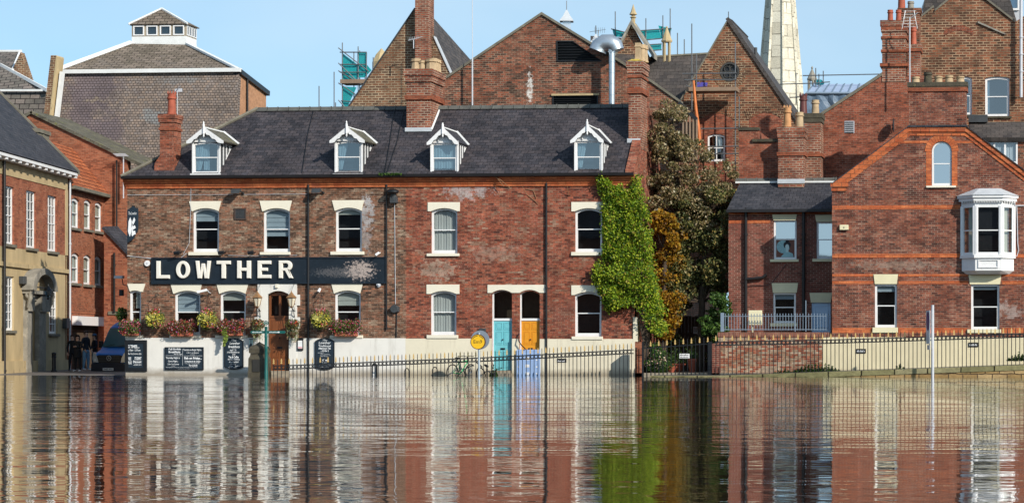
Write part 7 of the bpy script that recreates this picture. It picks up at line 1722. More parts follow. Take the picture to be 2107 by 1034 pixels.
m, _ = crown([(1360, 745), (1362, 700), (1390, 690), (1420, 700), (1450, 705), (1452, 740), (1430, 735), (1400, 730)], 3.6, -.3, .6, 24, 2600, .11, .3); m.build('foliage', leaf_dark, T)
# creeper on the terrace corner
CR = thing('creeper', 'bright green creeper smothering the right corner of the terrace', 'creeper', (M.X(1312, -.1), -.1, .1))
cp = [(1229, 362), (1238, 360), (1250, 368), (1262, 384), (1276, 382), (1288, 392), (1299, 380), (1300, 364), (1311, 361), (1314, 385), (1322, 410), (1330, 440), (1336, 500), (1341, 555), (1352, 600), (1365, 640), (1369, 676), (1356, 690), (1338, 684), (1326, 660), (1318, 635), (1300, 625), (1282, 630), (1262, 638), (1248, 643), (1242, 628), (1236, 608), (1227, 588), (1217, 562), (1224, 548), (1238, 538), (1243, 490), (1232, 450), (1240, 420), (1232, 395)]
poly = M.P(cp, -.25); m = MB(); xs = [p[0] for p in poly]; zs = [p[1] for p in poly]; cnt = 0
while cnt < 21000:
    x, z = uni(min(xs), max(xs)), uni(min(zs), max(zs))
    jx, jz = x + random.gauss(0, .06), z + random.gauss(0, .06)
    if not inside((x, z), poly): continue
    nv = noise.noise(Vector((x * 1.7, z * 1.7, 3))) * .5 + noise.noise(Vector((x * 4, z * 4, 9))) * .25
    wrap = max(0, x - XR)
    ed = min(abs(x - XR + .6), 9); 
    if (nv < -.22 and random.random() < .85) or (nv < -.08 and random.random() < .35): continue
    depth_ = (.08 + max(0, nv + .35) * .5) * (1 + .6 * (z < 4.3)); y_ = -uni(.25, 1) * depth_ - .03 if x < XR + .02 else uni(-depth_, .7)
    leaf(m, Vector((jx, y_, jz)), uni(.06, .145)); cnt += 1
m.build('foliage', leaf_creeper, CR)
m = MB()
for k in range(6):
    bx = M.X(1320 + k * 2, -.1); m.tube([(bx, .0 + .08 * k, .0), (bx + uni(-.1, .1), .05 * k, 1.2), (bx - .1 + .05 * k, -.05, 2.2), (bx - .3 * k * .4, -.08, 3.2), (bx - .25 * k, -.08, 4.6)], [.05, .045, .04, .03, .015], 6)
for k in range(9):
    t = k / 9; a = (M.X(1312, -.1), -.06, M.Z(626 + 6 * t, 1312)); m.tube([a, (M.X(1300 - 4 * k, -.1), -.1, M.Z(622 + 3 * math.sin(k * 2), 1300)), (M.X(1290 - 7 * k, -.1), -.08, M.Z(600 + 12 * math.sin(k), 1290))], [.025, .02, .01], 5)
m.build('vine_stem', bark, CR)
m = MB()
for pts in ([(1010, 358), (1035, 372), (1050, 386)], [(1022, 362), (1040, 384)], [(1078, 385), (1085, 400), (1100, 412), (1108, 420)], [(1082, 388), (1098, 392), (1104, 408)], [(1170, 384), (1171, 402)]): m.tube([(M.X(a), -.26 if b < 386 else -.03, M.Z(b, a)) for a, b in pts], .012, 4)
setp(m.build('dead_vine', plain('dry vine', (.30, .17, .09), .9)), 'dry brown vine tendrils trailing under the terrace cornice', 'vine')
m = MB()
for _ in range(260): q = uni(785, 832); leaf(m, Vector((M.X(q), -.40 + uni(-.03, .05), M.Z(uni(358, 362), q))), uni(.05, .1))
setp(m.build('gutter_weed', leaf_mid), 'tuft of green weeds growing in the gutter by the party joint', 'weed')

# ------------------------------------------------------------------ flowers
fl_yellow = leafy('yellow petals', [(0, (.75, .60, .05)), (.6, (.80, .72, .12)), (1, (.65, .72, .2))], .25)
fl_red = leafy('red and pink petals', [(0, (.40, .02, .02)), (.35, (.62, .05, .04)), (.6, (.62, .06, .18)), (.8, (.75, .30, .35)), (1, (.8, .7, .7))], .25)
fl_pink = leafy('magenta petals', [(0, (.55, .03, .20)), (.6, (.7, .08, .28)), (1, (.75, .35, .5))], .25)
fl_mixed = leafy('orange and violet petals', [(0, (.65, .16, .03)), (.4, (.68, .08, .05)), (.7, (.30, .12, .4)), (1, (.75, .6, .15))], .25)
plant_leaf = leafy('bedding leaf', [(0, (.03, .06, .015)), (.5, (.08, .14, .03)), (1, (.22, .30, .06))], .3)
plant_brown = leafy('bronze bedding leaf', [(0, (.05, .03, .015)), (.4, (.14, .06, .02)), (.7, (.10, .12, .03)), (1, (.26, .24, .06))], .3)
def puff(c, rx, ry, rz, n, s, low=-1.):
    m = MB()
    for _ in range(n):
        d = Vector((random.gauss(0, 1), random.gauss(0, 1), random.gauss(0, 1))).normalized() * uni(.55, 1.05)
        if d.z < low: continue
        leaf(m, Vector((c[0] + d.x * rx, c[1] + d.y * ry, c[2] + d.z * rz)), s * uni(.6, 1.3))
    return m
def basket(label, px, top, bot, w, kind, group='hanging baskets on the pub', brk=True):
    y = -.38; cx, cz = M.hit(px, (top + bot) / 2, y); rx = (M.X(px + w / 2, y) - cx); rz = (M.Z(top, px, y) - M.Z(bot, px, y)) / 2
    T = thing('hanging_basket', label, 'hanging basket', (cx, y, cz - rz), group=group)
    m = MB(); m.lathe((cx, y, cz - rz * .35), [(rx * .2, -rz * .35), (rx * .55, -rz * .05), (rx * .62, rz * .15)], 10); m.build('basket', plain('wire basket liner', (.10, .06, .03), .9), T)
    if kind == 'yellow':
        puff((cx, y, cz), rx, .3, rz, 1000, .065).build('foliage', plant_leaf, T)
        puff((cx, y - .06, cz - rz * .1), rx * .95, .3, rz * .85, 640, .058, -.8).build('yellow_flowers', fl_yellow, T)
        puff((cx, y - .05, cz + rz * .65), rx * .6, .2, rz * .42, 170, .058).build('pink_flowers', fl_red, T)
        st = MB()
        for k in range(14): a = uni(-1.4, 1.4); st.tube([(cx, y - .2, cz - rz * .2), (cx + rx * .7 * math.sin(a), y - .32, cz + rz * .5 * math.cos(a * 1.3))], [.02, .008], 4)
        st.build('pale_stems', plain('pale yellow stem', (.62, .58, .18), .6), T)
        puff((cx + rx * .4, y - .1, cz - rz * .5), rx * .5, .2, rz * .4, 60, .07).build('mixed_flowers', fl_mixed, T)
    else:
        m = puff((cx, y, cz + rz * .45), rx, .28, rz * .5, 450, .075)
        m.build('bronze_leaves', plant_brown, T)
        m = MB()
        for k in range(44):
            a = uni(0, 6.28); q = uni(.3, 1.); x0_, y0_ = cx + rx * .9 * q * math.cos(a), y + .22 * q * math.sin(a); L_ = uni(.5, 1.) * rz * 1.7
            for j in range(20): t = j / 19; leaf(m, Vector((x0_ * (1 - .25 * t) + cx * .25 * t + uni(-.03, .03), y0_ + uni(-.03, .03), cz + rz * .6 - t * L_)), .055)
        m.build('trailing_leaves', leaf_trail, T)
        puff((cx + rx * .3, y - .12, cz + rz * .55), rx * .6, .15, rz * .3, 40, .07).build('flowers', fl_mixed, T)
    if brk:
        m = MB(); zt = cz + rz + .55; m.tube([(cx, .0, zt), (cx, -.2, zt + .05), (cx, y, zt - .02)], .013, 5); m.tube([(cx, .0, zt - .35), (cx, y * .8, zt - .02)], .01, 4)
        for k in range(3): a = k * 2.1; m.tube([(cx, y, zt - .02), (cx + .18 * math.cos(a), y + .18 * math.sin(a), cz)], .006, 4)
        m.build('bracket', mat_black, T)
    return T
basket('yellow hanging basket between the corner window and the next pub window', 319, 634, 676, 40, 'yellow')
basket('yellow and red hanging basket between the two middle pub windows', 427, 634, 679, 42, 'yellow')
basket('trailing green basket left of the pub door below the lantern', 530, 654, 700, 28, 'trail')
basket('trailing green basket right of the pub door below the lantern', 602, 654, 702, 32, 'trail')
basket('multicoloured basket just right of the pub downpipe', 661, 634, 678, 42, 'yellow')
def flower_box(label, pa, pb, top, bot, kind, tr=0):
    y = -.22; xa_, xb_ = M.X(pa, y), M.X(pb, y); z0, z1 = M.Z(bot, pa, y), M.Z(top, pa, y)
    T = thing('window_box', label, 'window box', ((xa_ + xb_) / 2, y, z0), group='flower boxes on the pub sills')
    m = MB(); m.box(lerp(xa_, xb_, .12), lerp(xa_, xb_, .88), y - .1, y + .12, z0, z0 + .17); m.build('trough', plain('terracotta plastic', (.42, .13, .07), .7), T, bevel=.01)
    mf, mr, mp_ = MB(), MB(), MB()
    n = 7
    for k in range(n):
        cx = lerp(xa_ + .12, xb_ - .12, k / (n - 1)); cz = lerp(z0, z1, .5) + .06 * math.sin(k * 2.3)
        for mm, q, s in ((mf, 260, .062), (mr, 100, .055), (mp_, 40, .058)):
            a = puff((cx, y - .06, cz), .2, .2, (z1 - z0) * .45, q, s, -.85); k0 = len(mm.v); mm.v += a.v; mm.f += [[i + k0 for i in f] for f in a.f]; mm.mi += a.mi
    mf.build('foliage', plant_brown if kind == 'red' else plant_leaf, T); mr.build('flowers', fl_red, T); mp_.build('pale_flowers', fl_pink if kind != 'red' else fl_mixed, T)
    if tr:
        m = MB()
        for _ in range(520):
            t = random.random(); leaf(m, Vector((M.X(lerp(458, 468, .5 + .4 * math.sin(t * 3)), y) + random.gauss(0, .07 * (1.2 - t)), y - .18 + uni(-.04, .04), lerp(z0 + .35, M.Z(712, 463, y), t))), .07)
        m.build('trailing_leaves', leafy('lime trailing leaf', [(0, (.12, .2, .03)), (1, (.45, .55, .12))], .3), T)
    return T
flower_box('window box of pink flowers on the narrow corner sill above the white base', 248, 289, 657, 690, 'pink')
flower_box('red flowered window box left of the landscape chalk board', 346, 403, 656, 691, 'red')
flower_box('orange and red window box with lime strands trailing over a board', 450, 505, 655, 690, 'red', 1)
flower_box('pink and red window box right of the multicoloured basket', 683, 742, 655, 691, 'pink')
T = thing('ivy_basket', 'dark leafy basket hanging round the left corner of the pub', 'hanging basket', (M.X(252, .6), .6, M.Z(662, 252, .6)))
cx, cz = M.hit(251, 647, .6); puff((cx, .6, cz), .24, .24, .3, 700, .075).build('foliage', leaf_mid, T)
m = MB(); m.lathe((cx, .6, cz - .3), [(.05, 0), (.16, .12), (.18, .2)], 8); m.build('basket', mat_black, T)
def weeds(label, pa, pb, top, bot, y, n, s=.08, name='weeds'):
    m = MB()
    for _ in range(n):
        q = uni(pa, pb); t = random.random() ** 1.6; hh = (1 - abs(2 * (q - pa) / (pb - pa) - 1) ** 2) * (.6 + .4 * math.sin(q * .9)); leaf(m, Vector((M.X(q, y), y + uni(-.1, .1), M.Z(lerp(bot, lerp(bot, top, hh), t), q, y))), s * uni(.6, 1.3))
    return setp(m.build(name, leaf_mid), label, 'weeds')
weeds('clump of weeds on the ramp below the left end of the cream wall', 1632, 1732, 744, 764, -1.2, 1500)
weeds('small weed sprouting through the ramp railing under narrow window', 1838, 1862, 748, 761, -1.2, 220)
weeds('weeds at the far right end of the ramp', 2072, 2125, 722, 741, -1.2, 700)
weeds('leafy weed growing beside the teal door step', 1007, 1024, 742, 775, -.9, 420)
weeds('sparse weeds along the kerb by the garden wall', 1590, 1632, 757, 768, -1.2, 260)

# ------------------------------------------------------------------ street furniture
def street_lantern(label, px, y=-.42):
    cx, cz = M.hit(px, 632, y); T = thing('wall_lantern', label, 'lantern', (cx, y, cz), group='copper lanterns by the pub door')
    h = M.Z(598, px, y) - cz
    m = MB(); m.lathe((cx, y, cz), [(.09, h * .08), (.17, h * .56)], 6); m.build('glass', mat_creamblind, T)
    m = MB(); m.lathe((cx, y, cz), [(.02, -.02), (.05, h * .02), (.10, h * .07)], 6); m.lathe((cx, y, cz), [(.21, h * .57), (.22, h * .60), (.13, h * .74), (.10, h * .76), (.09, h * .82), (.04, h * .9), (.015, h)], 6)
    for k in range(6): a = k * math.pi / 3; m.cyl((cx + .095 * math.cos(a), y + .095 * math.sin(a), cz + h * .08), (cx + .175 * math.cos(a), y + .175 * math.sin(a), cz + h * .57), .013, n=4)
    m.build('copper_frame', mat_brass, T)
    m = MB(); zb = M.Z(652, px, y); m.tube([(cx, y, cz), (cx + .02, -.2, lerp(cz, zb, .4)), (cx, -.07, zb)], .014, 5); m.tube([(cx - .06, -.07, zb + .3), (cx + .05, -.2, zb + .25), (cx, y, cz)], .01, 5); m.tube([(cx, y, cz + h), (cx + .02, -.1, cz + h + .3), (cx + .03, -.06, cz + h + .45)], .006, 4); m.build('bracket', mat_black, T)
street_lantern('copper lantern on the white surround left of the pub door', 529.5)
street_lantern('copper lantern on the white surround right of the pub door', 599.5)
T = thing('door_light', 'little white box light above the pub door', 'light', (M.X(571), -.06, M.Z(592, 571)))
MB().box(M.X(568), M.X(574), -.14, -.061, M.Z(592, 571), M.Z(584.5, 571)).build('housing', mat_cream, T, bevel=.01)
YP = -1.5
T = thing('stone_pier', 'blackened stone gate pier with pointed cap left of the green signpost', 'pier', (M.X(527, YP), YP, -.3))
m = MB(); a, b = M.X(511, YP), M.X(547, YP); z = lambda py: M.Z(py, 527, YP); cx = (a + b) / 2; w_ = (b - a) / 2; yc_ = YP + w_ * .8
def sq(m, prof): m.lathe((cx, yc_, 0), [(r * 1.414, z_) for r, z_ in prof], 4, rot=math.pi / 4)
sq(m, [(w_, -.4), (w_, z(765)), (w_ * .97, z(764)), (w_ * .95, z(737)), (w_ * .80, z(731)), (w_ * .78, z(726))]); m.build('shaft', mat_darkstone, T)
m = MB(); sq(m, [(w_ * .9, z(726) + .002), (w_ * .92, z(717)), (w_ * .8, z(713)), (w_ * .1, z(704)), (.01, z(702))]); m.build('cap', mat_darkstone, T)
m = MB(); m.prism(rect(cx - w_ * .45, cx + w_ * .35, z(764) , z(739)), yc_ - w_ - .02, yc_ - w_ + .06); m.build('sunk_panel', plain('near black panel', (.03, .03, .028), .9), T)  # darker panel laid on the front of the shaft
YQ = -1.75
T = thing('fingerpost', 'dark green iron fingerpost with two arms and ring finial in front of pub door', 'signpost', (M.X(547.5, YQ), YQ, -.3))
x = M.X(547.5, YQ); z = lambda py: M.Z(py, 547, YQ)
m = MB(); m.lathe((x, YQ, 0), [(.075, -.3), (.075, z(764)), (.065, z(762)), (.06, z(717)), (.075, z(715)), (.06, z(712)), (.058, z(694)), (.07, z(692)), (.06, z(690)), (.06, z(674)), (.075, z(673)), (.03, z(671))], 12); m.build('post', mat_sagegreen, T, smooth=True)
m = MB(); m.torus((x, YQ, z(664)), .075, .018, 'y', 16); m.ball((x, YQ, z(664)), .045, 8, 1, .4, 1); m.build('finial', mat_sagegreen, T)
for (a, b, s) in ((515, 545, -1), (551, 588, 1)):
    xa_, xb_ = M.X(a, YQ), M.X(b, YQ); z0, z1 = z(685.5), z(680)
    tip = xa_ if s < 0 else xb_; poly = [(xa_ + (.05 if s < 0 else 0), z0), (xb_ - (.05 if s > 0 else 0), z0), (xb_, (z0 + z1) / 2) if s > 0 else (xb_, z0), (xb_ - (.05 if s > 0 else 0), z1), (xa_ + (.05 if s < 0 else 0), z1), (xa_, (z0 + z1) / 2) if s < 0 else (xa_, z1)]
    m = MB(); m.prism(poly, YQ - .02, YQ + .02); A_ = m.build('sign_arm', mat_sagegreen, T)
    m = MB(); text_mb(m, '~~~~~~~~~' if s < 0 else '~~~~~~~', lerp(xa_, xb_, .15 if s < 0 else .1), lerp(xa_, xb_, .85 if s < 0 else .6), lerp(z0, z1, .3), lerp(z0, z1, .72), YQ - .022, .01)
    if s > 0: m.disc((lerp(xa_, xb_, .5 + .12), (z0 + z1) / 2), .03, YQ - .026, YQ - .021, 10)
    m.build('lettering', mat_chalk, A_)
# yellow mooring disc sign
YE = -1.9
T = thing('disc_sign', 'yellow Em9 disc over a larger grey disc on a steel pole', 'sign', (M.X(984, YE), YE, -.3))
cx, cz = M.hit(984, 702.5, YE); m = MB(); r = M.X(998.5, YE) - cx
m.disc((cx, cz), r, YE - .06, YE - .03, 32); DS = m.build('yellow_disc', plain('amber sign face', (.85, .50, .02), .4, var=.04), T)
m = MB(); m.prism([(cx + r * 1.06 * math.cos(k * .19635), cz + r * 1.06 * math.sin(k * .19635)) for k in range(32)], YE - .065, YE - .0, [[(cx + r * .97 * math.cos(k * .19635), cz + r * .97 * math.sin(k * .19635)) for k in range(32)]]); m.build('rim', plain('brown rubber rim', (.10, .035, .015), .7), DS)
m = MB(); text_mb(m, 'Em9', cx - r * .6, cx + r * .6, cz - r * .24, cz + r * .26, YE - .063, .0)
t_ = 'EMERGENCY  MOORING'; n = len(t_)
for k, c in enumerate(t_):
    if c == ' ': continue
    a = math.pi * (.82 - .64 * k / (n - 1)); q = MB(); text_mb(q, '~', -.017, .017, -.02, .02, YE - .063)
    for v in q.v: vx, vz = v.x, v.z; th = a - math.pi / 2; v.x = cx + r * .84 * math.cos(a) + vx * math.cos(th) - vz * math.sin(th); v.z = cz + r * .84 * math.sin(a) + vx * math.sin(th) + vz * math.cos(th)
    k0 = len(m.v); m.v += q.v; m.f += [[i + k0 for i in f] for f in q.f]; m.mi += q.mi
m.build('lettering', mat_black, DS)
m = MB(); c2x, c2z = M.hit(987, 698.5, YE); m.disc((c2x, c2z), M.X(1006, YE) - c2x, YE + .06, YE + .09, 32); m.build('grey_disc', plain('grey sign back', (.22, .26, .31), .5, var=.08), T)
m = MB(); m.cyl((M.X(985.5, YE), YE + .01, -.4), (M.X(985.5, YE), YE + .01, M.Z(684, 985, YE)), .045, n=10); m.build('pole', mat_steel, T, smooth=True)
# parking restriction pole at the right
YK = -3.2
T = thing('parking_sign_pole', 'white pole with thin parking plate seen edge on, standing in the water at right', 'sign', (M.X(1919, YK), YK, -.3))
x = M.X(1919, YK); m = MB(); m.cyl((x, YK, -.4), (x, YK, M.Z(628, 1919, YK)), .055, n=10); m.cyl((x, YK, M.Z(628, 1919, YK)), (x, YK, M.Z(627, 1919, YK)), .058, n=10); m.build('pole', mat_palepipe, T, smooth=True)
m = MB(); z = lambda py: M.Z(py, 1915, YK)
def edge(m_, pts, o0, o1):
    d = Vector((-.34, .94, 0)); n_ = Vector((-.94, -.34, 0)); b0 = Vector((x - .02, YK - .25, 0)); v = []
    for o_ in (o0, o1): v += [b0 + d * p[0] + n_ * o_ + Vector((0, 0, p[1])) for p in pts]
    k = len(pts); m_.add(v, [tuple(range(k)), tuple(range(2 * k - 1, k - 1, -1))] + [(i, (i + 1) % k, (i + 1) % k + k, i + k) for i in range(k)])
edge(m, [(0, z(707)), (.48, z(707)), (.48, z(638)), (0, z(638))], .06, .075); PL = m.build('plate', plain('white plate', (.6, .66, .72), .5), T)
m = MB(); zc = z(660); edge(m, [(.24 + .21 * math.cos(k * .39), zc + .36 * math.sin(k * .39)) for k in range(16)], .076, .08); m.build('blue_disc', plain('blue disc', (.05, .03, .16), .5), PL)
m = MB(); edge(m, [(.0, z(719)), (.35, z(719)), (.35, z(709)), (0, z(709))], .06, .075); m.build('small_plate', mat_palepipe, T)
# bollard with white panel, cycle hoops
T = thing('litter_post', 'short black round topped post with white panel behind the long railing', 'bollard', (M.X(771.5, -.7), -.7, 0))
x0, x1 = M.X(766, -.7), M.X(777, -.7); z1 = M.Z(752, 771, -.7)
MB().prism([(x0, -.3), (x1, -.3), (x1, z1)] + arch(x0, x1, z1, .12, 8)[1:-1] + [(x0, z1)], -.8, -.68).build('post', mat_black, T)
MB().box(lerp(x0, x1, .28), lerp(x0, x1, .74), -.815, -.801, M.Z(772, 771, -.7), M.Z(752, 771, -.7)).build('panel', mat_white, T)
for (a, b, t_, lb) in ((833, 841.5, 757, 'left of two black cycle hoops behind the long railing'), (890, 899.5, 754.5, 'right of two black cycle hoops, nearer the bicycle')):
    xa_, xb_ = M.X(a, -.7), M.X(b, -.7); z1 = M.Z(t_, a, -.7); m = MB(); m.tube([(xa_, -.7, -.3), (xa_, -.7, z1 - .1), (lerp(xa_, xb_, .2), -.7, z1 - .02), ((xa_ + xb_) / 2, -.7, z1), (lerp(xa_, xb_, .8), -.7, z1 - .02), (xb_, -.7, z1 - .1), (xb_, -.7, -.3)], .022, 6)
    setp(m.build('cycle_stand', mat_black), lb, 'cycle stand', 'cycle hoops')
# bicycle leaning at the hoop, seen obliquely
def bicycle(label, px, sc_, yaw, y, name='bicycle', frame_mat=None, whole=True):
    X0, _ = M.hit(px, 712, y); T = local(name, label, 'bicycle', Vector((X0, y, -.22)), yaw)
    fmt = frame_mat or mat_black
    for k, wx in enumerate((-.52, .52)):
        m = MB(); m.torus((wx, 0, .34), .32, .024, 'y', 28, 6); W = m.build('wheel', mat_rubber, T)
        m = MB()
        for q in range(14): a = q * math.pi / 7; m.cyl((wx, 0, .34), (wx + .31 * math.cos(a), 0, .34 + .31 * math.sin(a)), .0035, n=3)
        m.cyl((wx, -.04, .34), (wx, .04, .34), .022, n=8); m.build('spokes', mat_steel, W)
    m = MB(); bb, sh, hd, st = (-.08, 0, .30), (-.52, 0, .34), (.36, 0, .78), (-.2, 0, .82)
    m.tube([bb, hd], .024, 6); m.tube([bb, st], .02, 6); m.tube([(-.18, 0, .74), (.35, 0, .82)], .022, 6)
    for s in (-.05, .05): m.tube([bb, (sh[0], s, sh[2])], .012, 5); m.tube([(-.18, 0, .72), (sh[0], s, sh[2])], .010, 5)
    m.build('frame', fmt, T)
    m = MB()
    for s in (-.05, .05): m.tube([(.37, s * .5, .72), (.52, s, .34)], .014, 5)
    m.tube([(.35, 0, .7), (.32, 0, .95)], .02, 6); m.build('fork', mat_darkgrey, T)
    m = MB(); m.tube([(.26, -.32, .98), (.30, -.18, 1.0), (.33, 0, .96), (.30, .18, 1.0), (.26, .32, .98)], .014, 6); m.tube([(.27, -.34, .98), (.22, -.42, .98)], .018, 6); m.tube([(.27, .34, .98), (.22, .42, .98)], .018, 6); m.build('handlebar', mat_black, T)
    m = MB(); m.ball((-.24, 0, .92), .12, 10, 1.15, .62, .25); m.tube([(-.2, 0, .8), (-.23, 0, .9)], .014, 5); m.build('saddle', mat_black, T)
    m = MB(); m.torus((-.08, -.04, .30), .085, .01, 'y', 16, 4); m.tube([(-.08, -.06, .30), (0, -.1, .17)], .012, 4); m.tube([(-.08, .06, .30), (-.16, .1, .43)], .012, 4); m.box(-.04, .06, -.16, -.08, .15, .18); m.build('crankset', mat_darkgrey, T)
    m = MB(); m.box(-.95, -.5, -.03, .03, .72, .735); m.build('mudguard', mat_black, T)
    return T
bicycle('black and green bicycle leaning behind the long railing', 950, 1, math.radians(62), -.65, frame_mat=plain('green cycle frame', (.02, .35, .12), .4))
bicycle('dark fallen bicycle partly submerged behind the disc sign pole', 1003, 1, math.radians(-50), -.6)['label']
fb = bpy.data.objects['bicycle.001']; fb.location.z = -.52; fb.rotation_euler = (.2, .45, math.radians(-40))
# flood board before the amber door, with a hooked rod
T = thing('flood_board', 'pale blue flood barrier board with white squares before the amber door', 'flood barrier', (M.X(1088), -.1, -.3))
x0, x1, z0, z1 = M.R(1063.5, 718.5, 1112, 790, -.1); MB().box(x0, x1, -.16, -.10, -.4, z1).build('board', mat_flood, T, bevel=.008)
m = MB()
for py in (737, 752, 768): m.box(M.X(1083), M.X(1091), -.168, -.159, M.Z(py + 3, 1087), M.Z(py - 3, 1087))
for px_ in (1068.5, 1106):
    for py in (740, 754, 768): m.disc((M.X(px_), M.Z(py, 1087)), .03, -.167, -.159, 10)
m.build('white_marks', mat_white, T)
m = MB(); m.tube([(M.X(a), -.2 if b > 700 else -.08, M.Z(b, a)) for a, b in ((1069, 685), (1066.5, 692), (1070, 702), (1076, 710), (1084, 718))], .022, 6)
setp(m.build('bent_pipe', mat_black), 'black bent hose hanging across the amber door', 'hose')

# ------------------------------------------------------------------ blue van in the side street
mat_van = plain('dark blue van paint', (.015, .16, .52), .4, var=.06, spec=.5)
vx, vy = at_depth(226, 98.5)
V = local('delivery_van', 'dark blue delivery van facing out of the side street', 'van', Vector((vx, vy, -.06)), R_(-11))
def sect(y, hw, z0, z1, ztop_hw, n=5):
    """closed ring: sill, side, shoulder, roof"""
    r = [(-hw * .96, z0), (-hw, lerp(z0, z1, .25)), (-hw, lerp(z0, z1, .5)), (-lerp(hw, ztop_hw, .6), lerp(z0, z1, .82)), (-ztop_hw, lerp(z0, z1, .96)), (-ztop_hw * .8, z1), (ztop_hw * .8, z1), (ztop_hw, lerp(z0, z1, .96)), (lerp(hw, ztop_hw, .6), lerp(z0, z1, .82)), (hw, lerp(z0, z1, .5)), (hw, lerp(z0, z1, .25)), (hw * .96, z0)]
    return [(a, y, b) for a, b in r]
S = [sect(-.02, .68, .62, .80, .62), sect(0, .76, .42, .88, .70), sect(.10, .82, .36, .96, .76), sect(.50, .86, .34, 1.13, .80), sect(.58, .86, .34, 1.20, .80), sect(1.0, .87, .34, 2.00, .76), sect(1.12, .88, .34, 2.14, .74), sect(1.5, .88, .34, 2.34, .72), sect(2.1, .88, .34, 2.40, .74), sect(5.4, .88, .34, 2.40, .74), sect(5.5, .84, .4, 2.34, .70)]
m = MB(); n = 12
m.add([p for s in S for p in s], [(i * n + k, i * n + (k + 1) % n, (i + 1) * n + (k + 1) % n, (i + 1) * n + k) for i in range(len(S) - 1) for k in range(n)] + [tuple(range(n)), tuple(range((len(S) - 1) * n, len(S) * n))])
B = m.build('body', mat_van, V, smooth='all'); md = B.modifiers.new('sub', 'SUBSURF'); md.levels = 2; md.render_levels = 2
m = MB(); m.add([(-.74, .52, 1.19), (.74, .52, 1.19), (.66, .99, 2.0), (-.66, .99, 2.0), (-.36, .46, 1.20), (.36, .46, 1.20), (.32, .94, 2.02), (-.32, .94, 2.02)], [(0, 4, 7, 3), (4, 5, 6, 7), (5, 1, 2, 6)]); m.build('windscreen', plain('dark van glass', (.025, .09, .115), .3, spec=.5, var=.1), V, smooth='all')
m = MB(); m.prism([(-.52, .50), (.52, .50), (.62, .80), (.50, .84), (-.50, .84), (-.62, .80)], -.05, .02); G = m.build('grille', mat_black, V)
m = MB(); [m.box(-.58 + .02 * k, .58 - .02 * k, -.065, -.048, .56 + k * .075, .575 + k * .075) for k in range(4)]; m.build('grille_slat', plain('grey grille slat', (.08, .09, .1), .4), G)
m = MB(); m.torus((0, -.075, .70), .105, .012, 'y', 24, 6)
for k in range(3): a = math.pi / 2 + k * 2.0944; m.cyl((0, -.075, .70), (.10 * math.cos(a), -.075, .70 + .10 * math.sin(a)), .014, .004, n=4)
m.build('badge', mat_steel, G)
for s in (-1, 1):
    m = MB(); pts = [(s * .56, .52), (s * .80, .52), (s * .84, .70), (s * .80, .95), (s * .72, .92), (s * .60, .72)]; m.prism(pts, -.03, .14); H = m.build('headlight', plain('headlamp lens', (.6, .62, .62), .15, spec=.9, metal=.3), V)
    m = MB(); m.disc((s * .72, .62), .06, -.036, -.029, 14); m.build('bulb', mat_steel, H)
m = MB(); m.prism([(-.86, .08), (.86, .08), (.87, .45), (.6, .50), (-.6, .50), (-.87, .45)], -.12, .3); Bu = m.build('bumper', plain('dark bumper', (.010, .016, .03), .5), V, bevel=.03)
m = MB(); m.box(-.26, .26, -.135, -.119, .17, .28); PLT = m.build('number_plate', plain('white number plate', (.75, .76, .76), .5, var=.03), V)
m = MB(); text_mb(m, 'YH07 HVU', -.23, .23, .19, .26, -.138, .03); m.build('plate_lettering', mat_black, PLT)
for y_ in (.85, 4.5):
    for s in (-.80, .80): m = MB(); m.cyl((s - .1, y_, .33), (s + .1, y_, .33), .33, n=20); m.build('wheel', mat_rubber, V)
for s in (-1, 1): m = MB(); m.box(s * .98 - .09, s * .98 + .09, .75, .85, 1.15, 1.45); m.box(min(s * .8, s * .95), max(s * .8, s * .95), .78, .82, 1.2, 1.25); m.build('wing_mirror', mat_black, V, bevel=.03)
m = MB(); m.tube([(-.55, .45, 1.2), (-.1, .5, 1.3)], .01, 4); m.tube([(.1, .43, 1.2), (.6, .5, 1.32)], .01, 4); m.build('wiper', mat_black, V)
m = MB(); m.box(-.66, -.30, .18, .32, .945, .96); m.build('bonnet_vent', mat_black, V)

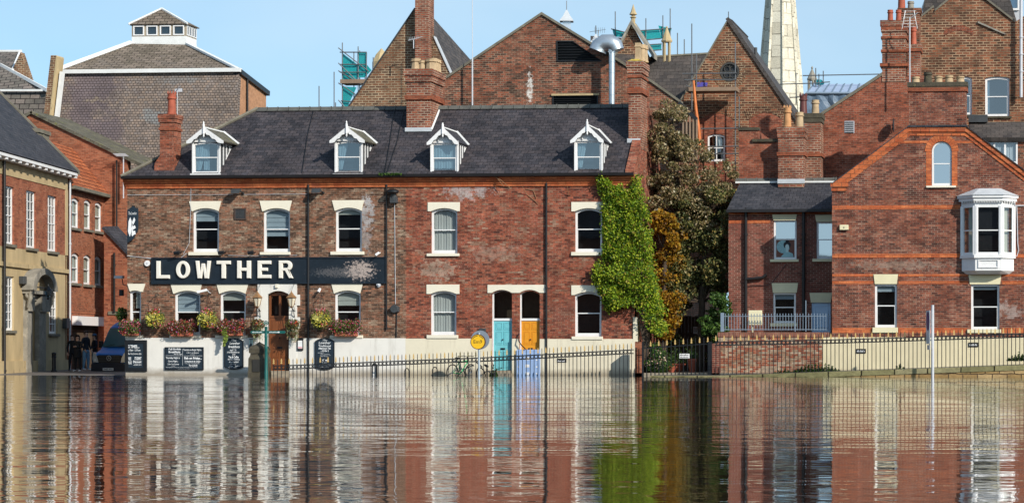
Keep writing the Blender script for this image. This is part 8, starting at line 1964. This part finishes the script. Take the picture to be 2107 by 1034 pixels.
# ------------------------------------------------------------------ people by the shop
def person(label, px, depth, h, yaw, top_c, leg_c, shoe_c, hair_c, arms, hat=None, lean=0., zoff=0., longcoat=False, stance=.1):
    X, Y = at_depth(px, depth); P = local('person', label, 'person', Vector((X, Y, zoff)), yaw, group='people standing by the shop')
    k = h / 1.75
    J = {}; E = []
    def j(n_, p, r, par=None): J[n_] = (len(J), Vector(p) * k, r * k); (par and E.append((par, n_)))
    j('pel', (0, 0, .93), .135); j('wa', (0, 0, 1.08), .125, 'pel'); j('ch', (0, .01, 1.28), .15, 'wa'); j('sh', (0, .01, 1.41), .11, 'ch'); j('nk', (0, 0, 1.50), .055, 'sh'); j('hd', (0, -.01, 1.60), .082, 'nk'); j('tp', (0, .0, 1.69), .085, 'hd')
    for s, sd_ in ((-1, 'L'), (1, 'R')):
        j('hp' + sd_, (s * .09, 0, .86), .115, 'pel'); j('kn' + sd_, (s * (.09 + stance * .3), -.02, .48), .075, 'hp' + sd_); j('an' + sd_, (s * (.09 + stance * .5), .02, .09), .045, 'kn' + sd_); j('ft' + sd_, (s * (.10 + stance * .5), -.06, .045), .045, 'an' + sd_); j('to' + sd_, (s * (.105 + stance * .5), -.15, .035), .035, 'ft' + sd_)
        el_, wr_ = arms[0 if s < 0 else 1]
        j('s' + sd_, (s * .17, .01, 1.40), .07, 'sh'); j('e' + sd_, el_, .048, 's' + sd_); j('w' + sd_, wr_, .032, 'e' + sd_)
        d = (Vector(wr_) - Vector(el_)).normalized(); p = Vector(wr_) + d * .07; j('h' + sd_, p, .034, 'w' + sd_)
        side = d.cross(Vector((0, 0, 1))); side = side.normalized() if side.length > .1 else Vector((1, 0, 0))
        for f in range(4):
            b = p + d * .02 + side * (.024 * (f - 1.5)); j('f%d%s' % (f, sd_), b + d * .03, .010, 'h' + sd_); j('g%d%s' % (f, sd_), b + d * (.055, .065, .06, .045)[f] + Vector((0, 0, -.012)), .008, 'f%d%s' % (f, sd_))
        j('th' + sd_, p + side * .045 * s * -1 + d * .0, .010, 'h' + sd_); j('tt' + sd_, p + side * .05 * s * -1 + d * .04, .008, 'th' + sd_)
    me = bpy.data.meshes.new('body'); me.from_pydata([v[1] for v in J.values()], [(J[a][0], J[b][0]) for a, b in E], [])
    o = bpy.data.objects.new('body', me); COL.objects.link(o)
    md = o.modifiers.new('skin', 'SKIN'); md.use_smooth_shade = True
    for v, (i, p, r) in zip(me.skin_vertices[0].data, J.values()): v.radius = (r, r * (.75 if r > .1 * k else 1))
    me.skin_vertices[0].data[0].use_root = True
    o.modifiers.new('sub', 'SUBSURF').levels = 1
    dg = bpy.context.evaluated_depsgraph_get(); m2 = bpy.data.meshes.new_from_object(o.evaluated_get(dg)); bpy.data.objects.remove(o)
    skin, top_, leg_, sho = mat_skin, plain('coat cloth', top_c, .85, var=.15, scale=8), plain('trouser cloth', leg_c, .85, var=.15, scale=8), plain('shoe', shoe_c, .6)
    for q in (skin, top_, leg_, sho): m2.materials.append(q)
    hands = [J['w' + s][1] for s in 'LR']
    for p in m2.polygons:
        c = p.center; z_ = c.z / k
        mi = 3 if z_ < .085 else 2 if z_ < (.72 if longcoat else .9) else 1 if z_ < 1.475 else 0
        for hd_, sd_ in zip(hands, 'LR'):
            if (c - J['h' + sd_][1]).length < .085 * k and abs(c.x) + abs(min(0, c.y)) > .2 * k: mi = 0
        p.material_index = mi; p.use_smooth = True
    b = bpy.data.objects.new('body', m2); COL.objects.link(b); b.parent = P
    hc = J['hd'][1] + Vector((0, 0, .035 * k))
    m = MB(); m.ball(hc + Vector((0, .02, .03)) * k, .108 * k, 14, .95, 1.05, 1.05)
    fc = [f for f in m.f if not (sum(m.v[i].y for i in f) / len(f) < hc.y - .03 * k and sum(m.v[i].z for i in f) / len(f) < hc.z + .08 * k)]
    m.f = fc; m.mi = [0] * len(fc)
    if h < 1.65: m.ball(hc + Vector((0, .06, -.08)) * k, .085 * k, 12, 1.15, .7, 1.2)
    m.build('hair', plain('hair', hair_c, .7), P, smooth='all')
    m = MB(); m.ball(hc + Vector((0, -.095, -.03)) * k, .016 * k, 8, .8, 1.2, 1.3)
    for s in (-1, 1): m.ball(hc + Vector((s * .088, .005, -.02)) * k, .02 * k, 8, .4, .8, 1.3)
    m.build('nose_and_ears', mat_skin, P)
    for s in (-1, 1): q = MB(); q.ball(hc + Vector((s * .03, -.078, -.002)) * k, .010 * k, 8, 1.2, .6, .8); q.build('eye', mat_black, P)
    m = MB(); m.ball(hc + Vector((0, -.078, -.062)) * k, .018 * k, 8, 1.2, .4, .35); m.build('mouth', plain('lips', (.35, .10, .09), .6), P)
    if hat: m = MB(); m.lathe(hc + Vector((0, 0, .04 * k)), [(.10 * k, 0), (.115 * k, .04 * k), (.09 * k, .1 * k), (.02 * k, .13 * k)], 14); m.prism([(hc.x - .07 * k, hc.z + .05 * k), (hc.x + .07 * k, hc.z + .05 * k), (hc.x + .07 * k, hc.z + .062 * k), (hc.x - .07 * k, hc.z + .062 * k)], hc.y - .18 * k, hc.y); m.build('cap', plain('blue cap', hat, .8), P, smooth='all')
    if longcoat: m = MB(); m.lathe((0, 0, .0), [(.17 * k, .66 * k), (.185 * k, .70 * k), (.155 * k, .98 * k), (.15 * k, 1.1 * k)], 14); m.build('coat_skirt', top_, P, smooth='all')
    return P
person('woman in black coat with white shoes looking at what she holds', 160, 97.5, 1.56, R_(-12), (.010, .010, .012), (.008, .008, .010), (.75, .75, .75), (.02, .012, .01), [((-.25, -.02, 1.15), (-.06, -.20, 1.18)), ((.26, -.03, 1.14), (.08, -.22, 1.20))], zoff=.07, longcoat=True)
person('tall man in dark jacket and light blue jeans by the grille', 177, 99.3, 1.72, R_(70), (.008, .012, .022), (.16, .32, .50), (.6, .6, .6), (.09, .06, .05), [((-.24, .03, 1.12), (-.20, -.12, .92)), ((.24, .03, 1.12), (.20, -.1, .92))], zoff=.1)
person('person in dark jacket and blue cap half hidden behind the van', 194.5, 100.5, 1.58, R_(-40), (.008, .010, .02), (.07, .13, .2), (.5, .5, .5), (.03, .02, .02), [((-.25, -.02, 1.12), (-.08, -.24, 1.08)), ((.25, -.02, 1.12), (.10, -.24, 1.08))], hat=(.03, .07, .14), zoff=.1)
person('person in dark clothes standing back in the shade of the grille', 149, 99.0, 1.55, R_(20), (.006, .006, .008), (.006, .008, .012), (.02, .02, .02), (.06, .02, .01), [((-.24, .02, 1.12), (-.22, -.05, .88)), ((.24, .02, 1.12), (.22, -.05, .88))], zoff=.1)

# ------------------------------------------------------------------ the opposite quay, behind the camera, which the window panes mirror
for k, (xa_, xb_, hh, mt) in enumerate(((-125, -38, 14, mat_brick_orange), (-37, -12, 9.5, mat_brick_bg), (-11, 14, 14, mat_brick_right), (15, 48, 14.5, mat_brick_hall))):
    m = MB(); T = thing('quayside_warehouse', ('low orange', 'squat brown', 'low dark red', 'tall red brown')[k] + ' brick warehouse on the opposite quay behind the viewer', 'warehouse', ((xa_ + xb_) / 2, -118, 0))
    m.box(xa_, xb_, -122, -114, -1, hh - 3); m.build('wall', mt, T)
    m = MB(); m.prismx([(-122.4, hh - 3), (-113.6, hh - 3), (-118, hh)], xa_, xb_); m.build('roof', mat_slate_plain, T)

# ------------------------------------------------------------------ wires and aerials over the roofs
def roof_line(pts):
    m = MB(); o = []
    for a, b in pts:
        y = roof_y(a, b); o.append((M.X(a, y), y - .03, M.Z(b, a, y) + .02))
    m.tube(o, .014, 4); return m
setp(roof_line([(812, 226), (803, 290), (792, 356)]).build('roof_cable', mat_black), 'dark cable running down the slates, left of two beside the middle chimney', 'cable', 'cables down the slates')
setp(roof_line([(831, 228), (818, 290), (797, 356)]).build('roof_cable', mat_black), 'dark cable running down the slates, nearer the middle chimney', 'cable', 'cables down the slates')
setp(roof_line([(646, 226), (633, 280), (622, 356)]).build('roof_cable', mat_black), 'thin cable down the slates between the two pub dormers', 'cable', 'cables down the slates')
yv = .7
m = MB(); x = M.X(365, yv); m.cyl((x, yv, M.Z(262, 365, yv)), (x, yv, M.Z(186, 365, yv)), .016, n=5); m.cyl((x - .06, yv, M.Z(187, 365, yv)), (x + .22, yv - .25, M.Z(179, 365, yv)), .01, n=4)
for k in range(4): m.cyl((x - .02 + .06 * k, yv - .07 * k - .08, M.Z(186 - 2 * k, 365, yv)), (x - .02 + .06 * k, yv - .07 * k + .08, M.Z(186 - 2 * k, 365, yv)), .007, n=4)
m.prism(M.P([(360, 183), (375, 182), (375, 189), (360, 189)], yv), yv - .01, yv + .01); m.tube([(x, yv, M.Z(255, 365, yv)), (x - .14, yv, M.Z(258, 365, yv))], .015, 4)
setp(m.build('tv_aerial', mat_palepipe), 'slim aerial strapped to the small pub chimney with the tall pot', 'aerial')
yv = Y6 - 1.2
m = MB(); x = M.X(851, yv); m.cyl((x, yv, M.Z(100, 851, yv)), (x, yv, M.Z(82, 851, yv)), .022, n=5)
for k in range(6): m.cyl((x - .2 + .08 * k, yv, M.Z(81 - k * .8, 851, yv) - .08), (x - .2 + .08 * k, yv, M.Z(81 - k * .8, 851, yv) + .08), .008, n=4)
m.cyl((x - .25, yv, M.Z(83, 851, yv)), (x + .4, yv, M.Z(76, 851, yv)), .014, n=4)
setp(m.build('tv_aerial', mat_palepipe), 'small white comb aerial in front of the tall rear chimney', 'aerial')
yv = 16.5
m = MB(); x = M.X(1231, yv); m.cyl((x, yv, M.Z(110, 1231, yv)), (x, yv, M.Z(62, 1231, yv)), .02, n=5); m.cyl((M.X(1213, yv), yv, M.Z(66, 1213, yv)), (M.X(1246, yv), yv, M.Z(61, 1246, yv)), .012, n=4)
for k in range(6): q = 1224 + k * 4; m.cyl((M.X(q, yv), yv, M.Z(68, q, yv)), (M.X(q, yv), yv, M.Z(57, q, yv)), .008, n=4)
setp(m.build('tv_aerial', mat_scaff), 'spiky aerial above the curved steel hood', 'aerial')
